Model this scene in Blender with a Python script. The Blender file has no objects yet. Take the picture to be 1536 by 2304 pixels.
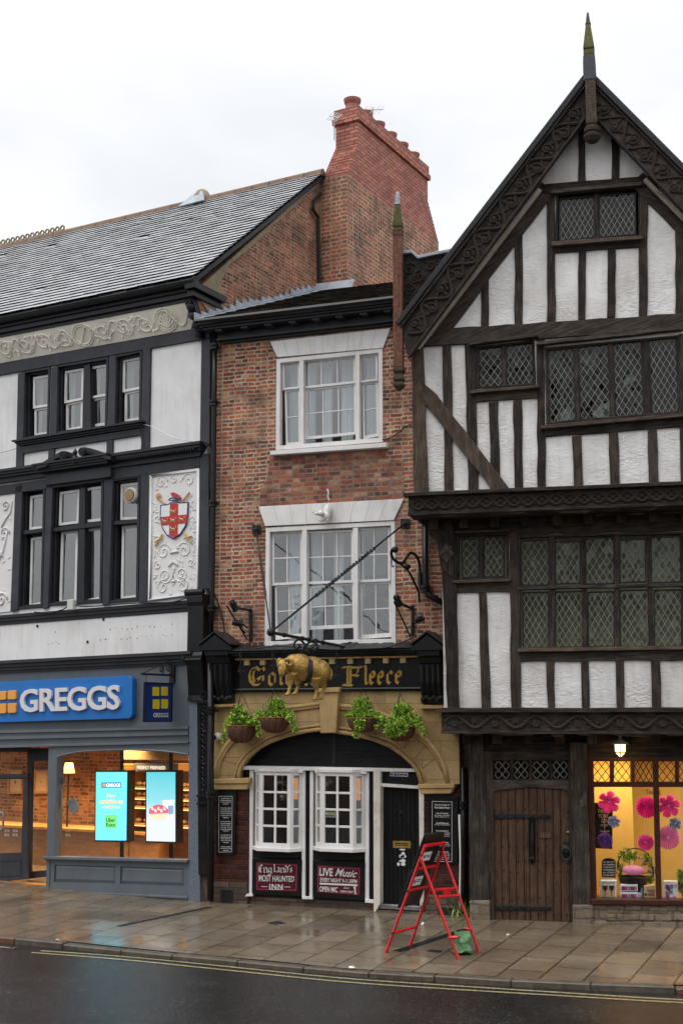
import bpy, bmesh, math, random
from mathutils import Vector, Matrix, noise
random.seed(7)
R = math.radians
sc = bpy.context.scene
COL = sc.collection

# ---------------------------------------------------------------- camera
F = 2850.0
PSI, PIT = R(20.14), R(9.13)
CAM = Vector((0, -19.5, 3.1))
cd = bpy.data.cameras.new('camera')
cam = bpy.data.objects.new('camera', cd)
COL.objects.link(cam)
cam.location = CAM
cam.rotation_euler = (R(90) + PIT, 0, PSI)
cd.sensor_fit = 'VERTICAL'; cd.sensor_height = 36; cd.sensor_width = 24
cd.lens = F / 2304 * 36
cd.clip_start = .1; cd.clip_end = 2000
sc.camera = cam

# ---------------------------------------------------------------- sky, sun, exposure
SUN_EL, SUN_ROT = R(58), R(215)
w = bpy.data.worlds.new('World'); sc.world = w; w.use_nodes = True
nt = w.node_tree; nt.nodes.clear()
def wn(t, **k):
    n = nt.nodes.new(t)
    for a, b in k.items(): setattr(n, a, b)
    return n
wo = wn('ShaderNodeOutputWorld'); bg = wn('ShaderNodeBackground')
sky = wn('ShaderNodeTexSky', sky_type='NISHITA', sun_disc=False)
sky.sun_elevation = SUN_EL; sky.sun_rotation = SUN_ROT
tc = wn('ShaderNodeTexCoord'); nz = wn('ShaderNodeTexNoise')
nz.inputs['Scale'].default_value = 2.2; nz.inputs['Detail'].default_value = 5; nz.inputs['Roughness'].default_value = .5
mp = wn('ShaderNodeMapping'); mp.inputs['Scale'].default_value = (1, 1, 2.2)
nt.links.new(tc.outputs['Generated'], mp.inputs[0]); nt.links.new(mp.outputs[0], nz.inputs['Vector'])
cr = wn('ShaderNodeValToRGB')
cr.color_ramp.elements[0].position = .34; cr.color_ramp.elements[0].color = (6.8, 6.95, 7.2, 1)
cr.color_ramp.elements[1].position = .58; cr.color_ramp.elements[1].color = (8.7, 8.7, 8.8, 1)
nt.links.new(nz.outputs['Fac'], cr.inputs[0])
sx = wn('ShaderNodeSeparateXYZ'); nt.links.new(tc.outputs['Generated'], sx.inputs[0])
mr = wn('ShaderNodeMapRange'); mr.inputs[1].default_value = .52; mr.inputs[2].default_value = .9; mr.inputs[3].default_value = 1.; mr.inputs[4].default_value = 2.3
nt.links.new(sx.outputs['Z'], mr.inputs[0])
mu = wn('ShaderNodeMix', data_type='RGBA', blend_type='MULTIPLY'); mu.inputs[0].default_value = 1
nt.links.new(cr.outputs[0], mu.inputs[6]); nt.links.new(mr.outputs[0], mu.inputs[7])
mx = wn('ShaderNodeMix', data_type='RGBA'); mx.inputs[0].default_value = .93
nt.links.new(sky.outputs[0], mx.inputs[6]); nt.links.new(mu.outputs[2], mx.inputs[7])
nt.links.new(mx.outputs[2], bg.inputs['Color']); bg.inputs['Strength'].default_value = .1
nt.links.new(bg.outputs[0], wo.inputs[0])
sl = bpy.data.lights.new('sun', 'SUN'); sl.energy = .8; sl.angle = R(40); sl.color = (1, .97, .93)
so = bpy.data.objects.new('sun', sl); COL.objects.link(so)
sd = Vector((math.sin(SUN_ROT) * math.cos(SUN_EL), math.cos(SUN_ROT) * math.cos(SUN_EL), math.sin(SUN_EL)))
so.rotation_euler = sd.to_track_quat('Z', 'Y').to_euler()
sc.view_settings.view_transform = 'Standard'; sc.view_settings.look = 'None'
sc.view_settings.exposure = 0.42; sc.view_settings.gamma = 1
sc.cycles.max_bounces = 8; sc.cycles.transparent_max_bounces = 12
sc.cycles.sample_clamp_indirect = 4; sc.cycles.use_denoising = True

# ---------------------------------------------------------------- pixel -> real surface helpers
cf = Vector((-math.sin(PSI) * math.cos(PIT), math.cos(PSI) * math.cos(PIT), math.sin(PIT)))
crr = Vector((math.cos(PSI), math.sin(PSI), 0)); cu = crr.cross(cf)
def ray(x, y): return cf + (x - 768) / F * crr - (y - 1152) / F * cu
def hit(x, y, P, n):
    d = ray(x, y); return CAM + d * ((P - CAM).dot(n) / d.dot(n))
SLOPE = .02
GN = Vector((0, -SLOPE, 1)).normalized()
def ground(x, y, up=0): return hit(x, y, Vector((0, 0, up)), GN)
def gz(Y): return SLOPE * Y
class Frame:
    def __init__(s, P, a):
        s.P = Vector((P[0], P[1], 0)); s.a = a
        s.ex = Vector((math.cos(a), math.sin(a), 0)); s.n = Vector((math.sin(a), -math.cos(a), 0))
        s.M = Matrix.Translation(s.P) @ Matrix.Rotation(a, 4, 'Z')
    def p(s, x, y, o=0):
        W = hit(x, y, s.P + s.n * o, s.n) - s.P
        return Vector((W.dot(s.ex), -o, W.z))
    def loc(s, W):
        W = Vector(W) - s.P; return Vector((W.dot(s.ex), -W.dot(s.n), W.z))
    def onx(s, x, y, u):          # pixel on the plane u = const
        W = hit(x, y, s.P + s.ex * u, s.ex); return s.loc(W)
L = Frame(ground(424, 2024), R(-8.8))
B = Frame((hit(480, 1000, Vector((0, .5, 0)), Vector((0, -1, 0))).x, .5), 0)
T = Frame(ground(1058, 2068), R(6.6))
W0 = Frame((0, 0), 0)
ZO = dict(P=(0, 0, 1), Z1=(0, 500, 2.954), Z2=(0, 950, 2.954), Z3=(0, 1450, 2.954), Z4=(420, 180, 2.56), Z5=(440, 620, 2.56),
          Z6=(440, 1100, 2.56), Z7=(440, 1420, 2.477), Z8=(440, 1700, 2.259), R1=(880, 0, 2.341), R2=(880, 550, 2.341),
          R3=(880, 1080, 2.341), R4=(1000, 1600, 2.866), R5=(0, 1950, 2.), R6=(768, 1950, 2.), R7=(600, 1420, 9.6), R8=(820, 1860, 5.486))
def q(z, *c):
    ox, oy, s = ZO[z]
    return [(ox + c[i] / s, oy + c[i + 1] / s) for i in range(0, len(c), 2)]
def fp(fr, z, c, o=0): return [fr.p(x, y, o) for x, y in q(z, *c)]
def f1(fr, z, x, y, o=0): return fp(fr, z, (x, y), o)[0]

# ---------------------------------------------------------------- materials
MATS = {}
def nodes(name):
    m = bpy.data.materials.new(name); m.use_nodes = True
    t = m.node_tree; b = t.nodes['Principled BSDF']
    return m, t, b
def N(t, ty, **k):
    n = t.nodes.new(ty)
    for a, v in k.items():
        if a == 'I':
            for i, x in v.items(): n.inputs[i].default_value = x
        else: setattr(n, a, v)
    return n
def c4(c): return (c[0], c[1], c[2], 1)
def ramp(t, stops, interp='LINEAR'):
    n = t.nodes.new('ShaderNodeValToRGB'); e = n.color_ramp.elements; n.color_ramp.interpolation = interp
    while len(e) < len(stops): e.new(.5)
    for i, (p, c) in enumerate(stops): e[i].position = p; e[i].color = c4(c)
    return n
def mixc(t, fac, a, b, bt='MIX'):
    n = t.nodes.new('ShaderNodeMix'); n.data_type = 'RGBA'; n.blend_type = bt
    for i, v in ((0, fac), (6, a), (7, b)):
        if isinstance(v, (int, float)): n.inputs[i].default_value = v
        elif isinstance(v, (tuple, list)): n.inputs[i].default_value = c4(v)
        else: t.links.new(v, n.inputs[i])
    return n.outputs[2]
def math_(t, op, a, b=0, c=None):
    n = t.nodes.new('ShaderNodeMath'); n.operation = op
    for i, v in enumerate((a, b) if c is None else (a, b, c)):
        if isinstance(v, (int, float)): n.inputs[i].default_value = v
        else: t.links.new(v, n.inputs[i])
    return n.outputs[0]
def noise_(t, vec, scale, detail=4, rough=.55, dist=0):
    n = N(t, 'ShaderNodeTexNoise', I={'Scale': scale, 'Detail': detail, 'Roughness': rough, 'Distortion': dist})
    if vec is not None: t.links.new(vec, n.inputs['Vector'])
    return n
def bump_(t, b, h, strength=.3, dist=.01, prev=None):
    n = N(t, 'ShaderNodeBump', I={'Strength': strength, 'Distance': dist})
    t.links.new(h, n.inputs['Height'])
    if prev: t.links.new(prev, n.inputs['Normal'])
    t.links.new(n.outputs[0], b.inputs['Normal']); return n.outputs[0]
def streaks(t, f):
    co = N(t, 'ShaderNodeTexCoord').outputs['Object']; mp = N(t, 'ShaderNodeMapping', I={'Scale': (7, 7, .8)}); t.links.new(co, mp.inputs[0])
    a = noise_(t, mp.outputs[0], 1.6, 5, .6); c = noise_(t, co, 1.1, 5, .6)
    r = ramp(t, [(.36, (1 - f, 1 - f * 1.05, 1 - f * 1.15)), (.52, (1, 1, 1))]); t.links.new(math_(t, 'ADD', math_(t, 'MULTIPLY', a.outputs['Fac'], .4), math_(t, 'MULTIPLY', c.outputs['Fac'], .6)), r.inputs[0]); return r.outputs[0]
def plain(name, col, rough=.6, var=.18, scale=3, bump=.15, bscale=60, metal=0, stain=None, stainf=.35, stretch=(1, 1, 1), streak=0):
    m, t, b = nodes(name)
    if max(col) < .08 and not metal: b.inputs['Specular IOR Level'].default_value = .28
    co = N(t, 'ShaderNodeTexCoord').outputs['Object']
    mp = N(t, 'ShaderNodeMapping', I={'Scale': stretch}); t.links.new(co, mp.inputs[0]); co = mp.outputs[0]
    n1 = noise_(t, co, scale, 6, .65)
    lo = [max(0, x * (1 - var)) for x in col]; hi = [min(1, x * (1 + var)) for x in col]
    c = ramp(t, [(.32, lo), (.68, hi)]); t.links.new(n1.outputs['Fac'], c.inputs[0]); out = c.outputs[0]
    if stain:
        n2 = noise_(t, co, scale * .45, 8, .7, .6); r2 = ramp(t, [(.5, (0, 0, 0)), (.72, (1, 1, 1))]); t.links.new(n2.outputs['Fac'], r2.inputs[0])
        out = mixc(t, math_(t, 'MULTIPLY', r2.outputs[0], stainf), out, stain)
    if streak:              # rain marks running down the paint
        out = mixc(t, 1, out, streaks(t, streak), 'MULTIPLY')
    t.links.new(out, b.inputs['Base Color'])
    b.inputs['Roughness'].default_value = rough; b.inputs['Metallic'].default_value = metal
    if bump:
        n3 = noise_(t, co, bscale, 4, .6); bump_(t, b, n3.outputs['Fac'], bump, .01)
        rr = N(t, 'ShaderNodeMapRange', I={3: rough * .8, 4: min(1, rough * 1.2)}); t.links.new(n1.outputs['Fac'], rr.inputs[0]); t.links.new(rr.outputs[0], b.inputs['Roughness'])
    MATS[name] = m; return m
def emis(name, col, s):
    m, t, b = nodes(name); b.inputs['Base Color'].default_value = c4([x * .5 for x in col])
    b.inputs['Emission Color'].default_value = c4(col); b.inputs['Emission Strength'].default_value = s; b.inputs['Roughness'].default_value = .3
    MATS[name] = m; return m
def brick(name, cols, mortar, bw=.225, bh=.072, ms=.011, wob=.012, bump=.7, rough=.8, squash=.55, sqf=2, blotch=None, blf=.5, off=.5, grime=.25):
    m, t, b = nodes(name)
    tx = N(t, 'ShaderNodeTexCoord'); s = N(t, 'ShaderNodeSeparateXYZ'); t.links.new(tx.outputs['Object'], s.inputs[0])
    sn = N(t, 'ShaderNodeSeparateXYZ'); t.links.new(tx.outputs['Normal'], sn.inputs[0])
    side = math_(t, 'GREATER_THAN', math_(t, 'ABSOLUTE', sn.outputs['X']), .6)
    hx = math_(t, 'ADD', math_(t, 'MULTIPLY', s.outputs['X'], math_(t, 'SUBTRACT', 1, side)), math_(t, 'MULTIPLY', s.outputs['Y'], side))
    cb = N(t, 'ShaderNodeCombineXYZ'); t.links.new(hx, cb.inputs[0]); t.links.new(s.outputs['Z'], cb.inputs[1]); t.links.new(side, cb.inputs[2])
    wn_ = noise_(t, tx.outputs['Object'], 3.5, 3, .5)
    va = N(t, 'ShaderNodeVectorMath', operation='MULTIPLY_ADD'); t.links.new(wn_.outputs['Color'], va.inputs[0])
    va.inputs[1].default_value = (wob * 2, wob * 2, 0); t.links.new(cb.outputs[0], va.inputs[2])
    def bt(ms_, c1, c2, smooth):
        k = N(t, 'ShaderNodeTexBrick', I={'Color1': c4(c1), 'Color2': c4(c2), 'Mortar': (0, 0, 0, 1), 'Scale': 1, 'Mortar Size': ms_, 'Mortar Smooth': smooth, 'Bias': 0, 'Brick Width': bw, 'Row Height': bh})
        k.offset = off; k.squash = squash; k.squash_frequency = sqf
        t.links.new(va.outputs[0], k.inputs['Vector']); return k
    w2_ = noise_(t, tx.outputs['Object'], 28, 3, .6); vb = N(t, 'ShaderNodeVectorMath', operation='MULTIPLY_ADD'); t.links.new(w2_.outputs['Color'], vb.inputs[0]); vb.inputs[1].default_value = (wob * .8, wob * .8, 0); t.links.new(va.outputs[0], vb.inputs[2]); va = vb
    k = bt(ms, (0, 0, 0), (1, 1, 1), .25)
    n = len(cols); stops = [((i + .0) / (n), c) for i, c in enumerate(cols)]
    rp = ramp(t, stops)
    jit = noise_(t, tx.outputs['Object'], 14, 5, .65)
    t.links.new(math_(t, 'ADD', math_(t, 'MULTIPLY', k.outputs['Color'], .85), math_(t, 'MULTIPLY', math_(t, 'SUBTRACT', jit.outputs['Fac'], .4), .45)), rp.inputs[0])
    col = rp.outputs[0]
    fine = noise_(t, tx.outputs['Object'], 60, 5, .7)
    fr_ = ramp(t, [(.3, (.62, .62, .62)), (.7, (1.25, 1.25, 1.25))]); t.links.new(fine.outputs['Fac'], fr_.inputs[0])
    col = mixc(t, 1, col, fr_.outputs[0], 'MULTIPLY')
    mn = noise_(t, tx.outputs['Object'], 5, 5, .6)
    mm = ramp(t, [(.35, [x * .6 for x in mortar]), (.65, [min(1, x * 1.15) for x in mortar])]); t.links.new(mn.outputs['Fac'], mm.inputs[0])
    col = mixc(t, k.outputs['Fac'], col, mm.outputs[0])
    if blotch:
        bn = noise_(t, tx.outputs['Object'], .9, 6, .62); br = ramp(t, [(.48, (0, 0, 0)), (.66, (1, 1, 1))]); t.links.new(bn.outputs['Fac'], br.inputs[0])
        col = mixc(t, math_(t, 'MULTIPLY', br.outputs[0], blf), col, blotch)
    gn = noise_(t, tx.outputs['Object'], 1.6, 8, .7, .4); gr = ramp(t, [(.36, [1 - grime] * 3), (.52, (1, 1, 1)), (.68, [1 + grime * .55, 1 + grime * .5, 1 + grime * .45])]); t.links.new(gn.outputs['Fac'], gr.inputs[0])
    col = mixc(t, 1, col, gr.outputs[0], 'MULTIPLY')
    t.links.new(col, b.inputs['Base Color']); b.inputs['Roughness'].default_value = rough
    h = math_(t, 'ADD', math_(t, 'MULTIPLY', math_(t, 'SUBTRACT', 1, k.outputs['Fac']), 1), math_(t, 'MULTIPLY', fine.outputs['Fac'], .35))
    bump_(t, b, h, bump, .012)
    MATS[name] = m; return m
def wood(name, c1, c2, rough=.7, gs=1., bump=.6, stain=None):
    m, t, b = nodes(name)
    uv = N(t, 'ShaderNodeUVMap'); uv.uv_map = 'UVMap'
    mp = N(t, 'ShaderNodeMapping', I={'Scale': (1.6 * gs, 22 * gs, 1)}); t.links.new(uv.outputs[0], mp.inputs[0])
    n1 = noise_(t, mp.outputs[0], 1.5, 8, .65, .8)
    mp2 = N(t, 'ShaderNodeMapping', I={'Scale': (2.2, 3, 1)}); t.links.new(uv.outputs[0], mp2.inputs[0])
    n2 = noise_(t, mp2.outputs[0], 1.6, 6, .6)
    oi = N(t, 'ShaderNodeObjectInfo')
    f = math_(t, 'ADD', math_(t, 'MULTIPLY', n1.outputs['Fac'], .62), math_(t, 'ADD', math_(t, 'MULTIPLY', n2.outputs['Fac'], .4), math_(t, 'MULTIPLY', oi.outputs['Random'], .12)))
    r = ramp(t, [(.38, [x * .35 for x in c1]), (.52, c1), (.66, c2), (.8, [min(1, x * 1.5) for x in c2])]); t.links.new(f, r.inputs[0])
    out = r.outputs[0]
    if stain:
        co = N(t, 'ShaderNodeTexCoord').outputs['Object']; n4 = noise_(t, co, 2.2, 6, .65); r4 = ramp(t, [(.55, (0, 0, 0)), (.75, (1, 1, 1))]); t.links.new(n4.outputs['Fac'], r4.inputs[0])
        out = mixc(t, math_(t, 'MULTIPLY', r4.outputs[0], .6), out, stain)
    t.links.new(out, b.inputs['Base Color']); b.inputs['Roughness'].default_value = rough; b.inputs['Specular IOR Level'].default_value = .22
    bump_(t, b, n1.outputs['Fac'], bump, .02)
    MATS[name] = m; return m
def glass(name, tint=(.9, .95, .95), refl=.10, rough=.02, wave=.02):
    m = bpy.data.materials.new(name); m.use_nodes = True; t = m.node_tree; t.nodes.clear()
    o = N(t, 'ShaderNodeOutputMaterial'); g = N(t, 'ShaderNodeBsdfGlossy', I={'Roughness': rough, 'Color': (1, 1, 1, 1)})
    tr = N(t, 'ShaderNodeBsdfTransparent', I={'Color': c4(tint)}); mxs = N(t, 'ShaderNodeMixShader')
    fr = N(t, 'ShaderNodeLayerWeight', I={'Blend': .5})
    t.links.new(math_(t, 'ADD', math_(t, 'MULTIPLY', math_(t, 'POWER', fr.outputs['Facing'], 4), .9), refl + .05), mxs.inputs[0])
    t.links.new(tr.outputs[0], mxs.inputs[1]); t.links.new(g.outputs[0], mxs.inputs[2]); t.links.new(mxs.outputs[0], o.inputs[0])
    if wave:
        co = N(t, 'ShaderNodeTexCoord').outputs['Object']; n = noise_(t, co, 3, 2, .5)
        bp = N(t, 'ShaderNodeBump', I={'Strength': wave, 'Distance': .1}); t.links.new(n.outputs['Fac'], bp.inputs['Height']); t.links.new(bp.outputs[0], g.inputs['Normal'])
    MATS[name] = m; return m

brick('pub_brick', [(.05, .022, .018), (.17, .04, .025), (.31, .065, .033), (.42, .115, .045), (.30, .075, .042), (.13, .055, .042), (.44, .22, .13)], (.46, .36, .25), blotch=(.42, .24, .15), blf=.42, grime=.55, ms=.0135, wob=.026)
brick('patch_brick', [(.05, .026, .022), (.18, .05, .034), (.29, .075, .042), (.40, .13, .065), (.13, .065, .05), (.44, .24, .15)], (.26, .19, .13), bw=.225, bh=.079, ms=.012, wob=.02, grime=.35)
brick('gable_brick', [(.05, .024, .02), (.22, .046, .028), (.40, .09, .044), (.13, .05, .036), (.38, .16, .09)], (.34, .24, .15), bw=.21, bh=.072, wob=.022, blotch=(.16, .10, .055), blf=.4, ms=.014, grime=.5)
brick('stack_brick', [(.09, .045, .034), (.27, .068, .038), (.46, .11, .045), (.15, .06, .042), (.38, .125, .06)], (.46, .35, .235), bw=.23, bh=.09, wob=.014, blotch=(.24, .12, .07), blf=.4, ms=.016, grime=.5)
brick('new_brick', [(.33, .098, .068), (.43, .14, .095), (.52, .19, .13)], (.13, .07, .055), bw=.235, bh=.085, wob=.004, ms=.011, squash=1, sqf=1, grime=.25)
brick('glazed_brick', [(.03, .008, .007), (.055, .012, .009), (.085, .022, .016)], (.02, .016, .014), bw=.23, bh=.08, wob=.003, ms=.009, rough=.22, squash=1, sqf=1, bump=.5)
brick('plinth_brick', [(.05, .032, .024), (.085, .05, .035), (.12, .075, .05)], (.035, .03, .025), bw=.30, bh=.095, wob=.02, ms=.011, rough=.6, squash=1)
brick('rubble_stone', [(.15, .11, .075), (.24, .18, .12), (.19, .15, .11), (.28, .22, .15)], (.13, .105, .08), bw=.36, bh=.14, wob=.04, ms=.014, rough=.75, squash=.7, bump=1)
brick('ashlar', [(.38, .25, .10), (.43, .285, .12), (.47, .32, .145), (.40, .265, .11)], (.20, .135, .065), bw=.62, bh=.30, wob=.002, ms=.005, rough=.8, squash=1, sqf=1, bump=.35, blotch=(.22, .155, .08), blf=.5, grime=.3)
brick('shop_brick', [(.10, .032, .012), (.30, .10, .03), (.46, .18, .06), (.20, .07, .022)], (.42, .24, .10), bw=.23, bh=.075, wob=.012)
brick('far_brick', [(.06, .035, .03), (.10, .05, .04), (.14, .08, .06)], (.16, .13, .11))
plain('sandstone', (.43, .285, .12), .8, .2, 3, .25, 50, stain=(.17, .12, .065), stainf=.5)
plain('black_paint', (.019, .02, .025), .42, .35, 3, .12, 30, stain=(.06, .06, .065), stainf=.18)
plain('charcoal_paint', (.035, .037, .045), .5, .25, 2.5, .15, 40, stain=(.08, .08, .085), stainf=.45, streak=.25)
plain('gloss_black', (.008, .0085, .0095), .3, .4, 3, .12, 25)
plain('iron', (.016, .017, .02), .5, .4, 8, .3, 60)
plain('white_render', (.74, .735, .73), .85, .05, 1.4, .25, 60, stain=(.52, .51, .49), stainf=.45, streak=.16)
plain('white_relief', (.72, .71, .70), .8, .05, 2, .2, 50, stain=(.45, .43, .40), stainf=.35)
plain('cream_relief', (.90, .85, .75), .85, .1, 2, .2, 50, stain=(.45, .40, .33), stainf=.5)
plain('white_paint', (.74, .725, .71), .45, .06, 2, .15, 40, stain=(.5, .48, .45), stainf=.3, streak=.16)
plain('aged_white', (.66, .61, .54), .55, .1, 4, .2, 30, stain=(.28, .24, .19), stainf=.6)
plain('slate', (.37, .375, .388), .34, .1, 2.2, .25, 30, stain=(.38, .39, .33), stainf=.35)
plain('mossy_roof', (.028, .023, .019), .95, .5, 12, 1., 55, stain=(.04, .036, .02), stainf=.6)
plain('ridge_tile', (.15, .09, .06), .8, .3, 5, .4, 30, stain=(.17, .17, .07), stainf=.6)
plain('clay_tile', (.13, .05, .04), .7, .4, 5, .4, 30, stain=(.08, .08, .06), stainf=.5)
plain('clay_pot', (.28, .10, .075), .7, .2, 5, .2, 40, stain=(.15, .07, .05), stainf=.5)
plain('dark_lead', (.05, .055, .065), .5, .3, 5, .25, 20)
plain('came', (.21, .205, .18), .5, .3, 9, 0)
plain('olive_blind', (.50, .475, .36), .9, .15, 2, 0)
plain('room_olive', (.24, .23, .18), .9, .3, 2, 0)
plain('room_pale', (.34, .35, .36), .9, .2, 2, 0)
plain('lead', (.30, .335, .38), .5, .3, 3, .25, 20, stain=(.5, .53, .56), stainf=.4)
plain('mortar', (.24, .19, .12), .9, .25, 5, .6, 35)
plain('shop_grey', (.105, .125, .145), .42, .12, 1.5, .1, 50, stain=(.15, .165, .18), stainf=.3, streak=.12)
plain('granite', (.13, .16, .20), .4, .5, 70, .1, 60, stain=(.02, .025, .035), stainf=.9)
plain('sign_blue', (.01, .15, .48), .3, .05, 1.5, .03, 40)
plain('navy', (.010, .03, .15), .3, .06, 2, .03, 40)
plain('sign_white', (.66, .64, .66), .4, .04, 2, .02, 40)
plain('sign_orange', (.75, .33, .06), .4, .05, 2, .02, 40)
plain('sign_yellow', (.62, .49, .015), .4, .05, 2, .02, 40)
plain('gold_leaf', (.46, .27, .055), .38, .3, 30, .2, 50, metal=.35)
plain('ram_gold', (.38, .235, .06), .36, .35, 14, .9, 42, metal=.55, stain=(.25, .13, .025), stainf=.5)
plain('pale_gold', (.58, .45, .2), .45, .15, 6, .1, 40)
plain('gold', (.55, .33, .1), .4, .2, 20, .2, 50)
plain('red_paint', (.56, .008, .012), .35, .25, 7, .15, 40, stain=(.22, .012, .012), stainf=.5)
plain('heraldic_red', (.45, .022, .025), .5, .1, 4, .1, 30)
plain('maroon', (.075, .008, .02), .35, .15, 3, .03, 40)
plain('lettering_white', (.66, .63, .60), .5, .05, 5, .02, 50)
plain('pink_line', (.35, .06, .10), .5, .1, 5, 0)
plain('paper_white', (.72, .72, .72), .6, .05, 5, .03, 50)
plain('green_sack', (.085, .19, .08), .38, .3, 9, .5, 24, stain=(.30, .42, .24), stainf=.5)
plain('leaf', (.17, .33, .025), .5, .55, 9, 0)
plain('leaf_light', (.36, .52, .05), .5, .4, 9, 0)
plain('leaf_dark', (.05, .13, .02), .5, .5, 9, 0)
plain('coir', (.085, .042, .027), .9, .4, 16, .9, 50, stretch=(1, 1, .25))
plain('brass', (.55, .38, .10), .3, .15, 12, .05, 40, metal=.8)
plain('steel', (.35, .35, .36), .35, .2, 6, .1, 40, metal=.8)
plain('grey_plastic', (.55, .54, .50), .5, .08, 5, .03, 50)
plain('dark_plastic', (.012, .012, .014), .3, .2, 5, .03, 50)
plain('room_dark', (.05, .048, .045), .9, .3, 2, 0)
plain('room_grey', (.14, .145, .15), .9, .3, 2, 0)
plain('curtain', (.70, .74, .76), .9, .12, 3, .1, 20, stretch=(6, 1, .3))
plain('blind', (.33, .35, .37), .8, .1, 2, .05, 20)
plain('yellow_wall', (.80, .55, .17), .8, .06, 2, .05, 40)
plain('pine', (.42, .22, .07), .5, .25, 4, .05, 40, stretch=(1, 1, 6))
plain('oak_counter', (.30, .15, .05), .4, .25, 4, .05, 40, stretch=(1, 4, 4))
plain('brown_gloss', (.055, .02, .014), .3, .25, 5, .08, 30)
plain('magenta', (.78, .03, .46), .8, .15, 9, 0)
plain('pink', (.86, .14, .60), .8, .15, 9, 0)
plain('light_pink', (.88, .42, .74), .8, .15, 9, 0)
plain('violet', (.26, .10, .52), .8, .2, 9, 0)
plain('pale_blue', (.62, .68, .88), .8, .1, 9, 0)
plain('jar_red', (.30, .02, .04), .3, .3, 20, 0)
plain('teal', (.10, .30, .27), .4, .2, 9, 0)
plain('kraft', (.55, .38, .2), .7, .1, 9, .05, 40)
plain('shield_white', (.72, .72, .72), .6, .04, 3, .05, 30)
plain('rust', (.24, .065, .02), .8, .3, 12, .2, 40)
plain('pool_blue', (.02, .05, .12), .5, .3, 12, 0)
emis('screen_cyan', (.12, .55, .80), 1.45)
emis('screen_teal', (.06, .62, .70), 1.15)
emis('screen_white', (.80, .84, .95), .95)
emis('screen_orange', (.85, .50, .14), 1.0)
emis('screen_text_white', (.95, .95, .95), 1.1)
emis('screen_green', (.16, .70, .16), 1.0)
emis('screen_navy', (.0, .10, .32), 1.0)
emis('screen_pink', (.60, .10, .22), 1.0)
emis('cream_glow', (.80, .62, .42), 1.0)
emis('screen_black', (.005, .01, .01), 1.0)
emis('screen_grey', (.25, .30, .45), 1.0)
emis('lamp_glow', (1., .62, .22), 5.)
emis('lamp_core', (1., .80, .45), 16.)
emis('shelf_glow', (1., .55, .18), 2.2)
emis('downlight', (1., .75, .45), 8.)
emis('amber_glow', (.9, .30, .04), .5)  # pictures given emission to stand in for lamplight falling on them
wood('old_oak', (.019, .015, .013), (.062, .045, .035), .75, 1, .8)
wood('brown_oak', (.055, .038, .028), (.12, .085, .062), .75, 1, .8)
wood('red_oak', (.13, .052, .03), (.21, .09, .055), .7, 1, .7, stain=(.10, .07, .045))
wood('grey_oak', (.038, .031, .026), (.095, .077, .062), .8, 1, .8)
wood('mossy_oak', (.10, .095, .04), (.17, .155, .06), .85, 1, .8)
wood('pale_oak', (.30, .255, .20), (.42, .37, .30), .8, 1, .4)
wood('door_oak', (.058, .031, .019), (.098, .055, .033), .6, 1.3, .5)
wood('shop_floor', (.22, .11, .045), (.34, .19, .08), .35, .8, .2)
wood('black_board', (.007, .007, .008), (.013, .013, .014), .35, 1, .4)
glass('glass', (.80, .86, .86), .13, .015, .05)
glass('shop_glass', (.93, .95, .95), .0, .01, .0)
glass('lead_glass', (.52, .57, .51), -.02, .05, .15)
glass('gin_glass', (.95, .88, .7), .0, .02, .02)
for k_ in ('magenta', 'pink', 'light_pink', 'violet', 'pale_blue'):          # thin paper lets light through
    t = MATS[k_].node_tree; b = t.nodes['Principled BSDF']; tl = t.nodes.new('ShaderNodeBsdfTranslucent'); ms_ = t.nodes.new('ShaderNodeMixShader'); ms_.inputs[0].default_value = .5
    t.links.new(b.inputs['Base Color'].links[0].from_socket, tl.inputs[0]); t.links.new(b.outputs[0], ms_.inputs[1]); t.links.new(tl.outputs[0], ms_.inputs[2]); t.links.new(ms_.outputs[0], t.nodes['Material Output'].inputs[0])
MATS['mossy_roof'].node_tree.nodes['Principled BSDF'].inputs['Specular IOR Level'].default_value = .1
# Tudor plaster: trowelled rough cast
m, t, b = nodes('rough_plaster'); MATS['rough_plaster'] = m
co = N(t, 'ShaderNodeTexCoord').outputs['Object']
n1 = noise_(t, co, 1.3, 6, .6); r1 = ramp(t, [(.3, (.57, .545, .52)), (.6, (.75, .735, .72))]); t.links.new(n1.outputs['Fac'], r1.inputs[0])
n4 = noise_(t, co, 3.5, 8, .7, 1.); r4 = ramp(t, [(.56, (0, 0, 0)), (.8, (1, 1, 1))]); t.links.new(n4.outputs['Fac'], r4.inputs[0])
t.links.new(mixc(t, 1, mixc(t, math_(t, 'MULTIPLY', r4.outputs[0], .5), r1.outputs[0], (.48, .43, .375)), streaks(t, .2), 'MULTIPLY'), b.inputs['Base Color'])
mpp = N(t, 'ShaderNodeMapping', I={'Scale': (1, 1, 1.9), 'Rotation': (0, .35, 0)}); t.links.new(co, mpp.inputs[0])
n2 = noise_(t, mpp.outputs[0], 7.5, 3, .5, 1.4); n3 = noise_(t, co, 40, 3, .5)
b.inputs['Roughness'].default_value = .85
n6 = noise_(t, co, 1.7, 3, .5); r6 = ramp(t, [(.35, (.15,) * 3), (.65, (1, 1, 1))]); t.links.new(n6.outputs['Fac'], r6.inputs[0])
bump_(t, b, math_(t, 'ADD', math_(t, 'MULTIPLY', n2.outputs['Fac'], r6.outputs[0]), math_(t, 'MULTIPLY', n3.outputs['Fac'], .12)), .6, .04)
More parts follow.
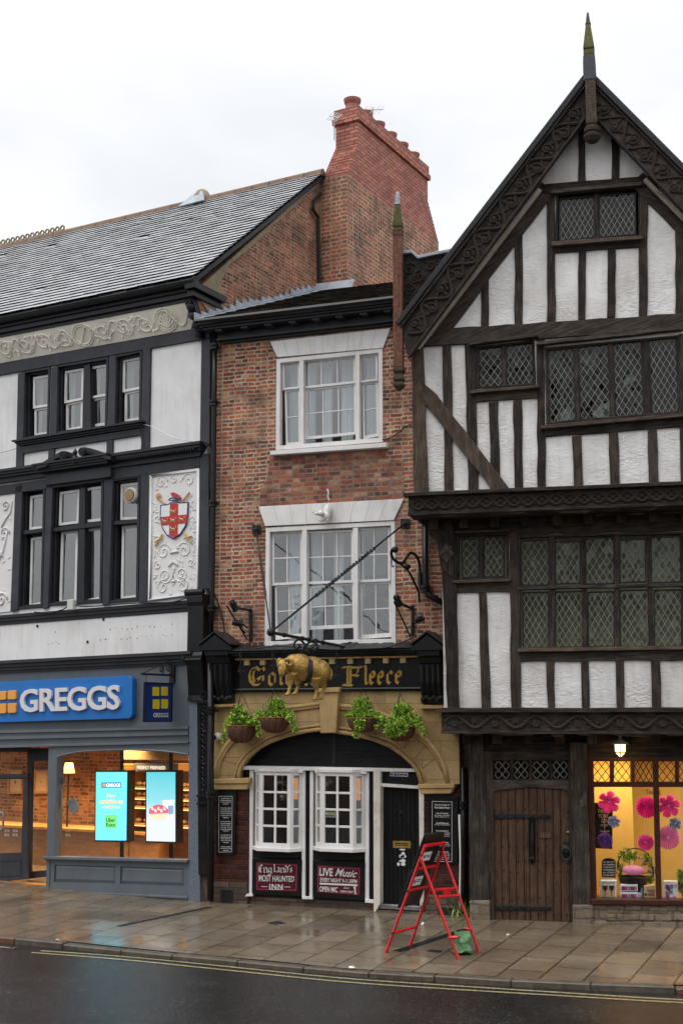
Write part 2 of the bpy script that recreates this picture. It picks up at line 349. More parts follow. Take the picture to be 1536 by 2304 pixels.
# slates with a random tint each
m = MATS['slate']; t = m.node_tree; b = t.nodes['Principled BSDF']
at = N(t, 'ShaderNodeAttribute', attribute_name='tint'); src = b.inputs['Base Color'].links[0].from_socket
rp = ramp(t, [(0, (.84, .84, .85)), (.5, (1, 1, 1)), (1, (1.12, 1.12, 1.1))]); t.links.new(at.outputs['Fac'], rp.inputs[0])
t.links.new(mixc(t, 1, src, rp.outputs[0], 'MULTIPLY'), b.inputs['Base Color'])
# wet paving
m, t, b = nodes('wet_paving'); MATS['wet_paving'] = m
co = N(t, 'ShaderNodeTexCoord').outputs['Object']
mpp = N(t, 'ShaderNodeMapping', I={'Rotation': (0, 0, R(93))}); t.links.new(co, mpp.inputs[0])
k = N(t, 'ShaderNodeTexBrick', I={'Color1': (0, 0, 0, 1), 'Color2': (1, 1, 1, 1), 'Mortar': (0, 0, 0, 1), 'Scale': 1, 'Mortar Size': .013, 'Mortar Smooth': .3, 'Brick Width': .82, 'Row Height': .52})
k.offset = .43; t.links.new(mpp.outputs[0], k.inputs['Vector'])
rs = ramp(t, [(0, (.125, .098, .068)), (.35, (.165, .128, .088)), (.7, (.20, .156, .106)), (1, (.16, .13, .10))]); t.links.new(k.outputs['Color'], rs.inputs[0])
n1 = noise_(t, co, 140, 3, .7); r1 = ramp(t, [(.3, (.55, .55, .55)), (.7, (1.5, 1.5, 1.5))]); t.links.new(n1.outputs['Fac'], r1.inputs[0])
n2 = noise_(t, co, 1.1, 7, .62); r2 = ramp(t, [(.35, (.74, .72, .7)), (.65, (1.1, 1.1, 1.1))]); t.links.new(n2.outputs['Fac'], r2.inputs[0])
c_ = mixc(t, 1, mixc(t, 1, rs.outputs[0], r1.outputs[0], 'MULTIPLY'), r2.outputs[0], 'MULTIPLY')
n5 = noise_(t, co, .8, 5, .6, .5); r5 = ramp(t, [(.60, (0, 0, 0)), (.68, (1, 1, 1))]); t.links.new(n5.outputs['Fac'], r5.inputs[0])
c_ = mixc(t, math_(t, 'MULTIPLY', r5.outputs[0], .3), c_, (.17, .085, .045))
vg = N(t, 'ShaderNodeTexVoronoi', I={'Scale': 7, 'Randomness': 1}); t.links.new(co, vg.inputs['Vector']); rg = ramp(t, [(.045, (1, 1, 1)), (.06, (0, 0, 0))]); t.links.new(vg.outputs['Distance'], rg.inputs[0]); c_ = mixc(t, math_(t, 'MULTIPLY', rg.outputs[0], .55), c_, (.05, .045, .04))
c_ = mixc(t, k.outputs['Fac'], c_, (.022, .018, .014)); t.links.new(c_, b.inputs['Base Color'])
n3 = noise_(t, co, 1.2, 3, .5); rr = N(t, 'ShaderNodeMapRange', I={1: .38, 2: .62, 3: .1, 4: .36}); t.links.new(n3.outputs['Fac'], rr.inputs[0]); t.links.new(rr.outputs[0], b.inputs['Roughness'])
h = math_(t, 'SUBTRACT', math_(t, 'ADD', math_(t, 'MULTIPLY', n1.outputs['Fac'], .12), math_(t, 'MULTIPLY', n2.outputs['Fac'], .7)), math_(t, 'MULTIPLY', k.outputs['Fac'], .6))
bump_(t, b, h, .35, .012)
# wet asphalt
m, t, b = nodes('wet_asphalt'); MATS['wet_asphalt'] = m
co = N(t, 'ShaderNodeTexCoord').outputs['Object']
n1 = noise_(t, co, 34, 5, .8); r1 = ramp(t, [(.36, (.003, .0032, .0035)), (.54, (.013, .0135, .014)), (.66, (.075, .076, .077))]); t.links.new(n1.outputs['Fac'], r1.inputs[0])
n2 = noise_(t, co, 1.2, 6, .6); r2 = ramp(t, [(.35, (.65, .65, .65)), (.65, (1.2, 1.2, 1.2))]); t.links.new(n2.outputs['Fac'], r2.inputs[0])
vg = N(t, 'ShaderNodeTexVoronoi', I={'Scale': 17}); t.links.new(co, vg.inputs['Vector']); rg = ramp(t, [(.16, (1, 1, 1)), (.24, (0, 0, 0))]); t.links.new(vg.outputs['Distance'], rg.inputs[0]); sg = N(t, 'ShaderNodeSeparateXYZ'); t.links.new(vg.outputs['Color'], sg.inputs[0])
t.links.new(mixc(t, math_(t, 'MULTIPLY', rg.outputs[0], math_(t, 'GREATER_THAN', sg.outputs['X'], .55)), mixc(t, 1, r1.outputs[0], r2.outputs[0], 'MULTIPLY'), (.085, .083, .08)), b.inputs['Base Color'])
rr = N(t, 'ShaderNodeMapRange', I={1: .35, 2: .65, 3: .13, 4: .28}); t.links.new(n2.outputs['Fac'], rr.inputs[0]); t.links.new(rr.outputs[0], b.inputs['Roughness'])
v = N(t, 'ShaderNodeTexVoronoi', I={'Scale': 38}); t.links.new(co, v.inputs['Vector'])
bump_(t, b, math_(t, 'ADD', v.outputs['Distance'], math_(t, 'MULTIPLY', n1.outputs['Fac'], .8)), .45, .009)
plain('kerb_stone', (.085, .069, .05), .45, .45, 8, .9, 40, stain=(.035, .032, .022), stainf=.8)
plain('kerb_red', (.15, .065, .035), .4, .35, 8, .6, 40, stain=(.06, .04, .03), stainf=.5)
# worn yellow paint
m, t, b = nodes('yellow_paint'); MATS['yellow_paint'] = m
co = N(t, 'ShaderNodeTexCoord').outputs['Object']
n1 = noise_(t, co, 30, 6, .75); r1 = ramp(t, [(.40, (.04, .038, .033)), (.54, (.40, .34, .18)), (.74, (.52, .45, .26))]); t.links.new(n1.outputs['Fac'], r1.inputs[0])
t.links.new(r1.outputs[0], b.inputs['Base Color']); b.inputs['Roughness'].default_value = .3; bump_(t, b, n1.outputs['Fac'], .3, .01)
# ---------------------------------------------------------------- mesh builder
class MB:
    def __init__(s): s.v = []; s.f = []; s.uv = []; s.mi = []; s.tint = []; s.cur = 0
    def face(s, pts, uv=None, tint=.5):
        i = len(s.v); s.v += [Vector(p) for p in pts]; s.f.append(list(range(i, i + len(pts)))); s.uv.append(uv); s.mi.append(s.cur); s.tint.append(tint)
    def mesh(s, verts, faces, tint=.5):
        i = len(s.v); s.v += [Vector(p) for p in verts]
        for f in faces: s.f.append([k + i for k in f]); s.uv.append(None); s.mi.append(s.cur); s.tint.append(tint)
    def prism(s, pts, d, axis=None, off=0, tint=.5):
        """closed solid: outline pts pushed by d (number = along +y)"""
        pts = [Vector(p) for p in pts]; dv = Vector((0, d, 0)) if isinstance(d, (int, float)) else Vector(d)
        n = len(pts); bk = [p + dv for p in pts]; i = len(s.v); s.v += pts + bk
        if axis is None:
            e = max(((pts[(k + 1) % n] - pts[k]) for k in range(n)), key=lambda e: e.length); axis = e.normalized() if e.length > 0 else Vector((1, 0, 0))
        ax = axis; dn = dv.normalized(); pp = ax.cross(dn)
        U = lambda p: (p.dot(ax) + off, p.dot(pp) + p.dot(dn) * .9 + off * .37)
        fs = [list(range(n)), [n + k for k in reversed(range(n))]] + [[k, n + k, n + (k + 1) % n, (k + 1) % n] for k in range(n)]
        for f in fs:
            s.f.append([x + i for x in f]); s.uv.append([U((pts + bk)[x]) for x in f]); s.mi.append(s.cur); s.tint.append(tint)
    def box(s, x0, x1, y0, y1, z0, z1, off=0, tint=.5):
        s.prism([(x0, y0, z0), (x1, y0, z0), (x1, y0, z1), (x0, y0, z1)], y1 - y0, off=off, tint=tint)
    def tube(s, pts, r, n=6, cap=True, flat=None):
        pts = [Vector(p) for p in pts]; m = len(pts); rs = r if isinstance(r, (list, tuple)) else [r] * m
        i = len(s.v); up = None
        for k, p in enumerate(pts):
            d = (pts[min(k + 1, m - 1)] - pts[max(k - 1, 0)])
            if d.length < 1e-9: d = Vector((0, 0, 1))
            d.normalize()
            if up is None:
                up = Vector((0, 0, 1)) if abs(d.z) < .9 else Vector((1, 0, 0))
            a = d.cross(up)
            if a.length < 1e-6: a = d.cross(Vector((0, 1, 0)))
            a.normalize(); b_ = a.cross(d).normalized(); up = b_
            for j in range(n):
                th = 2 * math.pi * j / n; s.v.append(p + (a * math.cos(th) + b_ * math.sin(th)) * rs[k])
        for k in range(m - 1):
            for j in range(n):
                s.f.append([i + k * n + j, i + k * n + (j + 1) % n, i + (k + 1) * n + (j + 1) % n, i + (k + 1) * n + j]); s.uv.append(None); s.mi.append(s.cur); s.tint.append(.5)
        if cap:
            for k in (0, m - 1):
                s.f.append([i + k * n + j for j in range(n)]); s.uv.append(None); s.mi.append(s.cur); s.tint.append(.5)
    def lathe(s, c, prof, n=12, axis='z', sq=False, rot=0):
        """prof: list of (r, h)"""
        c = Vector(c); i = len(s.v)
        for r, h in prof:
            for j in range(n):
                th = 2 * math.pi * (j + .5) / n + rot
                s.v.append(c + (Vector((r * math.cos(th), r * math.sin(th), h)) if axis == 'z' else Vector((r * math.cos(th), h, r * math.sin(th)))))
        for k in range(len(prof) - 1):
            for j in range(n):
                s.f.append([i + k * n + j, i + k * n + (j + 1) % n, i + (k + 1) * n + (j + 1) % n, i + (k + 1) * n + j]); s.uv.append(None); s.mi.append(s.cur); s.tint.append(.5)
        for k in (0, len(prof) - 1):
            if prof[k][0] > 1e-4: s.f.append([i + k * n + j for j in range(n)]); s.uv.append(None); s.mi.append(s.cur); s.tint.append(.5)
    def ball(s, c, r, n=10, m=6, sc_=(1, 1, 1)):
        c = Vector(c); i = len(s.v); vs = []; 
        for k in range(m + 1):
            ph = math.pi * k / m
            for j in range(n):
                th = 2 * math.pi * j / n
                vs.append(c + Vector((r * math.sin(ph) * math.cos(th) * sc_[0], r * math.sin(ph) * math.sin(th) * sc_[1], r * math.cos(ph) * sc_[2])))
        s.v += vs
        for k in range(m):
            for j in range(n):
                s.f.append([i + k * n + j, i + k * n + (j + 1) % n, i + (k + 1) * n + (j + 1) % n, i + (k + 1) * n + j]); s.uv.append(None); s.mi.append(s.cur); s.tint.append(.5)
    def ring(s, outer, inner, d, y=None):
        n = len(outer)
        for k in range(n):
            s.prism([outer[k], outer[(k + 1) % n], inner[(k + 1) % n], inner[k]], d)
OFF = {}
def mesh_obj(name, mb, mats, off=Vector((0, 0, 0)), bevel=0, smooth=False, merge=True):
    me = bpy.data.meshes.new(name)
    me.from_pydata([v - off for v in mb.v], [], mb.f)
    if not isinstance(mats, (list, tuple)): mats = [mats]
    for m_ in mats: me.materials.append(MATS[m_])
    me.polygons.foreach_set('material_index', mb.mi)
    uvl = me.uv_layers.new(name='UVMap')
    if any(u is not None for u in mb.uv):
        for p in me.polygons:
            u = mb.uv[p.index]
            for k, li in enumerate(p.loop_indices):
                if u: uvl.data[li].uv = u[k]
                else:
                    c = me.vertices[me.loops[li].vertex_index].co; uvl.data[li].uv = (c.z, c.x + c.y)
    if any(x != .5 for x in mb.tint):
        a = me.attributes.new('tint', 'FLOAT', 'FACE'); a.data.foreach_set('value', mb.tint)
    bm = bmesh.new(); bm.from_mesh(me)
    if merge: bmesh.ops.remove_doubles(bm, verts=bm.verts, dist=1e-5)
    if bevel:
        try: bmesh.ops.bevel(bm, geom=[e for e in bm.edges if len(e.link_faces) == 2 and e.calc_face_angle(0) > .5], offset=bevel, segments=1, affect='EDGES', clamp_overlap=True)
        except Exception: pass
    bmesh.ops.recalc_face_normals(bm, faces=bm.faces)
    if smooth:
        for f in bm.faces: f.smooth = True
    bm.to_mesh(me); bm.free()
    return me
def tagit(o, label=None, cat=None, group=None, kind=None):
    if label: o['label'] = label
    if cat: o['category'] = cat
    if group: o['group'] = group
    if kind: o['kind'] = kind
def thing(name, label, cat, fr, base=(0, 0, 0), group=None):
    o = bpy.data.objects.new(name, None); COL.objects.link(o); o.empty_display_size = .2
    b = Vector(base); o.matrix_world = fr.M @ Matrix.Translation(b); OFF[o] = b
    tagit(o, label, cat, group); return o
def part(name, parent, mb, mats, bevel=0, smooth=False, label=None, merge=True):
    off = OFF[parent]
    o = bpy.data.objects.new(name, mesh_obj(name, mb, mats, off, bevel, smooth, merge)); COL.objects.link(o)
    o.parent = parent; OFF[o] = off
    if label: o['label'] = label
    return o
def single(name, label, cat, fr, mb, mats, base=None, bevel=0, smooth=False, group=None, kind=None, merge=True):
    if base is None:
        xs = [v.x for v in mb.v]; ys = [v.y for v in mb.v]; zs = [v.z for v in mb.v]
        base = ((min(xs) + max(xs)) / 2, (min(ys) + max(ys)) / 2, min(zs))
    b = Vector(base); o = bpy.data.objects.new(name, mesh_obj(name, mb, mats, b, bevel, smooth, merge)); COL.objects.link(o)
    o.matrix_world = fr.M @ Matrix.Translation(b); OFF[o] = b
    tagit(o, label, cat, group, kind); return o
def copy_tree(o, loc, label=None):
    c = o.copy(); COL.objects.link(c); c.location = loc
    if label: c['label'] = label
    def rec(a, b_):
        for ch in list(a.children):
            d = ch.copy(); COL.objects.link(d); d.parent = b_; rec(ch, d)
    rec(o, c); return c
def rough_edge(pts, amp=.006, step=.35):
    """hand-hewn outline: subdivide the edges and shift them a little"""
    out = []; n = len(pts)
    for k in range(n):
        a, b_ = pts[k], pts[(k + 1) % n]; l = (b_ - a).length; m_ = max(1, int(l / step))
        nrm = Vector((-(b_ - a).z, 0, (b_ - a).x)); nrm = nrm.normalized() if nrm.length > 0 else nrm
        for j in range(m_):
            p = a.lerp(b_, j / m_)
            if j: p = p + nrm * random.uniform(-amp, amp)
            out.append(p)
    return out
def quad(mb, fr, z, c, o, d, jit=0, off=None):
    pts = fp(fr, z, c, o)
    if jit: pts = rough_edge(pts, jit)
    mb.prism(pts, d, off=random.random() * 9 if off is None else off)
def qpart(name, parent, fr, z, c, o, d, mat_, jit=0, bevel=.004, label=None):
    mb = MB(); quad(mb, fr, z, c, o, d, jit); return part(name, parent, mb, mat_, bevel, label=label)
def beam(name, parent, fr, z, c, o, d, mat_, jit=.008, bevel=.006):
    return qpart(name, parent, fr, z, c, o, d, mat_, jit, bevel)
def wall_holes(outer, holes, d):
    """sheet with openings, thickness d along +y"""
    bm = bmesh.new()
    def loops():
        es = []
        for lp in [outer] + holes:
            vs = [bm.verts.new(p) for p in lp]
            es += [bm.edges.new((vs[k], vs[(k + 1) % len(vs)])) for k in range(len(vs))]
        return es
    es = loops(); bmesh.ops.triangle_fill(bm, use_beauty=True, use_dissolve=False, edges=es)
    mb = MB(); bm.verts.index_update(); bm.verts.ensure_lookup_table()
    vs = [v.co.copy() for v in bm.verts]; fs = [[v.index for v in f.verts] for f in bm.faces]; bm.free()
    mb.mesh(vs, fs); mb.mesh([v + Vector((0, d, 0)) for v in vs], fs)
    for lp in [outer] + holes:
        n = len(lp)
        for k in range(n):
            a, b_ = Vector(lp[k]), Vector(lp[(k + 1) % n]); D = Vector((0, d, 0)); mb.face([a, b_, b_ + D, a + D])
    return mb
# bilinear helpers on a quad given tl, tr, br, bl
def bil(Q, s, t): return (Q[0] * (1 - s) + Q[1] * s) * (1 - t) + (Q[3] * (1 - s) + Q[2] * s) * t
def qn(Q):
    n = (Q[1] - Q[0]).cross(Q[3] - Q[0]).normalized(); return n      # points into the wall
def inset(Q, a, b_=None):
    w_ = (Q[1] - Q[0]).length; h_ = (Q[3] - Q[0]).length; b_ = a if b_ is None else b_
    return [bil(Q, a / w_, b_ / h_), bil(Q, 1 - a / w_, b_ / h_), bil(Q, 1 - a / w_, 1 - b_ / h_), bil(Q, a / w_, 1 - b_ / h_)]
def frame_bars(mb, Q, cols, rows, fw, bw, depth, fb=None):
    """sash frame with glazing bars, outside face on Q"""
    n = qn(Q)
    if n.y < 0 and abs(n.y) > .1: n = -n
    D = n * depth; w_ = (Q[1] - Q[0]).length; h_ = (Q[3] - Q[0]).length; fb = fb or fw
    I = [bil(Q, fw / w_, fw / h_), bil(Q, 1 - fw / w_, fw / h_), bil(Q, 1 - fw / w_, 1 - fb / h_), bil(Q, fw / w_, 1 - fb / h_)]
    for k in range(4): mb.prism([Q[k], Q[(k + 1) % 4], I[(k + 1) % 4], I[k]], D)
    wi = (I[1] - I[0]).length; hi = (I[3] - I[0]).length; e = n * .004; D2 = n * (depth * .7)
    for i in range(1, cols):
        s = i / cols; a = bw / 2 / wi; mb.prism([bil(I, s - a, 0) + e, bil(I, s + a, 0) + e, bil(I, s + a, 1) + e, bil(I, s - a, 1) + e], D2)
    for j in range(1, rows):
        t_ = j / rows; a = bw / 2 / hi; mb.prism([bil(I, 0, t_ - a) + e * 1.6, bil(I, 1, t_ - a) + e * 1.6, bil(I, 1, t_ + a) + e * 1.6, bil(I, 0, t_ + a) + e * 1.6], D2)
    return I, n
def sash(parent, Q, cols, rows, fw=.045, bw=.022, depth=.04, mat_='white_paint', gl='glass', fb=None, name='sash'):
    mb = MB(); I, n = frame_bars(mb, Q, cols, rows, fw, bw, depth, fb)
    o = part(name, parent, mb, mat_, .003)
    g = MB()
    for i in range(cols):
        for j in range(rows):
            P = [bil(I, i / cols, j / rows), bil(I, (i + 1) / cols, j / rows), bil(I, (i + 1) / cols, (j + 1) / rows), bil(I, i / cols, (j + 1) / rows)]
            tx_, tz_ = random.uniform(-.006, .006), random.uniform(-.006, .006); c = (P[0] + P[2]) / 2
            g.face([p + n * (depth * .5 + tx_ * (p - c).x / .3 + tz_ * (p - c).z / .3) for p in P])
    gp = part('pane', o, g, gl, merge=False) if False else part('pane', parent, g, gl, merge=False)
    return o
def lead_light(parent, Q, dw=.10, dh=.155, o_frame=.03, fmat='iron', gl='lead_glass', lead=.0075, tilt=.055, lead_mat='came', border=True):
    """one casement: metal border, diamond lattice of lead and small panes each a little out of true"""
    n = qn(Q); n = n if n.y > 0 else -n
    w_ = ((Q[1] - Q[0]).length + (Q[2] - Q[3]).length) / 2; h_ = ((Q[3] - Q[0]).length + (Q[2] - Q[1]).length) / 2
    cm = MB(); fw = .022 if border else .008
    I = inset(Q, fw); cm.ring(Q, I, n * .035); c_o = part('casement', parent, cm, fmat, .003)
    wi, hi = w_ - 2 * fw, h_ - 2 * fw
    nx = max(1, round(wi / dw)); nz_ = max(1, round(hi / dh)); dw = wi / nx; dh = hi / nz_
    def clip(poly):
        for ax, lim, sg in ((0, 0, 1), (0, wi, -1), (1, 0, 1), (1, hi, -1)):
            out = []
            for k in range(len(poly)):
                a, b_ = poly[k], poly[(k + 1) % len(poly)]; da, db = (a[ax] - lim) * sg, (b_[ax] - lim) * sg
                if da >= 0: out.append(a)
                if da * db < 0:
                    t_ = da / (da - db); out.append((a[0] + (b_[0] - a[0]) * t_, a[1] + (b_[1] - a[1]) * t_))
            poly = out
            if len(poly) < 3: return []
        return poly
    MP = lambda p: bil(I, p[0] / wi, p[1] / hi)
    gm = MB(); lm = MB()
    for i in range(2 * nx + 1):
        for j in range(2 * nz_ + 1):
            if (i + j) % 2: continue
            cx, cz = i * dw / 2, j * dh / 2
            P = clip([(cx - dw / 2, cz), (cx, cz - dh / 2), (cx + dw / 2, cz), (cx, cz + dh / 2)])
            if P:
                a, b_ = random.gauss(0, tilt * .5), random.gauss(0, tilt * .5)
                gm.face([MP(p) + n * (.02 + a * (p[0] - cx) + b_ * (p[1] - cz)) for p in P])
    gl_o = part('pane', c_o, gm, gl, merge=False)
    hw = lead / 2
    for sgn in (1, -1):
        for k in range(-2 * nz_ - 2, 2 * (nx + nz_) + 4):
            # lines x/dw + sgn*z/dh = k/... through the diamond corners
            c = (k + .5)
            pts = []
            # x = dw*(c - sgn*z/dh)
            seg = [(dw * (c - sgn * (-1)), -dh), (dw * (c - sgn * (nz_ + 1)), dh * (nz_ + 1))]
            (x0, z0), (x1, z1) = seg
            dx, dz = x1 - x0, z1 - z0; l = math.hypot(dx, dz); px_, pz_ = -dz / l * hw, dx / l * hw
            P = clip([(x0 + px_, z0 + pz_), (x1 + px_, z1 + pz_), (x1 - px_, z1 - pz_), (x0 - px_, z0 - pz_)])
            if P: lm.prism([MP(p) + n * (.012 if sgn > 0 else .0135) for p in P], n * .006)
    part('leading', c_o, lm, lead_mat)
    return c_o
def room(parent, Q, depth=.9, mat_='room_dark', grow=.25, gap=.06, name='interior'):
    """box behind an opening"""
    n = qn(Q); n = n if n.y > 0 else -n
    G = [Q[0] + Vector((-grow, 0, grow)), Q[1] + Vector((grow, 0, grow)), Q[2] + Vector((grow, 0, -grow * .3)), Q[3] + Vector((-grow, 0, -grow * .3))]
    A = [p + n * gap for p in G]; Z_ = [p + n * depth for p in G]; mb = MB()
    mb.face(Z_)
    for k in range(4): mb.face([A[k], A[(k + 1) % 4], Z_[(k + 1) % 4], Z_[k]])
    return part(name, parent, mb, mat_)
def drape(parent, P0, P1, zt, zb, fold=.035, nf=6, mat_='curtain', name='curtain'):
    mb = MB(); k = nf * 6; pr = None
    P0, P1 = Vector(P0), Vector(P1)
    for i in range(k + 1):
        p = P0.lerp(P1, i / k); y = p.y + math.sin(i / k * nf * 2 * math.pi) * fold * (.7 + .3 * math.sin(i * .7))
        c = (Vector((p.x, y, zt)), Vector((p.x + .01 * math.sin(i), y, zb)))
        if pr: mb.face([pr[0], c[0], c[1], pr[1]])
        pr = c
    return part(name, parent, mb, mat_, smooth=True)
# lettering
def text_mesh(s, shear=0, fat=0, ext=.004, space=1., align='LEFT', lines=1.):
    cu_ = bpy.data.curves.new('lettering', 'FONT'); cu_.body = s; cu_.shear = shear; cu_.offset = fat; cu_.extrude = 0; cu_.space_character = space; cu_.align_x = align; cu_.space_line = lines
    cu_.resolution_u = 3
    o = bpy.data.objects.new('lettering', cu_); COL.objects.link(o); dg = bpy.context.evaluated_depsgraph_get(); dg.update()
    me = bpy.data.meshes.new_from_object(o.evaluated_get(dg)); bpy.data.objects.remove(o)
    vs = [v.co.copy() for v in me.vertices]; fs = [list(p.vertices) for p in me.polygons]; bpy.data.meshes.remove(me); bpy.data.curves.remove(cu_)
    return vs, fs
def text_on(mb, s, Q, fat=0, shear=0, ext=.006, space=1., align='LEFT', lines=1.):
    """letters stretched to fill the quad Q (tl, tr, br, bl), raised ext out of it"""
    vs, fs = text_mesh(s, shear, fat, ext, space, align, lines)
    if not vs: return
    x0, x1 = min(v.x for v in vs), max(v.x for v in vs); y0, y1 = min(v.y for v in vs), max(v.y for v in vs)
    n = qn(Q); n = n if n.y > 0 else -n
    pos = [bil(Q, (v.x - x0) / (x1 - x0), 1 - (v.y - y0) / (y1 - y0)) for v in vs]
    mb.mesh([p - n * ext for p in pos], fs); mb.mesh([p + n * .001 for p in pos], fs)
    ec = {}
    for f in fs:
        for a, b_ in zip(f, f[1:] + f[:1]): ec[frozenset((a, b_))] = ec.get(frozenset((a, b_)), 0) + 1
    for e, c in ec.items():
        if c == 1:
            a, b_ = tuple(e); mb.face([pos[a] - n * ext, pos[b_] - n * ext, pos[b_] + n * .001, pos[a] + n * .001])
def nib(mb, Q, strokes, wd, ang=40, ext=.004):
    """broad-nib pen strokes in the unit square of Q (x right, y up); wd = nib width in unit heights"""
    n = qn(Q); n = n if n.y > 0 else -n
    w_ = (Q[1] - Q[0]).length; h_ = (Q[3] - Q[0]).length; a = R(ang); nx, ny = math.cos(a) * wd / 2 * h_ / w_, math.sin(a) * wd / 2
    for i, st in enumerate(strokes):
        e = ext + .0006 * (i % 7)
        for (x0, y0), (x1, y1) in zip(st, st[1:]):
            P = [bil(Q, x, 1 - y) - n * e for x, y in ((x0 - nx, y0 - ny), (x1 - nx, y1 - ny), (x1 + nx, y1 + ny), (x0 + nx, y0 + ny))]
            if (P[1] - P[0]).cross(P[3] - P[0]).length < 1e-7: continue
            mb.prism(P, n * e * .8)
            e += .0002
# ornament
def spiral(c, r, turns=1.5, start=0, ccw=1, m=18, y=0, r0=.12):
    c = Vector(c); out = []
    for k in range(m + 1):
        f = k / m; th = start + ccw * turns * 2 * math.pi * f; rr_ = r * (1 - f * (1 - r0)); out.append(c + Vector((math.cos(th) * rr_, y, math.sin(th) * rr_)))
    return out
def leafblob(mb, c, r, ang, y=0, ln=2., thick=.5):
    ca, sa = math.cos(ang), math.sin(ang); c = Vector(c); vs = [c + Vector((0, -r * thick, 0))]
    prof = [(-1, 0), (-.5, .6), (.2, .7), (1, 0), (.2, -.7), (-.5, -.6)]
    for x, z in prof: vs.append(c + Vector(((x * ln * ca - z * sa) * r, 0, (x * ln * sa + z * ca) * r)))
    mb.mesh(vs, [[0, k + 1, (k + 1) % 6 + 1] for k in range(6)])
def vine(mb, A, B_, amp, wl, r, curls=True, both=False, y=-.016, lv=True):
    """carved running vine between two points of a beam face"""
    A, B_ = Vector(A), Vector(B_); d = B_ - A; l = d.length; d.normalize(); nrm = Vector((-d.z, 0, d.x)); k = int(l / wl * 14)
    for sg in ((1, -1) if both else (1,)):
        mb.tube([A + d * (l * i / k) + nrm * (sg * amp * math.sin(2 * math.pi * (l * i / k) / wl)) + Vector((0, y, 0)) for i in range(k + 1)], r, 5)
    m_ = int(l / wl * 2); base = math.atan2(d.z, d.x)
    for i in range(m_):
        x = (i + .5) * wl / 2; sg = 1 if i % 2 == 0 else -1; c = A + d * x
        if both:
            mb.ball(c + Vector((0, y, 0)), amp * .34, 8, 5, (1, .6, 1))
            for an in (0.78, 2.36, 3.93, 5.5): leafblob(mb, c + Vector((math.cos(an), 0, math.sin(an))) * amp * .52 + Vector((0, y, 0)), amp * .17, an, ln=1.8)
            c2 = A + d * (x + wl / 4)
            for s2 in (1, -1): leafblob(mb, c2 + nrm * s2 * amp * .7 + Vector((0, y, 0)), amp * .2, base + .0, ln=2.2); mb.ball(c2 + nrm * s2 * amp * .35 + d * amp * .5 + Vector((0, y, 0)), amp * .16, 6, 4, (1, .6, 1))
        elif curls:
            sp = spiral(c - nrm * sg * amp * .25, amp * .62, 1.35, base + sg * 1.9, sg, 14, y)
            mb.tube(sp, r * .8, 5); mb.ball(sp[-1], amp * .26, 7, 4, (1, .6, 1))
            if lv:
                for s_, a_ in ((.9, .5), (-.9, 2.4), (.2, 1.4)):
                    leafblob(mb, c + d * (s_ * wl * .2) + nrm * sg * amp * (.62 - abs(s_) * .9) + Vector((0, y, 0)), amp * .22, base + a_ * sg, ln=1.9)
def sculpt(ells, voxel=.012, smooth_=3):
    """ellipsoids and limbs fused into one continuous skin; ells: (centre, radii) or ('t', points, radii)"""
    mb = MB()
    for e in ells:
        if e[0] == 't': mb.tube(e[1], e[2], 10)
        else: mb.ball(e[0], 1, 16, 10, e[1])
    me = mesh_obj('body', mb, [], merge=True) if False else None
    me = bpy.data.meshes.new('body'); me.from_pydata(mb.v, [], mb.f)
    bm = bmesh.new(); bm.from_mesh(me); bmesh.ops.remove_doubles(bm, verts=bm.verts, dist=1e-6); bmesh.ops.recalc_face_normals(bm, faces=bm.faces); bm.to_mesh(me); bm.free()
    o = bpy.data.objects.new('body', me); COL.objects.link(o)
    md = o.modifiers.new('r', 'REMESH'); md.mode = 'VOXEL'; md.voxel_size = voxel
    if smooth_: ms = o.modifiers.new('s', 'SMOOTH'); ms.factor = .5; ms.iterations = smooth_
    dg = bpy.context.evaluated_depsgraph_get(); dg.update(); m2 = bpy.data.meshes.new_from_object(o.evaluated_get(dg)); bpy.data.objects.remove(o); bpy.data.meshes.remove(me)
    out = MB(); out.mesh([v.co.copy() for v in m2.vertices], [list(p.vertices) for p in m2.polygons]); bpy.data.meshes.remove(m2)
    return out
def rounded(u0, u1, z0, z1, y, r, n=4):
    out = []
    for cx, cz, a0 in ((u1 - r, z0 + r, -90), (u1 - r, z1 - r, 0), (u0 + r, z1 - r, 90), (u0 + r, z0 + r, 180)):
        for k in range(n + 1):
            a = R(a0 + 90 * k / n); out.append(Vector((cx + r * math.cos(a), y, cz + r * math.sin(a))))
    return out
def qbox(fr, z, c, o):
    """level rectangle (u0,u1,z0,z1) around pixel points"""
    P = fp(fr, z, c, o); return min(p.x for p in P), max(p.x for p in P), min(p.z for p in P), max(p.z for p in P)
def rectQ(u0, u1, z0, z1, y): return [Vector((u0, y, z1)), Vector((u1, y, z1)), Vector((u1, y, z0)), Vector((u0, y, z0))]
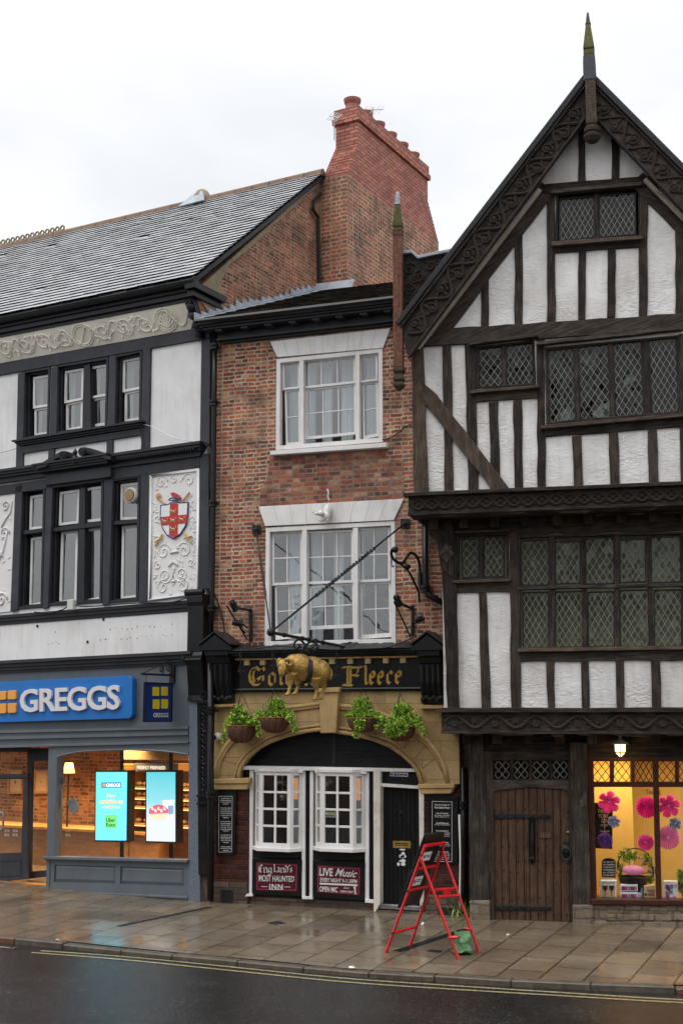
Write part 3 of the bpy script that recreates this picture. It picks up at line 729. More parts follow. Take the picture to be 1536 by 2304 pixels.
# ================================================================ SETTING
KERB = [ground(x, y) for x, y in ((-1500, 1990), (-700, 2052), (-200, 2092), (0, 2109), (125, 2121), (280, 2137), (430, 2152), (620, 2169), (768, 2184), (988, 2197), (1148, 2207), (1328, 2215), (1518, 2222), (1900, 2232), (2600, 2240))]
def smooth_line(pts, m_=6):
    out = []
    for k in range(len(pts) - 1):
        p0, p1, p2, p3 = pts[max(k - 1, 0)], pts[k], pts[k + 1], pts[min(k + 2, len(pts) - 1)]
        for j in range(m_):
            t_ = j / m_; out.append(.5 * ((2 * p1) + (p2 - p0) * t_ + (2 * p0 - 5 * p1 + 4 * p2 - p3) * t_ ** 2 + (3 * p1 - p0 - 3 * p2 + p3) * t_ ** 3))
    return out + [pts[-1]]
KL = smooth_line(KERB)
ROADZ = min(p.z for p in KL) - .066
def off_line(pts, d):
    out = []
    for k, p in enumerate(pts):
        t_ = (pts[min(k + 1, len(pts) - 1)] - pts[max(k - 1, 0)]); t_.z = 0; t_.normalize(); out.append(p + Vector((t_.y, -t_.x, 0)) * d)
    return out
KIN = off_line(KL, -.16)
mb = MB()
top = [Vector((p.x, p.y, gz(p.y))) for p in KIN]
for a, b2 in zip(top, top[1:]):
    mb.face([a, b2, Vector((b2.x, 8, gz(8) - .13)), Vector((a.x, 8, gz(8) - .13))]) if False else mb.face([a, b2, Vector((b2.x, 9, gz(9))), Vector((a.x, 9, gz(9)))])
single('pavement', 'wet stone flag pavement in front of the buildings', 'pavement', W0, mb, 'wet_paving', (0, 0, 0), kind='structure')
# kerb: separate stones in a row
mb = MB(); acc = 0; seg = []; random.seed(3); ln = .9
def kstone(a, b2, c, d, i):
    h = random.uniform(-.014, .008); mb.cur = 1 if i % 11 == 5 else 0
    up = Vector((0, 0, h)); P = [Vector((p.x, p.y, gz(p.y))) + up for p in (a, b2, c, d)]
    mb.prism(P, Vector((0, 0, -.25)))
i0 = 0; si = 0; dens = []
for a, b2 in zip(KL, KL[1:]):
    n_ = max(1, int((b2 - a).length / .05)); dens += [a.lerp(b2, j / n_) for j in range(n_)]
din = off_line(dens, -.155); i = 0
while i < len(dens) - 4:
    j = i; l = 0; want = random.uniform(.75, 1.0)
    while j < len(dens) - 1 and l < want: l += (dens[j + 1] - dens[j]).length; j += 1
    g_ = (dens[j] - dens[i]).normalized() * .006
    kstone(dens[i] + g_, dens[j] - g_, din[j] - g_, din[i] + g_, si); si += 1; i = j
single('kerb', 'worn kerb stones along the pavement edge', 'kerb', W0, mb, ['kerb_stone', 'kerb_red'], (0, 0, 0), bevel=.014, kind='structure')
mb = MB(); S = 160
n_ = 1
mb.face([(-S, -S, ROADZ), (S, -S, ROADZ), (S, S, ROADZ), (-S, S, ROADZ)])
single('road', 'wet dark asphalt road', 'road', W0, mb, 'wet_asphalt', (0, 0, ROADZ), kind='structure')
def stripe(pix, wd, name):
    P = smooth_line([hit(x, y, Vector((0, 0, ROADZ + .004)), Vector((0, 0, 1))) for x, y in pix], 8); mb = MB(); Q_ = off_line(P, wd)
    for k in range(len(P) - 1): mb.face([P[k], P[k + 1], Q_[k + 1], Q_[k]])
    single(name, 'worn double yellow lines painted beside the kerb', 'road marking', W0, mb, 'yellow_paint', (0, 0, ROADZ), kind='structure')
stripe([(95, 2138), (280, 2151), (480, 2170), (768, 2199), (1000, 2215), (1250, 2231), (1536, 2248), (2000, 2268), (2600, 2285)], .066, 'yellow_line')
stripe([(75, 2142), (280, 2158), (480, 2178), (768, 2207), (1000, 2223), (1250, 2238), (1536, 2254.5), (2000, 2275), (2600, 2293)], .066, 'yellow_line')
stripe([(-900, 2075), (-400, 2098), (0, 2129), (26, 2133)], .07, 'yellow_line')
# drains, covers, litter
def drain(a, b2, wd, label):
    A_, B_ = ground(*a, up=.004), ground(*b2, up=.004); d = (B_ - A_); l = d.length; d.normalize(); s_ = Vector((d.y, -d.x, 0)); mb = MB(); n_ = int(l / .06)
    z_ = Vector((0, 0, .001))
    mb.prism([A_, B_, B_ + s_ * wd, A_ + s_ * wd], Vector((0, 0, -.05))); mb.cur = 1
    for k in range(n_):
        for c in (.28, .72):
            p = A_ + d * (l * (k + .5) / n_) + s_ * wd * c + Vector((0, 0, .004)); e, f = d * .017, s_ * wd * .14; mb.face([p - e - f, p + e - f, p + e + f, p - e + f])
    return single('drain_channel', label, 'drain', W0, mb, ['iron', 'gloss_black'], A_, group='drain channels across the pavement')
drain((262, 2083), (467, 2040), .10, 'narrow slotted iron drain channel running out from the shop corner downpipe')
drain((882, 2139), (1038, 2090), .14, 'iron drain channel cover running under the red folding sign frame')
def plate(pix, label, m_='iron'):
    P = [ground(x, y, up=.004) for x, y in pix]; mb = MB(); mb.prism(P, Vector((0, 0, -.02))); single('access_cover', label, 'cover', W0, mb, m_, P[0], group='small covers in the paving')
plate(((600, 2076), (618, 2081), (645, 2077), (628, 2072)), 'small dark square cover in the paving below the live music board')
plate(((960, 2140), (988, 2144), (996, 2139), (970, 2136)), 'small dark square cover in the paving between the legs of the red frame')
def litter(x, y, r, label, m_='paper_white'):
    p = ground(x, y, up=.004); mb = MB(); k = 6
    mb.mesh([p + Vector((math.cos(j) * r * random.uniform(.5, 1), math.sin(j) * r * random.uniform(.4, .8), random.uniform(0, .03))) for j in range(k)] + [p + Vector((0, 0, .035))], [[j, (j + 1) % k, k] for j in range(k)]); single('litter', label, 'litter', W0, mb, m_, p, group='scraps of litter')
litter(130, 2118, .05, 'white scrap of litter on the kerb at far left')
litter(793, 2180, .06, 'crumpled pale litter on the kerb below the pub')
litter(950, 2080, .04, 'flat white scrap on the paving by the pub door')
litter(1142, 2106, .03, 'tiny white scrap on the paving below the oak door')
# invented buildings across the street, added out of view for reflections in the panes
def reflection_terrace(x0, x1, h, rf, label):
    t_ = thing('reflection_building', label, 'building', W0, (x0, -27, ROADZ), 'invented buildings across the street'); mb = MB(); mb.box(x0, x1, -36, -27, ROADZ, h); part('wall', t_, mb, 'far_brick')
    mb = MB(); mb.prism([(x0, -27 + .3, h), (x0, -31.5, h + rf), (x0, -36.3, h)], Vector((x1 - x0, 0, 0))); part('roof', t_, mb, 'slate')
    mb = MB(); gm = MB(); n_ = max(2, int((x1 - x0) / 2.6))
    for fl in range(int(h / 3)):
        for k in range(n_):
            cx = x0 + (k + .5) * (x1 - x0) / n_; z_ = .9 + fl * 3
            mb.ring(rectQ(cx - .6, cx + .6, z_, z_ + 1.6, -26.95), rectQ(cx - .52, cx + .52, z_ + .08, z_ + 1.52, -26.95), -.1)
            gm.box(cx - .52, cx + .52, -26.99, -26.97, z_ + .08, z_ + 1.52)
    f = part('window', t_, mb, 'white_paint'); part('pane', f, gm, 'lead_glass')
# plain neighbour just outside the frame on the right
nb_ = thing('brick_house', 'plain brick house beyond the right edge of the photo next to the timbered house', 'building', T, (5.3, .3, 0)); mb = wall_holes(rectQ(5.3, 11.5, 0, 8.6, .3), [rectQ(x, x + 1.1, z, z + 1.6, .3) for x in (6.1, 9.0) for z in (1.0, 4.0, 6.3)], .3); part('wall', nb_, mb, 'pub_brick')
mb = MB(); mb.box(5.3, 5.6, .6, 7, 0, 8.6); part('side_wall', nb_, mb, 'pub_brick'); mb = MB(); mb.prism([(5.2, .0, 8.6), (5.2, 3.6, 11.2), (5.2, 7.2, 8.6)], Vector((6.4, 0, 0))); part('roof', nb_, mb, 'clay_tile')
for x in (6.1, 9.0):
    for z in (1.0, 4.0, 6.3): Q = rectQ(x, x + 1.1, z, z + 1.6, .42); w_ = sash(nb_, Q, 2, 4, name='window'); room(w_, Q, .8)
x_ = -52
for wd, h, rf in ((11, 8.2, 3), (8, 13, 3.6), (12, 9, 4), (9, 8.5, 3), (10, 21, 8), (13, 10, 4), (9, 8, 3)):
    reflection_terrace(x_, x_ + wd, h * .62, rf * .7, 'invented brick building across the street, out of view, added for dark reflections in window panes'); x_ += wd + .3

# ================================================================ LEFT SHOP BUILDING
shop = thing('shop_building', 'white and charcoal timber framed shop building with grey slate roof and tall brick chimney', 'building', L, (-3, 0, 0))
OL = -.6
# upper wall with openings
win_z1 = [(165, 990, 342, 962, 330, 1425, 160, 1450), (382, 952, 728, 895, 716, 1372, 372, 1412), (772, 885, 950, 848, 943, 1335, 760, 1358)]
win_z2 = [(150, 440, 308, 414, 290, 1232, 120, 1246), (350, 398, 694, 368, 682, 1200, 322, 1222), (750, 378, 938, 350, 924, 1190, 725, 1206)]
def lvl(Qp):                                   # square up the opening
    return Qp
OP = [fp(L, 'Z1', c) for c in win_z1] + [fp(L, 'Z2', c) for c in win_z2]
outer = [L.p(-420, 720), L.p(470, 640), L.p(462, 1465), L.p(-420, 1512)]
outer[0].x = outer[3].x = -8.5; outer[0].z = 10.6; outer[3].z = outer[2].z - .05
wall = part('wall', shop, wall_holes(outer, OP, .3), 'white_render')
# framing members (charcoal)
FRM = [('beam', 'Z1', (-700, 1065, 1395, 682, 1395, 768, -700, 1140)),          # head beam
       ('post', 'Z1', (1338, 780, 1397, 772, 1392, 1478, 1328, 1488)),
       ('post', 'Z2', (1330, 215, 1385, 205, 1393, 1105, 1318, 1112)),
       ('post', 'Z1', (120, 1006, 166, 992, 150, 1640, 105, 1648)),
       ('post', 'Z1', (342, 968, 384, 955, 376, 1418, 330, 1425)),
       ('post', 'Z1', (726, 898, 772, 888, 764, 1362, 716, 1372)),
       ('post', 'Z1', (948, 842, 1000, 832, 988, 1512, 942, 1520)),
       ('rail', 'Z1', (150, 1490, 950, 1365, 945, 1412, 146, 1538)),
       ('post', 'Z1', (322, 1512, 360, 1506, 356, 1606, 318, 1612)),
       ('post', 'Z1', (708, 1450, 748, 1443, 746, 1548, 706, 1556)),
       ('beam', 'Z2', (-700, 525, 1330, 228, 1326, 302, -700, 580)),
       ('post', 'Z2', (102, 425, 151, 415, 118, 1250, 72, 1260)),
       ('post', 'Z2', (306, 408, 352, 398, 320, 1232, 284, 1240)),
       ('post', 'Z2', (692, 372, 750, 362, 724, 1208, 680, 1216)),
       ('post', 'Z2', (936, 346, 990, 335, 978, 1192, 922, 1198))]
for nm, z, c in FRM: qpart(nm, shop, L, z, c, .05, .07, 'charcoal_paint', 0, .006)
# window casings, sashes
def lwin(op, sashes, mull=None, tr=None):
    c = MB(); I = inset(op, .05); c.ring([p + Vector((0, -.03, 0)) for p in op], [p + Vector((0, -.03, 0)) for p in I], .3)
    I2 = inset(op, .085); c.ring([p + Vector((0, .05, 0)) for p in I], [p + Vector((0, .05, 0)) for p in I2], .2)
    wdw = part('window', shop, c, 'black_paint', .004)
    room(wdw, op, 1.1, 'room_pale', .1, .3)
    for z, co_, o, fb in sashes:
        sash(wdw, fp(L, z, co_, o), 1, 1, .052, .02, .045, 'white_paint', 'glass', fb)
    return wdw
SW1 = [[(222, 1030, 338, 1010, 334, 1222, 220, 1240), (230, 1240, 334, 1222, 326, 1420, 230, 1436)],
       [(432, 990, 558, 968, 552, 1180, 428, 1205), (440, 1205, 552, 1180, 548, 1384, 440, 1402)],
       [(597, 962, 724, 940, 718, 1152, 595, 1175), (608, 1175, 718, 1152, 712, 1358, 608, 1376)],
       [(818, 915, 950, 890, 944, 1106, 815, 1132), (830, 1132, 944, 1106, 942, 1326, 828, 1341)]]
SW2 = [[(202, 490, 308, 475, 304, 705, 196, 716), (207, 770, 303, 755, 290, 1225, 195, 1240)],
       [(398, 464, 530, 446, 522, 672, 392, 688), (408, 728, 520, 712, 508, 1204, 394, 1221)],
       [(566, 440, 692, 420, 690, 655, 560, 668), (573, 710, 690, 695, 680, 1190, 563, 1210)],
       [(803, 412, 938, 396, 934, 645, 800, 650), (812, 690, 932, 678, 922, 1175, 803, 1195)]]
for op, ids, SW, z in ((OP[0], (0,), SW1, 'Z1'), (OP[1], (1, 2), SW1, 'Z1'), (OP[2], (3,), SW1, 'Z1'), (OP[3], (0,), SW2, 'Z2'), (OP[4], (1, 2), SW2, 'Z2'), (OP[5], (3,), SW2, 'Z2')):
    ss = []
    for i in ids: ss += [(z, SW[i][0], -.10, .05), (z, SW[i][1], -.14, .09)]
    wd_ = lwin(op, ss)
    if z == 'Z1' and len(ids) == 2: qpart('mullion', wd_, L, 'Z1', (560, 950, 598, 940, 606, 1376, 548, 1388), -.02, .2, 'black_paint')
    if z == 'Z2' and len(ids) == 2: qpart('mullion', wd_, L, 'Z2', (530, 440, 566, 432, 560, 1212, 510, 1218), -.02, .2, 'black_paint')
    if z == 'Z2':
        tb = {3: (152, 722, 306, 700, 304, 725, 152, 748), 4: (352, 702, 692, 655, 690, 688, 350, 728), 5: (755, 656, 936, 640, 934, 665, 752, 684)}[{0: 3, 1: 4, 3: 5}[ids[0]]]
        qpart('transom', wd_, L, 'Z2', tb, .0, .22, 'black_paint')
    for i in ids:
        a, b2 = fp(L, z, SW[i][1][4:8] , -.55) if False else (f1(L, z, SW[i][1][6] + 6, SW[i][1][7], -.4), f1(L, z, SW[i][1][4] - 4, SW[i][1][5], -.4))
        zt = f1(L, z, SW[i][0][0], SW[i][0][1], -.4).z
        if z == 'Z1': drape(wd_, a + Vector((-.12, 0, 0)), a.lerp(b2, .5), zt + .2, a.z - .2, .02, 5)
        elif i != 2:
            mbk = MB(); mbk.face([Vector((a.x - .4, .42, zt + .2)), Vector((b2.x + .2, .42, zt + .2)), Vector((b2.x + .2, .42, zt - .62)), Vector((a.x - .4, .42, zt - .62))]); part('blind', wd_, mbk, 'blind')
# sills, cornices
def mould(name, fr, z, top, bot, prof, mat_, parent, ends=True, bevel=.004):
    """stacked courses between a top line and a bottom line; prof = [(share, offset)...]"""
    A0, A1 = f1(fr, z, *top[0], 0), f1(fr, z, *top[1], 0); B0, B1 = f1(fr, z, *bot[0], 0), f1(fr, z, *bot[1], 0); mb = MB(); t0 = 0
    for sh, o in prof:
        t1 = t0 + sh
        P = [A0.lerp(B0, t0), A1.lerp(B1, t0), A1.lerp(B1, t1), A0.lerp(B0, t1)]
        for p in P: p.y = -o
        P[1].x += o * .5; P[2].x += o * .5
        mb.prism(P, o + .02, off=random.random()); t0 = t1
    return part(name, parent, mb, mat_, bevel)
mould('sill', L, 'Z1', ((118, 1462), (952, 1330)), ((145, 1492), (948, 1368)), [(.35, .19), (.35, .13), (.3, .09)], 'black_paint', shop)
mould('cornice', L, 'Z2', ((-700, 435), (1345, 145)), ((-700, 505), (1335, 232)), [(.22, .26), (.2, .22), (.2, .17), (.38, .1)], 'black_paint', shop)
mould('cornice', L, 'Z2', ((-700, 1345), (1285, 1186)), ((-700, 1405), (1282, 1256)), [(.3, .14), (.35, .11), (.35, .08)], 'black_paint', shop)
# dentils under the middle cornice
mb = MB(); A0, A1 = f1(L, 'Z2', 745, 262), f1(L, 'Z2', 1335, 178)
for k in range(40):
    p = A0.lerp(A1, k / 39); mb.box(p.x - .011, p.x + .011, -.235, -.16, p.z - .05, p.z - .015)
part('dentil_row', shop, mb, 'black_paint')
# projecting centre break of the cornice and the scrolled pediment
mould('cornice', L, 'Z2', ((300, 300), (742, 232)), ((305, 350), (738, 290)), [(.25, .38), (.25, .34), (.25, .3), (.25, .26)], 'black_paint', shop)
qpart('beam', shop, L, 'Z2', (305, 352, 738, 292, 735, 362, 308, 418), .13, .09, 'charcoal_paint', 0, .006)
mb = MB()
def sc(z, pts, o): return [f1(L, z, x, y, o) for x, y in pts]
for pts, cen, r_ in (([(245, 290), (300, 275), (345, 245), (385, 205), (410, 192), (432, 190), (445, 200)], (424, 222), 32), ([(735, 228), (690, 215), (640, 190), (600, 172), (565, 165), (540, 168)], (548, 198), 30)):
    up_ = sc('Z2', pts, .36); c = f1(L, 'Z2', *cen, .36); r = r_ / 2.954 / 128
    for a, b2 in zip(up_, up_[1:]):
        mb.prism([a, b2, b2 - Vector((0, 0, .06)), a - Vector((0, 0, .06))], .3)
    mb.lathe(c + Vector((0, -.02, 0)), [(r, 0), (r, .34)], 20, 'y')
    sp = spiral(c, r * .95, 1.6, 0, 1, 22, -.04); mb.tube(sp, r * .13, 5)
    base_ = sc('Z2', [(pts[0][0], pts[0][1] + 4), (cen[0], cen[1])], .3)
    mb.prism([up_[0], up_[len(up_) // 2], c, base_[0] - Vector((0, 0, .03))], .25)
mb.lathe(f1(L, 'Z2', 500, 240, .3), [(.05, -.1), (.07, 0), (.03, .05), (.05, .12), (0, .2)], 10)
part('pediment', shop, mb, 'black_paint', .003)
# frieze: sloping cove of cream plaster with running ornament
zt0, zb0 = f1(L, 'Z1', 600, 655, .34).z, f1(L, 'Z1', 600, 830, .06).z
ur = f1(L, 'Z1', 1290, 600, .2).x
mb = MB(); mb.prism([(-8.5, -.34, zt0), (ur - .10, -.34, zt0), (ur + .02, -.06, zb0), (-8.5, -.06, zb0)], .1); fr_ = part('frieze', shop, mb, 'cream_relief')
mb = MB(); sl_ = Vector((0, .28, zb0 - zt0)); hgt = sl_.length
def cove(u, t_): return Vector((u, -.34 - .012 + .28 * (1 - t_), zb0 + (zt0 - zb0) * t_))
random.seed(11)
for k in range(1, 11):
    uc = ur - .62 - (k - 1) * .98 * .5
    sg = 1 if k % 2 else -1
    if k in (1, 5):
        for rr in (1, .82): mb.tube([cove(uc + .24 * rr * math.cos(a / 20 * 2 * math.pi), .5 + .45 * rr * math.sin(a / 20 * 2 * math.pi)) for a in range(21)], .012, 5)
        if k == 1:
            for a in range(7): mb.tube([cove(uc, .2), cove(uc + .18 * math.cos(R(20 + a * 23)), .25 + .5 * math.sin(R(20 + a * 23)))], .016, 5)
    else:
        for tt, s2 in ((.5, sg),):
            P = [cove(uc + .2 * (1 - f / 18 * .85) * math.cos(sg * f / 18 * 9), tt + .36 * (1 - f / 18 * .85) * math.sin(sg * f / 18 * 9)) for f in range(19)]
            mb.tube(P, .016, 5)
        for f in range(9):
            c = cove(uc + random.uniform(-.24, .24), random.uniform(.15, .85)); leafblob(mb, c, .028, random.uniform(0, 6), ln=2.2)
mb.tube([cove(-8 + (ur + 8) * k / 160, .5 + .33 * math.sin(k * .52)) for k in range(161)], .014, 5)
part('plaster_ornament', fr_, mb, 'cream_relief')
# eaves cornice, gutter
mb = MB(); zg = L.p(215, 690, .5).z
ug = ur + .12
for o0, z0, z1 in ((.36, zt0, zt0 + .07), (.42, zt0 + .07, zt0 + .16), (.47, zt0 + .16, zt0 + .24)): mb.box(-8.5, ug + (o0 - .36) * .8, -o0, .05, z0, z1)
part('eaves_cornice', shop, mb, 'black_paint', .006)
mb = MB(); zgut = zt0 + .30
mb.tube([(-8.5, -.54, zgut), (ug + .12, -.54, zgut)], .085, 10); mb.box(-8.5, ug + .12, -.5, -.40, zgut - .09, zgut + .06)
part('gutter', shop, mb, 'gloss_black')
# carved end bracket under the eaves
mb = MB(); ue = ug + .02
mb.prism([(ue, -.46, zt0 + .02), (ue, .05, zt0 + .02), (ue, .05, zb0 - .25), (ue, -.08, zb0 - .22), (ue, -.14, zb0 + .05), (ue, -.34, zt0 - .18)], Vector((-.17, 0, 0)))
for k in range(4): mb.ball((ue - .08, -.40 + k * .085, zt0 - .12 - k * .15), .075, 10, 6)
for k in range(3): mb.tube([p + Vector((0, 0, 0)) for p in spiral((ue - .09, -.46 + k * .1, zt0 - .08 - k * .2), .07, 1.4, 0, 1, 14)], .014, 5)
part('eaves_bracket', shop, mb, 'black_paint', .003)
mb = MB(); mb.box(ug - .05, ug + .17, -.60, .42, zgut - .15, zgut - .02); mb.box(ug - .05, ug + .10, -.52, .36, zgut - .27, zgut - .15); part('eaves_return', shop, mb, 'gloss_black', .006)
# roof of separate slates
eave = Vector((0, -.62, zgut + .05)); UE = ug + .16
vr = L.onx(728, 388, UE); ridge_y, ridge_z = vr.y, vr.z
sl = Vector((0, ridge_y - eave.y, ridge_z - eave.z)); slen = sl.length; sdir = sl.normalized(); snrm = Vector((0, -sdir.z, sdir.y))
random.seed(5); mb = MB(); nr = 31; ex_ = slen / nr; sw = .31
U0 = -9.6
for r_ in range(nr):
    u = UE - (sw / 2 if r_ % 2 else 0); first = True; base = eave + sdir * (ex_ * r_ - .015)
    x1 = UE
    while x1 > U0:
        x0 = (UE - sw / 2) if (first and r_ % 2) else x1 - sw
        first = False; dz = random.uniform(-.006, .006) if random.random() < .93 else random.uniform(-.03, .02); th = .008; lift = .032 + random.uniform(0, .006); s0 = base + sdir * dz
        if random.random() < .012: s0 = s0 - sdir * random.uniform(.04, .10)
        a, b2 = s0 + snrm * lift, s0 + sdir * (ex_ * 1.25) + snrm * .004
        tl = random.uniform(-.002, .002); g = .004
        v8 = [Vector((x0 + g, a.y, a.z + tl)), Vector((x1 - g, a.y, a.z - tl)), Vector((x1 - g, b2.y, b2.z)), Vector((x0 + g, b2.y, b2.z))]
        mb.prism(v8, -snrm * th, tint=random.random()); x1 = x0
part('roof', shop, mb, 'slate', merge=False)
mb = MB(); mb.prism([Vector((U0, eave.y, eave.z)) - snrm * .05, Vector((UE - .03, eave.y, eave.z)) - snrm * .05, Vector((UE - .03, ridge_y, ridge_z)) - snrm * .05, Vector((U0, ridge_y, ridge_z)) - snrm * .05], -snrm * .08)
mb.prism([Vector((U0, ridge_y * 2 - eave.y, eave.z)), Vector((UE, ridge_y * 2 - eave.y, eave.z)), Vector((UE, ridge_y, ridge_z)), Vector((U0, ridge_y, ridge_z))], Vector((0, 0, -.08)))
part('roof_deck', shop, mb, 'iron')
mb = MB(); x1 = UE
while x1 > U0:
    x0 = x1 - .44; z_ = ridge_z - .02
    mb.prism([(x0 + .006, ridge_y - .13, z_ - .06), (x0 + .006, ridge_y - .08, z_ + .06), (x0 + .006, ridge_y, z_ + .12), (x0 + .006, ridge_y + .08, z_ + .06), (x0 + .006, ridge_y + .13, z_ - .06)], Vector((.43, 0, 0)))
    x1 = x0
uc_ = L.p(140, 540, -ridge_y).x
u_ = uc_
rt = part('ridge_tiles', shop, mb, 'ridge_tile', .01)
mb = MB()
while u_ > U0:
    mb.tube([Vector((u_ + .055 * math.cos(k / 12 * 2 * math.pi), ridge_y, ridge_z + .15 + .06 * math.sin(k / 12 * 2 * math.pi))) for k in range(13)], .022, 6); u_ -= .16
part('ridge_crest', rt, mb, 'mortar')
# old stub on the ridge
us = L.p(452, 450, -ridge_y).x
mb = MB(); mb.lathe((us, ridge_y + .05, ridge_z + .03), [(.26, -.2), (.24, .05), (.13, .22), (.05, .27)], 12); part('chimney_stub', shop, mb, 'mortar', smooth=True)
mb = MB(); mb.prism([(us - .4, ridge_y - .35, ridge_z - .18), (us + .32, ridge_y - .35, ridge_z - .16), (us + .1, ridge_y - .1, ridge_z + .2), (us - .1, ridge_y - .1, ridge_z + .2)], .06); part('flashing', shop, mb, 'lead', .01)
# gable wall to the right
UG = UE - .13
mb = MB(); zb_ = 8.6
g0 = Vector((UG, -.38, zgut - .12)); g1 = Vector((UG, ridge_y, ridge_z - .14)); g2 = Vector((UG, ridge_y * 2 + .4, zgut - .1))
mb.prism([(UG, .15, 9.5), (UG, ridge_y * 2, 9.5), g2, g1, g0, (UG, -.2, zgut - .5), (UG, .15, zgut - .75)], Vector((-.35, 0, 0)))
gab = part('gable_wall', shop, mb, 'gable_brick')
mb = MB(); d_ = (g1 - g0).normalized(); n2 = Vector((0, d_.z, -d_.y)) * 1
pts = [g0 + d_ * .1, g1, g1 + n2 * .16]
k = 14; low = [g0 + d_ * (.1 + (g1 - g0).length * (j / k) * .97) + n2 * (.07 + random.uniform(-.02, .03) + (.42 if j == 1 else .55 if j == 0 else .12 if j == 2 else 0)) for j in range(k, -1, -1)]
mb.prism([p + Vector((.03, 0, 0)) for p in [g0 + d_ * -.02, g1] + low], Vector((-.05, 0, 0))); part('mortar_verge', gab, mb, 'mortar', .004)
mb = MB(); r0, r1 = L.onx(705, 470, UG + .06), L.onx(719, 640, UG + .06); c0 = L.onx(722, 436, UG + .06)
mb.tube([c0, L.onx(706, 452, UG + .08), r0, L.onx(703, 470, UG + .08), L.onx(716, 490, UG + .06), r1], .036, 8); part('gable_downpipe', gab, mb, 'gloss_black')
# chimney stack
cL = L.onx(719, 645, UG); yc = cL.y
cR = L.p(781, 645, -yc); cwx0, cwx1 = UG - .25, cR.x
z_lo = 11.0; z_mid = L.p(781, 392, -yc).z; 
bkx = L.onx(986, 556, cwx1); yb = bkx.y
mb = MB(); mb.box(UG - .02, cwx1, yc, yb, z_lo, z_mid); chim = part('chimney', shop, mb, 'stack_brick')
# modern brick upper part: stepped shoulders then shaft and cap
z_t0 = L.p(805, 330, -yc).z; z_cap0 = L.p(808, 274, -yc).z; z_cap1 = L.p(808, 244, -yc).z
xs0 = L.p(756, 300, -yc - .5).x
xb0 = L.p(727, 400, -yc).x; xs1 = cwx1; ys = L.onx(*q('Z4', 985, 375)[0], cwx1).y - yc; yb2 = L.onx(*q('Z4', 1385, 560)[0], cwx1).y; mb = MB(); z_t0, z_cap0, z_cap1 = [L.onx(*q('Z4', x, y)[0], cwx1).z for x, y in ((985, 375), (988, 236), (988, 165))]
n_ = 12
for k in range(n_):
    f = k / n_; f2 = f; mb.box(xb0 + (xs0 - xb0) * f2, cwx1 + .003, yc - .003 + ys * f, yb + (yb2 - yb) * f, z_mid + (z_t0 - z_mid) * k / n_, z_mid + (z_t0 - z_mid) * (k + 1) / n_)
mb.box(xs0, xs1 + .003, yc + ys, yb2, z_t0, z_cap0)
mb.box(xs0 - .06, xs1 + .06, yc + ys - .06, yb2 + .06, z_cap0, z_cap0 + (z_cap1 - z_cap0) * .45); mb.box(xs0 - .03, xs1 + .03, yc + ys - .03, yb2 + .03, z_cap0 + (z_cap1 - z_cap0) * .45, z_cap1 + .06)
part('stack_top', chim, mb, 'new_brick')
for k in range(6):
    mb = MB(); c = Vector(((xs0 + xs1) / 2, yc + ys + .26 + k * (yb2 - yc - ys - .5) / 5, z_cap1 + .06)); s_ = 1.12 if k == 0 else 1
    mb.lathe(c, [(.15 * s_, -.09), (.15 * s_, .0), (.135 * s_, .16 * s_), (.165 * s_, .22 * s_), (.175 * s_, .28 * s_), (.13 * s_, .28 * s_), (.12 * s_, .05)], 16); part('chimney_pot', chim, mb, 'clay_pot', smooth=False)
# aerials on the stack
def aerial(x, y, dep, label, sc_=1):
    p = L.p(x, y, -dep); mb = MB(); a = thing('tv_aerial', label, 'aerial', L, p - Vector((0, 0, .5)), 'television aerials on the chimney')
    mb.tube([p - Vector((0, 0, .55)), p + Vector((0, 0, .05))], .014, 5); part('mast', a, mb, 'steel')
    mb = MB(); mb.tube([p + Vector((-.3 * sc_, .1, .1)), p + Vector((.3 * sc_, -.1, -.12))], .012, 5)
    for k in range(5):
        c = p + Vector((-.26 * sc_ + k * .13 * sc_, .09 - k * .045, .09 - k * .05)); mb.tube([c + Vector((-.02, -.1, -.13)), c + Vector((.02, .1, .13))], .008, 4)
    part('boom', a, mb, 'steel')
aerial(752, 262, yc + .3, 'small thin aerial left of the chimney cap', .6); aerial(838, 246, yc + 1.3, 'spiky aerial behind the chimney pots', 1)
# white name band with old screw holes, trims
band = fp(L, 'Z2', (-700, 1400, 1282, 1258, 1280, 1521, -700, 1622), .06); mb = MB(); mb.prism(band, .08); nb = part('name_band', shop, mb, 'white_render', .003)
hn = 0
for x0, x1, y0, n_ in ((700, 1215, 1382, 14), (670, 1215, 1450, 16), (335, 400, 1392, 4), (315, 420, 1468, 5)):
    for k in range(n_):
        if random.random() < .85:
            p = f1(L, 'Z2', x0 + (x1 - x0) * k / n_ + random.uniform(-8, 8), y0 - 45 * (k / n_) * (1 if x0 > 600 else .1) + random.uniform(-8, 8), .062); mb = MB(); mb.lathe(p, [(random.uniform(.006, .013), -.001), (.004, .002)], 6, 'y'); part('screw_hole', nb, mb, 'gloss_black')
for x, y in ((252, 1355), (690, 1310), (585, 1460)): mb = MB(); mb.lathe(f1(L, 'Z2', x, y, .062), [(.028, -.012), (.02, .004)], 8, 'y'); part('bolt', nb, mb, 'gloss_black')
qpart('trim_strip', shop, L, 'Z2', (-700, 1622, 1280, 1521, 1280, 1533, -700, 1634), .09, .1, 'red_oak', 0, .002)
mould('shop_cornice', L, 'Z3', ((-700, 150), (1282, 47)), ((-700, 225), (1282, 132)), [(.25, .24), (.3, .18), (.25, .14), (.2, .1)], 'charcoal_paint', shop)
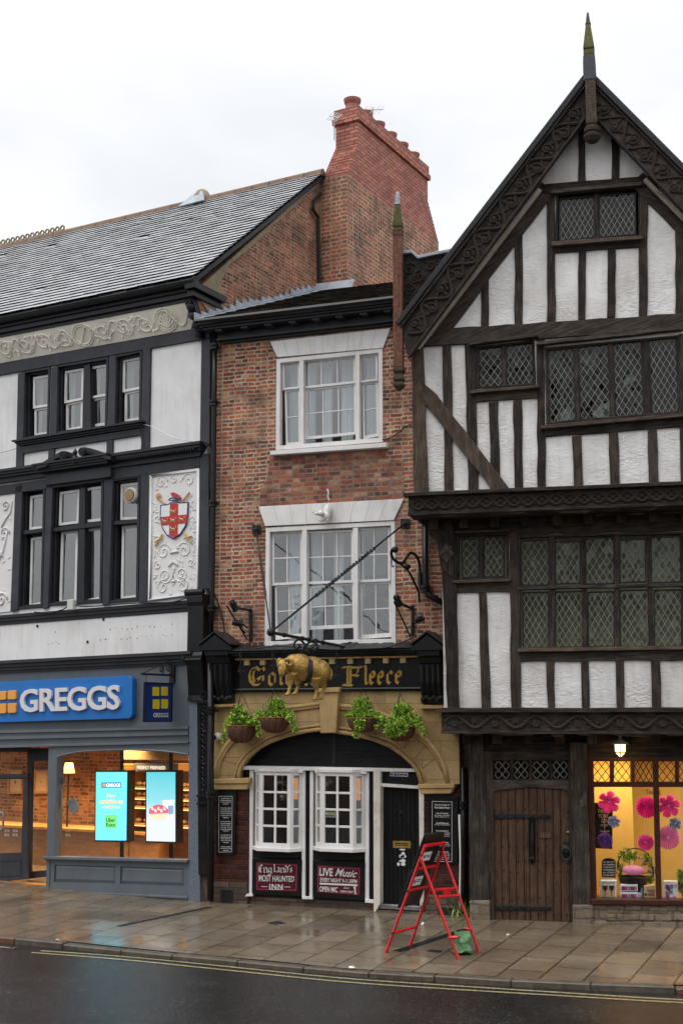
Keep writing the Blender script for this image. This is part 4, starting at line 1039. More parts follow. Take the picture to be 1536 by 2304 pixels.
# cables
def cable(fr, z, pts, o, r, label, grp='cables slung along the facades', m_='iron'):
    P = [f1(fr, z, x, y, o if len(t_) == 0 else t_[0]) for x, y, *t_ in pts]; P = smooth_line(P, 5); mb = MB(); mb.tube(P, r, 5); single('cable', label, 'cable', fr, mb, m_, P[0], group=grp)
cable(L, 'Z1', [(948, 1345), (1000, 1355), (1080, 1395), (1160, 1435), (1250, 1455), (1350, 1460)], .1, .006, 'thin grey cable sagging across the upper white panel', m_='steel')
cable(L, 'Z1', [(948, 1345), (935, 1400), (945, 1460), (940, 1520)], .09, .012, 'short black cable running down the post below the upper sill')
cable(L, 'Z2', [(-100, 222), (0, 205), (60, 190), (110, 175)], .1, .006, 'thin grey cable at the far left above the cornice', m_='steel')
cable(L, 'Z2', [(230, 1262), (330, 1265), (420, 1245), (470, 1215), (560, 1225), (700, 1218), (850, 1205), (1000, 1200), (1150, 1195), (1260, 1160)], .17, .012, 'black cable lying along the ledge under the lower windows')
cable(L, 'Z1', [(1350, 1462), (1380, 1500), (1388, 1600), (1395, 1700), (1398, 1772)], .12, .01, 'black cable hanging down the corner post')
mb = MB(); p = f1(L, 'Z2', 478, 1212, .2); mb.box(p.x - .075, p.x + .075, p.y - .05, p.y + .05, p.z - .10, p.z + .09); single('junction_box', 'cream plastic junction box on the ledge below the windows', 'junction box', L, mb, 'grey_plastic', bevel=.01)
# round extractor vent in the lower right window
vt = thing('extractor_vent', 'round cream extractor vent with grille in the lower window pane', 'vent', L, f1(L, 'Z2', 880, 490, -.08)); p = f1(L, 'Z2', 878, 490, 0)
mb = MB(); mb.lathe(p + Vector((.02, -.10, 0)), [(.135, 0), (.15, .03), (.15, .10), (.125, .2)], 20, 'y'); part('housing', vt, mb, 'grey_plastic', smooth=False)
mb = MB(); c = p + Vector((.02, -.112, 0)); mb.lathe(c, [(.112, 0), (.11, .01)], 20, 'y'); part('opening', vt, mb, 'gloss_black')
mb = MB()
for k in range(-4, 5):
    h = math.sqrt(max(0, .105 ** 2 - (k * .024) ** 2)); s_ = .7071
    for sg in (1, -1):
        a = Vector((k * .024 * s_ - h * s_, 0, sg * (k * .024 * s_ + h * s_))); b2 = Vector((k * .024 * s_ + h * s_, 0, sg * (k * .024 * s_ - h * s_))); mb.tube([c + a + Vector((0, -.006, 0)), c + b2 + Vector((0, -.006, 0))], .0055, 4)
part('grille', vt, mb, 'kraft')
# coat of arms panel
cp = fp(L, 'Z2', (990, 345, 1325, 302, 1320, 1150, 980, 1192), .02); mb = MB(); mb.prism(cp, .05); arms = part('arms_panel', shop, mb, 'white_relief', .003)
mb = MB(); mb.ring(fp(L, 'Z2', (992, 347, 1323, 305, 1318, 1148, 984, 1190), .045), fp(L, 'Z2', (1012, 362, 1305, 325, 1302, 1134, 1004, 1172), .045), .03)
Pz = lambda x, y, o=.035: f1(L, 'Z2', x, y, o)
px_m = (f1(L, 'Z2', 1200, 700) - f1(L, 'Z2', 1100, 700)).length / 100
for x, y, r_, tu, st, cw in ((1090, 860, 48, 1.6, 0, 1), (1225, 850, 48, 1.6, 3.1, -1), (1100, 1020, 46, 1.7, 0, -1), (1205, 1010, 46, 1.7, 3.1, 1), (1085, 1095, 42, 1.4, 1, 1), (1215, 1085, 42, 1.4, 2, -1), (1075, 400, 42, 1.3, 0, 1), (1255, 385, 42, 1.3, 3, -1), (1160, 380, 30, 1.2, 1, 1), (1045, 650, 24, 1.2, 0, 1), (1285, 640, 24, 1.2, 0, -1), (1040, 780, 22, 1.2, 0, 1), (1285, 790, 22, 1.2, 1, 1), (1050, 950, 26, 1.2, 2, 1), (1270, 930, 26, 1.2, 0, -1)):
    mb.tube(spiral(Pz(x, y, .026), r_ * px_m, tu, st, cw, 20), .0105, 5)
for k in range(90):
    x = random.choice([random.uniform(1020, 1060), random.uniform(1262, 1298), random.uniform(1060, 1270)]); y = random.uniform(360, 480) if 1060 < x < 1262 and random.random() < .3 else random.uniform(780, 1150) if 1060 < x < 1262 else random.uniform(400, 1140)
    leafblob(mb, Pz(x, y, .026), random.uniform(.02, .034), random.uniform(0, 6.2), ln=2)
mb.tube([Pz(1130, 870), Pz(1155, 862), Pz(1185, 858)], .02, 5); mb.tube([Pz(1120, 960), Pz(1150, 925), Pz(1180, 950)], .014, 5); mb.tube([Pz(1140, 1058), Pz(1165, 1055)], .02, 5); mb.tube([Pz(1155, 960), Pz(1150, 1030)], .014, 5)
part('scroll_relief', arms, mb, 'white_relief', smooth=True)
sh = [(1065, 550), (1110, 545), (1155, 525), (1205, 533), (1252, 530), (1248, 610), (1235, 690), (1200, 745), (1155, 778), (1105, 750), (1075, 700), (1062, 630)]
mb = MB(); mb.prism([Pz(x, y, .05) for x, y in sh], .03); shd = part('shield', arms, mb, 'navy', .004)
cx_, cy_ = 1157, 648; mb = MB(); mb.prism([Pz(cx_ + (x - cx_) * .92, cy_ + (y - cy_) * .93, .062) for x, y in sh], .012); part('shield_field', arms, mb, 'shield_white')
mb = MB(); mb.prism([Pz(x, y, .07) for x, y in ((1130, 545), (1157, 535), (1183, 540), (1180, 755), (1155, 765), (1124, 750))], .01)
mb.prism([Pz(x, y, .0715) for x, y in ((1070, 630), (1245, 612), (1242, 668), (1070, 686))], .01); part('shield_cross', arms, mb, 'heraldic_red')
for x, y in ((1152, 590), (1095, 654), (1150, 648), (1208, 642), (1150, 706)):
    mb = MB(); o = .076; mb.ball(Pz(x, y + 2, o), .028, 8, 5, (1.5, .35, .55)); mb.ball(Pz(x - 14, y - 5, o), .017, 7, 5, (1, .5, 1))
    for dx in (-13, -3, 8, 15): mb.tube([Pz(x + dx, y + 6, o), Pz(x + dx - 3, y + 17, o)], .007, 4)
    mb.tube([Pz(x + 16, y, o), Pz(x + 22, y - 8, o), Pz(x + 16, y - 14, o)], .006, 4)
    part('gold_lion', arms, mb, 'pale_gold')
mb = MB()
for a, b2 in (((1040, 485), (1098, 545)), ((1260, 465), (1212, 530)), ((1080, 745), (1030, 825)), ((1225, 735), (1270, 800))): mb = MB(); mb.tube([Pz(*a, .05), Pz(*b2, .05)], .017, 6); part('sword_or_mace', arms, mb, 'gold')
mb = MB()
mb.ball(Pz(1052, 490, .05), .055, 8, 6, (1, .5, 1.2)); mb.tube([Pz(1222, 775, .06), Pz(1275, 755, .06)], .014, 5); mb.tube([Pz(1030, 795, .06), Pz(1075, 770, .06)], .014, 5)
part('mace_head_and_hilts', arms, mb, 'gold')
mb = MB(); mb.prism([Pz(x, y, .075) for x, y in ((1132, 470), (1150, 464), (1180, 478), (1203, 500), (1170, 502), (1140, 492))], .03); part('cap', arms, mb, 'heraldic_red', .006)
mb = MB(); mb.tube([Pz(x, y, .075) for x, y in ((1122, 515), (1140, 505), (1180, 503), (1208, 508), (1180, 518), (1140, 521), (1122, 515))], .012, 5); part('cap_brim', arms, mb, 'navy')
# left relief panel (cut by the frame edge)
mb = MB(); c = fp(L, 'Z2', (-300, 520, 102, 468, 70, 1258, -340, 1305), .02); mb.prism(c, .05); lp = part('relief_panel', shop, mb, 'white_relief', .003)
mb = MB()
for k in range(18): leafblob(mb, Pz(random.uniform(-40, 70), random.uniform(520, 1220), .026), random.uniform(.024, .04), random.uniform(0, 6.2), ln=2)
for x, y, r_ in ((30, 740, 40), (10, 1180, 46), (-20, 900, 46), (40, 560, 34)): mb.tube(spiral(Pz(x, y), r_ * px_m, 1.5, 0, 1, 18), .016, 5)
mb.tube([Pz(80, 520), Pz(70, 600), Pz(40, 640), (Pz(10, 700))], .018, 5); mb.tube([Pz(50, 720), Pz(20, 860), Pz(-30, 960)], .018, 5)
part('scroll_relief', lp, mb, 'white_relief', smooth=True)
# ================================================================ SHOPFRONT (left, ground floor)
def biround(Q, r, d, mb, n=4):
    w_ = (Q[1] - Q[0]).length; h_ = (Q[3] - Q[0]).length; pts = []
    for cx, cy, a0 in ((w_ - r, r, 0), (r, r, 90), (r, h_ - r, 180), (w_ - r, h_ - r, 270)):
        for k in range(n + 1):
            a = R(a0 + 90 * k / n) if True else 0; x, y = cx + r * math.cos(a), cy - r * math.sin(a); pts.append((x, y))
    # order tr, tl, bl, br
    mb.prism([bil(Q, x / w_, y / h_) for x, y in pts], d)
qpart('fascia', shop, L, 'Z3', (-700, 222, 1262, 130, 1258, 542, -700, 590), .05, .12, 'shop_grey', 0, .003)
mould('fascia_moulding', L, 'Z3', ((-700, 588), (1258, 542)), ((-700, 690), (1258, 640)), [(.18, .14), (.22, .10), (.2, .12), (.4, .07)], 'shop_grey', shop)
mould('fascia_moulding', L, 'Z3', ((-700, 690), (1258, 640)), ((-700, 705), (1258, 655)), [(1, .15)], 'shop_grey', shop)
sg_ = thing('shop_sign', 'long blue shop sign with raised white letters and orange squares', 'sign', L, f1(L, 'Z3', 400, 500, .05))
Q = fp(L, 'Z3', (-125, 256, 880, 206, 880, 492, -125, 522), .17); mb = MB(); biround(Q, .10, .12, mb); part('panel', sg_, mb, 'sign_blue', .008)
mb = MB(); text_on(mb, 'GREGGS', fp(L, 'Z3', (145, 299, 806, 268, 806, 432, 145, 452), .175), fat=.02, ext=.05, space=.93); part('letters', sg_, mb, 'sign_white')
for x0, x1, y0, y1 in ((-12, 40, 310, 368), (52, 106, 305, 365), (-12, 40, 393, 458), (52, 106, 390, 455)):
    mb = MB(); biround(fp(L, 'Z3', (x0, y0 + 2, x1, y0 - 1, x1, y1 - 1, x0, y1 + 1), .215), .028, .06, mb); part('square', sg_, mb, 'sign_orange', .004)
# projecting sign on its bracket (at right angles to the wall)
hw_ = f1(L, 'Z3', 1150, 230, .06); hu = hw_.x
def hs(x, y): return L.onx(*q('Z3', x, y)[0], hu)
a, b2, c, d = hs(962, 250), hs(1143, 245), hs(1153, 515), hs(970, 522)
ht = thing('projecting_sign', 'navy projecting sign with four yellow squares hung from a scrolled iron bracket', 'sign', L, hw_ - Vector((0, 0, .8)))
Q = [Vector((hu + .02, a.y, a.z)), Vector((hu + .02, b2.y, a.z)), Vector((hu + .02, b2.y, c.z)), Vector((hu + .02, a.y, c.z))]
mb = MB(); mb.prism(Q, Vector((-.04, 0, 0))); part('panel', ht, mb, 'navy', .004)
mb = MB(); mb.ring([p + Vector((.01, 0, 0)) for p in Q], [p + Vector((.01, 0, 0)) for p in inset(Q, .018)], Vector((-.05, 0, 0))); part('rim', ht, mb, 'gloss_black')
def hq(x0, y0, x1, y1, e=.0): 
    A_, C_ = hs(x0, y0), hs(x1, y1); X = hu + .026 + e; return [Vector((X, A_.y, A_.z)), Vector((X, C_.y, A_.z)), Vector((X, C_.y, C_.z)), Vector((X, A_.y, C_.z))]
def biround_x(Q, r, mb, dv):
    w_ = (Q[1] - Q[0]).length; h_ = (Q[3] - Q[0]).length; pts = []
    for cx, cy, a0 in ((w_ - r, r, 0), (r, r, 90), (r, h_ - r, 180), (w_ - r, h_ - r, 270)):
        for k in range(4): a = R(a0 + 30 * k); pts.append(bil(Q, (cx + r * math.cos(a)) / w_, (cy - r * math.sin(a)) / h_))
    mb.prism(pts, dv)
for c4_ in ((1008, 282, 1051, 343), (1066, 280, 1108, 341), (1010, 365, 1053, 428), (1067, 363, 1110, 426)):
    mb = MB(); biround_x(hq(*c4_), .02, mb, Vector((-.01, 0, 0))); part('square', ht, mb, 'sign_yellow')
def text_x(mb, s, Q, fat=0):
    vs, fs = text_mesh(s, 0, fat); x0, x1 = min(v.x for v in vs), max(v.x for v in vs); y0, y1 = min(v.y for v in vs), max(v.y for v in vs)
    mb.mesh([bil(Q, (v.x - x0) / (x1 - x0), 1 - (v.y - y0) / (y1 - y0)) for v in vs], fs)
mb = MB(); text_x(mb, 'GREGGS', hq(1012, 455, 1112, 484), .02); part('letters', ht, mb, 'sign_white')
mb = MB(); wy = -.05; yt = hs(940, 208).y; zt = hs(1160, 206).z
mb.tube([(hu, wy, zt), (hu, yt, zt)], .02, 6); mb.box(hu - .05, hu + .05, -.10, -.05, hs(1170, 258).z, hs(1170, 148).z)
mb.tube([(hu, yt, zt), (hu, wy - .1, zt + .26)], .009, 5)
for k in (.15, .55, .9): mb.tube([(hu, yt + (wy - yt) * k, zt), (hu, yt + (wy - yt) * k, a.z)], .008, 4) if k != .55 else None
for cy_2, r_ in ((wy - .14, .11), (wy - .34, .075)): mb.tube([Vector((hu, cy_2 + p.x, zt + r_ + .01 + p.z)) for p in spiral((0, 0, 0), r_, 1.5, -1.57, 1, 18)], .012, 5)
part('bracket', ht, mb, 'iron')
# window surround with shallow arched head
Pc = lambda x, y, o=.0: f1(L, 'Z3', x, y, o)
wq_out = [Pc(345, 662, .1), Pc(1256, 655, .1), Pc(1252, 1432, .1), Pc(328, 1412, .1)]
head = [Pc(x, y, .1) for x, y in ((380, 745), (430, 728), (500, 714), (580, 705), (700, 699), (820, 696), (950, 697), (1080, 704), (1170, 714), (1254, 728))]
mb = MB(); ov = [wq_out[0], wq_out[1]] + list(reversed(head)) + [Pc(362, 1412, .1), wq_out[3]]
mb.prism([wq_out[0], wq_out[1], head[-1]] + list(reversed(head[:-1])), .2)
mb.prism([wq_out[0] + Vector((0, .003, 0)), head[0] + Vector((0, .003, 0)), Pc(362, 1412, .097), wq_out[3] + Vector((0, .003, 0))], .2)
wf = part('window', shop, mb, 'shop_grey', .004)
mb = MB(); mb.tube([p + Vector((0, -.005, -.01)) for p in head], .018, 5); mb.tube([Pc(381, 745, .105), Pc(364, 1410, .105)], .018, 5); part('bead', wf, mb, 'shop_grey')
mb = MB(); mb.face([Pc(345, 690, -.02), Pc(1262, 690, -.02), Pc(1258, 1440, -.02), Pc(330, 1420, -.02)]); part('pane', wf, mb, 'shop_glass', merge=False)
mould('sill', L, 'Z3', ((322, 1403), (1254, 1424)), ((326, 1432), (1254, 1452)), [(.6, .17), (.4, .12)], 'shop_grey', shop)
mb = MB(); c = fp(L, 'Z3', (335, 1430, 1254, 1450, 1252, 1690, 322, 1640), .08); 
panels = [fp(L, 'Z3', (364, 1463, 766, 1476, 765, 1587, 360, 1577), .08), fp(L, 'Z3', (802, 1476, 1224, 1491, 1222, 1604, 799, 1589), .08)]
sr = part('stall_riser', shop, wall_holes(c, panels, .06), 'shop_grey', .003)
for pq in panels:
    mb = MB(); I = inset(pq, .05); dn = Vector((0, .035, 0)); mb.prism([p + dn for p in pq], .03)
    for k in range(4): mb.face([pq[k] + dn * .9, pq[(k + 1) % 4] + dn * .9, I[(k + 1) % 4] - Vector((0, -.012, 0)), I[k] - Vector((0, -.012, 0))])
    mb.prism([p + Vector((0, .011, 0)) for p in I], .03); part('panel', sr, mb, 'shop_grey')
mould('plinth', L, 'Z3', ((312, 1628), (1254, 1668)), ((318, 1660), (1254, 1720)), [(.3, .13), (.7, .1)], 'shop_grey', shop)
# left return of the window bay (lobby side)
mb = MB(); a, b2 = Pc(340, 662, .1), Pc(322, 1640, .1); mb.prism([a + Vector((-.06, .004, 0)), a + Vector((.02, .004, 0)), b2 + Vector((.02, .004, -.02)), b2 + Vector((-.06, .004, -.02))], .1); part('corner_post', shop, mb, 'shop_grey', .004)
# granite and iron pilasters at the party wall
qpart('granite_pilaster', shop, L, 'Z3', (1258, 132, 1308, 130, 1330, 1718, 1250, 1708), .10, .3, 'granite', 0, .004)
pil = qpart('iron_pilaster', shop, L, 'Z3', (1310, 380, 1386, 375, 1392, 1530, 1318, 1530), .12, .3, 'gloss_black', 0, .004)
mb = MB(); mb.ring(fp(L, 'Z3', (1325, 405, 1378, 403, 1378, 975, 1325, 980), .14), fp(L, 'Z3', (1335, 420, 1368, 418, 1368, 962, 1335, 966), .14), .03)
for k in range(15):
    p = f1(L, 'Z3', 1351, 445 + k * 36, .125); mb.tube(spiral(p, .055, 1.2, 0, 1 if k % 2 else -1, 10), .012, 4); leafblob(mb, p + Vector((.0, 0, -.06)), .025, k, ln=2)
mb.ring(fp(L, 'Z3', (1330, 310, 1372, 308, 1372, 355, 1330, 357), .15), fp(L, 'Z3', (1340, 320, 1362, 318, 1362, 345, 1340, 347), .15), .03)
for y in (378, 1000, 1050): mb.prism(fp(L, 'Z3', (1306, y, 1392, y - 2, 1392, y + 14, 1306, y + 16), .16), .1)
part('cast_ornament', pil, mb, 'gloss_black')
# scrolled console above it, black box post
u0, u1 = f1(L, 'Z3', 1290, 100).x, f1(L, 'Z3', 1375, 100).x; zt, zb2 = f1(L, 'Z2', 1300, 1150).z, f1(L, 'Z3', 1340, 375).z
mb = MB(); H = zt - zb2
prof = [(.0, 0), (.20, 0), (.23, -.02), (.23, -.08), (.19, -.11), (.19, -.55), (.22, -.58), (.22, -.62), (.19, -.68), (.17, -.76), (.14, -.88), (.13, -.95), (.15, -1.), (0, -1.)]
mb.prism([(u0 - .02, -o, zt + f * H) for o, f in prof], Vector((u1 - u0 + .06, 0, 0)))
mb.tube([(u0 - .05, -.2, zt + .03), (u1 + .05, -.2, zt + .03)], .06, 8)
mb.tube([(u0 - .03, -.17, zt - H * .62), (u1 + .03, -.17, zt - H * .62)], .06, 8)
for k in range(5): leafblob(mb, Vector((u0 - .06, -.2, zt - H * .58 - .03)), .05, 2 + k * .6, ln=2)
part('console', shop, mb, 'gloss_black', .006)
qpart('corner_base', shop, L, 'Z3', (1325, 1520, 1395, 1518, 1398, 1728, 1330, 1722), .06, .3, 'brown_oak', .004)
# ---- recessed lobby and door
mb = MB(); qd = fp(L, 'Z3', (-60, 640, 182, 660, 185, 1570, -60, 1600), -.5)
def dleaf(name, c, o, glass_c, parent=shop):
    Qo = fp(L, 'Z3', c, o); Gi = fp(L, 'Z3', glass_c, o); f_ = part(name, parent, wall_holes(Qo, [Gi], .05), 'charcoal_paint', .004); g = MB(); g.face([p + Vector((0, .02, 0)) for p in Gi]); part('pane', f_, g, 'shop_glass', merge=False); return f_
qpart('door_head', shop, L, 'Z3', (-220, 660, 186, 660, 186, 715, -220, 715), -.22, .05, 'charcoal_paint')
mb = MB(); mb.face(fp(L, 'Z3', (-220, 712, 186, 712, 186, 868, -220, 872), -.25)); part('transom_pane', shop, mb, 'shop_glass', merge=False)
dl = dleaf('door', (-220, 868, 186, 860, 186, 1560, -220, 1600), -.22, (-180, 900, 158, 893, 142, 1382, -180, 1395))
mb = MB(); mb.ring(fp(L, 'Z3', (-180, 1440, 140, 1425, 140, 1535, -180, 1555), -.21), fp(L, 'Z3', (-170, 1450, 130, 1435, 130, 1525, -170, 1545), -.21), .02); part('panel_mould', dl, mb, 'charcoal_paint')
mb = MB(); hp = [f1(L, 'Z3', x, y, -.12) for x, y in ((2, 1118), (18, 1116), (24, 1135), (22, 1210), (14, 1226), (2, 1228))]; mb.tube(hp, .02, 6); part('handle', dl, mb, 'steel')
dleaf('side_light', (186, 690, 345, 690, 330, 1560, 186, 1560), -.30, (212, 880, 322, 870, 308, 1500, 205, 1505)) if False else None
sd_ = dleaf('side_light', (184, 690, 352, 690, 346, 1540, 184, 1560), -.45, (216, 780, 335, 770, 318, 1500, 205, 1510))
qpart('door_transom', shop, L, 'Z3', (-300, 870, 186, 862, 186, 884, -300, 896), -.2, .08, 'charcoal_paint')
# interior shell
IL, IRt = -8.0, f1(L, 'Z3', 1262, 900, -.1).x; zc_, zf_ = Pc(700, 640).z + .05, .03; Dp = 3.4
mb = MB(); mb.box(IL, IRt, Dp, Dp + .1, zf_, zc_ + .3); part('interior_wall', shop, mb, 'shop_brick')
mb = MB(); mb.box(IRt, IRt + .06, .35, Dp, zf_, zc_ + .3); part('interior_wall', shop, mb, 'oak_counter')
mb = MB(); mb.box(IL, IRt, .12, Dp, zc_, zc_ + .1); part('interior_ceiling', shop, mb, 'room_grey')
mb = MB(); mb.prism([(IL, .10, zf_ - .06), (IRt, .10, zf_ - .06), (IRt, .10, zf_), (IL, .10, zf_)], Dp); part('shop_floor', shop, mb, 'shop_floor')
mb = MB(); mb.box(IL, IRt, .28, .31, zf_, Pc(700, 1425).z - .05) if False else None
# furniture
def fbox(name, label, cat, c, o, d, m_, fr=L, z='Z3', bev=.01, grp=None):
    mb = MB(); mb.prism(fp(fr, z, c, o), d); return single(name, label, cat, fr, mb, m_, bevel=bev, group=grp)
ctr = thing('counter', 'long wooden counter inside the bakery shop', 'counter', L, (-3, 2.2, zf_)); zc2 = f1(L, 'Z3', 100, 1200, -2.2).z
mb = MB(); mb.box(-7.5, -2.3, 2.2, 2.8, zf_, zc2 - .05); part('front', ctr, mb, 'oak_counter'); mb = MB(); mb.box(-7.5, -2.25, 2.1, 2.85, zc2 - .05, zc2); part('counter_top', ctr, mb, 'pine')
for x in (50, 105, 395, 455):
    mb = MB(); p = f1(L, 'Z3', x, 1252, -2.19)
    for dx in (-.06, .015):
        for dz in (-.07, .015): mb.box(p.x + dx, p.x + dx + .05, p.y - .012, p.y + .01, p.z + dz, p.z + dz + .055)
    part('logo_squares', ctr, mb, 'sign_white')
for k, (c, lab) in enumerate((((50, 830, 150, 832, 148, 992, 50, 995), 'pale framed picture behind the left shop door'), ((222, 832, 322, 835, 318, 990, 220, 992), 'framed picture of a church tower inside the side window'))):
    fr_t = thing('picture_frame', lab, 'picture', L, f1(L, 'Z3', c[0] + 50, c[7], -3.3), 'pictures on the shop wall'); Q = fp(L, 'Z3', c, -3.33)
    mb = MB(); mb.ring(Q, inset(Q, .05), .04); part('frame', fr_t, mb, 'pine'); mb = MB(); Q2 = [p + Vector((0, .02, 0)) for p in inset(Q, .05)]; mb.prism(Q2, .02); part('mount', fr_t, mb, 'kraft')
    mb = MB(); Q3 = inset(Q2, .16, .18); Q3 = [p + Vector((0, -.004, 0)) for p in Q3]; mb.prism([bil(Q3, x, y) for x, y in ((0, 1), (0, .45), (.3, .4), (.5, .0), (.7, .4), (1, .45), (1, 1))], .003); part('print', fr_t, mb, 'brown_gloss')
lt = thing('table_lamp', 'small lamp with cream shade glowing inside the shop', 'lamp', L, f1(L, 'Z3', 458, 1160, -2.4)); p = f1(L, 'Z3', 458, 855, -2.4)
mb = MB(); mb.lathe(p, [(.13, 0), (.08, .21), (.07, .21), (.12, 0)], 20); part('lamp_shade', lt, mb, 'shelf_glow', smooth=True)
mb = MB(); mb.tube([p + Vector((0, 0, .1)), Vector((p.x, p.y, zc2))], .02, 6); part('stem', lt, mb, 'iron')
# lit shelf unit at right
su = thing('display_shelves', 'lit shelf unit of baked goods behind the advert screens', 'shelves', L, (-1.2, 2.4, zf_)); xs = (f1(L, 'Z3', 860, 1000, -2.2).x, IRt - .05)
mb = MB(); mb.box(xs[0], xs[1], 2.75, 2.8, zf_, 2.2); mb.box(xs[0], xs[0] + .05, 2.2, 2.75, zf_, 2.2); part('carcass', su, mb, 'oak_counter')
zz = [f1(L, 'Z3', 920, y, -2.2).z for y in (945, 1015, 1075, 1190)]
for z_ in zz:
    mb = MB(); mb.box(xs[0], xs[1], 2.2, 2.75, z_ - .03, z_); part('shelf', su, mb, 'pine'); mb = MB(); mb.box(xs[0], xs[1], 2.22, 2.26, z_ - .05, z_ - .031); part('strip_light', su, mb, 'shelf_glow')
random.seed(9); mb = MB()
for z_ in zz:
    u_ = xs[0] + .1
    while u_ < xs[1] - .1: mb.ball((u_, 2.4, z_ + .05), .06, 8, 5, (1.2, 1, .7)); u_ += random.uniform(.12, .2)
mb2 = part('baked_goods', su, mb, 'kraft', smooth=True); mb2['kind'] = 'stuff'
# food display on far right edge
fd = thing('food_cabinet', 'warm lit food cabinet at the right edge of the shop window', 'cabinet', L, (IRt - .4, 1.4, zf_)); mb = MB(); mb.box(IRt - .55, IRt - .02, 1.2, 1.8, zf_, f1(L, 'Z3', 1230, 1330, -1.2).z); part('base', fd, mb, 'pine')
mb = MB(); random.seed(2)
for r_ in range(7):
    z_ = f1(L, 'Z3', 1230, 1290 - r_ * 62, -1.2).z; mb.box(IRt - .5, IRt - .02, 1.2, 1.75, z_ - .015, z_)
part('shelf', fd, mb, 'shelf_glow')
mb = MB()
for r_ in range(7):
    z_ = f1(L, 'Z3', 1230, 1290 - r_ * 62, -1.2).z
    for k in range(4): mb.box(IRt - .48 + k * .12, IRt - .39 + k * .12, 1.22, 1.4, z_, z_ + random.uniform(.05, .14))
part('packets', fd, mb, 'rust')
# hanging banner; its letters and food photos emit in place of shop light
bt_ = thing('menu_banner', 'shop banner reading freshly prepared with photos of food at its ends', 'banner', L, f1(L, 'Z3', 1030, 840, -1.0)); mb = MB(); mb.prism(fp(L, 'Z3', (812, 790, 1256, 792, 1256, 848, 812, 842), -1.0), .04); part('board', bt_, mb, 'blind')
mb = MB(); text_on(mb, 'FRESHLY PREPARED', fp(L, 'Z3', (912, 806, 1100, 808, 1100, 832, 912, 830), -.985), .03, ext=.004); part('lettering', bt_, mb, 'cream_glow')
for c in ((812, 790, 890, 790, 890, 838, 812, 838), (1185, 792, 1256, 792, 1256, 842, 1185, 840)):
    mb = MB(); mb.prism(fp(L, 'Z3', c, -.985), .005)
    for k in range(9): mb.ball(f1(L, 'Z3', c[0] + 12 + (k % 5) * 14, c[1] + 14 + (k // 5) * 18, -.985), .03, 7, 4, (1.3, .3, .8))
    part('food_photo', bt_, mb, 'amber_glow')
for c in ((812, 705, 1256, 722, 1256, 770, 812, 765),): qpart('lit_panel', bt_, L, 'Z3', c, -1.15, .02, 'kraft')
for k, x in enumerate((805, 1132)): fbox('ceiling_pole', ('black pole carrying the cyan advert screen', 'black pole carrying the screen with the food picture')[k], 'pole', (x - 10, 660, x + 8, 660, x + 8, 1430, x - 10, 1430), -.55, .06, 'dark_plastic', grp='poles behind the advert screens')
# two advert screens
def screen(c, label):
    s_ = thing('advert_screen', label, 'screen', L, Pc((c[0] + c[2]) / 2, c[5], -.3)); Q = fp(L, 'Z3', c, -.28); O_ = inset(Q, -.03); mb = MB(); mb.prism([p + Vector((0, .004, 0)) for p in O_], .2); part('housing', s_, mb, 'dark_plastic', .006); return s_, Q
s1, Q = screen((640, 848, 846, 848, 840, 1303, 636, 1300), 'bright cyan advert screen with orange words and a green badge')
mb = MB(); mb.prism(Q, .003); part('display', s1, mb, 'screen_cyan')
Zs = lambda *c: fp(L, 'Z3', c, -.276)
mb = MB(); mb.prism(Zs(676, 918, 806, 917, 806, 951, 676, 952), .003); part('logo_panel', s1, mb, 'screen_navy')
mb = MB(); text_on(mb, 'GREGGS', fp(L, 'Z3', (707, 924, 802, 923, 802, 946, 707, 947), -.272), .03, ext=.002); part('logo_text', s1, mb, 'screen_text_white')
mb = MB()
for x, y in ((683, 924), (694, 924), (683, 936), (694, 936)): mb.prism(fp(L, 'Z3', (x, y, x + 9, y, x + 9, y + 9, x, y + 9), -.272), .002)
part('logo_squares', s1, mb, 'screen_orange')
mb = MB()
for s_, c in (('Now', (712, 992, 770, 992, 770, 1016, 712, 1016)), ('available to', (662, 1028, 818, 1028, 818, 1058, 662, 1058)), ('order on', (685, 1066, 796, 1066, 796, 1090, 685, 1090))): text_on(mb, s_, fp(L, 'Z3', c, -.274), .03, ext=.002)
part('lettering', s1, mb, 'screen_orange')
mb = MB(); biround(fp(L, 'Z3', (696, 1132, 778, 1132, 778, 1222, 696, 1222), -.276), .02, .003, mb); part('badge', s1, mb, 'screen_green')
mb = MB()
for s_, c in (('Uber', (708, 1154, 766, 1154, 766, 1180, 708, 1180)), ('Eats', (708, 1186, 766, 1186, 766, 1210, 708, 1210))): text_on(mb, s_, fp(L, 'Z3', c, -.272), .005, ext=.002)
part('badge_text', s1, mb, 'screen_black')
s2, Q = screen((974, 848, 1166, 848, 1165, 1312, 974, 1306), 'teal and white advert screen showing a pink filled roll and a cup')
mb = MB(); n_ = 24
m, t, b = nodes('screen_fade'); MATS['screen_fade'] = m      # the picture shown on the screen: teal fading to white
uvn = N(t, 'ShaderNodeTexCoord'); sp_ = N(t, 'ShaderNodeSeparateXYZ'); t.links.new(uvn.outputs['Generated'], sp_.inputs[0])
rp = ramp(t, [(0, (.80, .82, .92)), (.3, (.78, .82, .92)), (.58, (.22, .70, .80)), (1, (.06, .62, .70))]); t.links.new(sp_.outputs['Z'], rp.inputs[0]); t.links.new(rp.outputs[0], b.inputs['Emission Color']); b.inputs['Emission Strength'].default_value = .85; b.inputs['Base Color'].default_value = (.2, .2, .2, 1)
mb.prism(Q, .003); part('display', s2, mb, 'screen_fade')
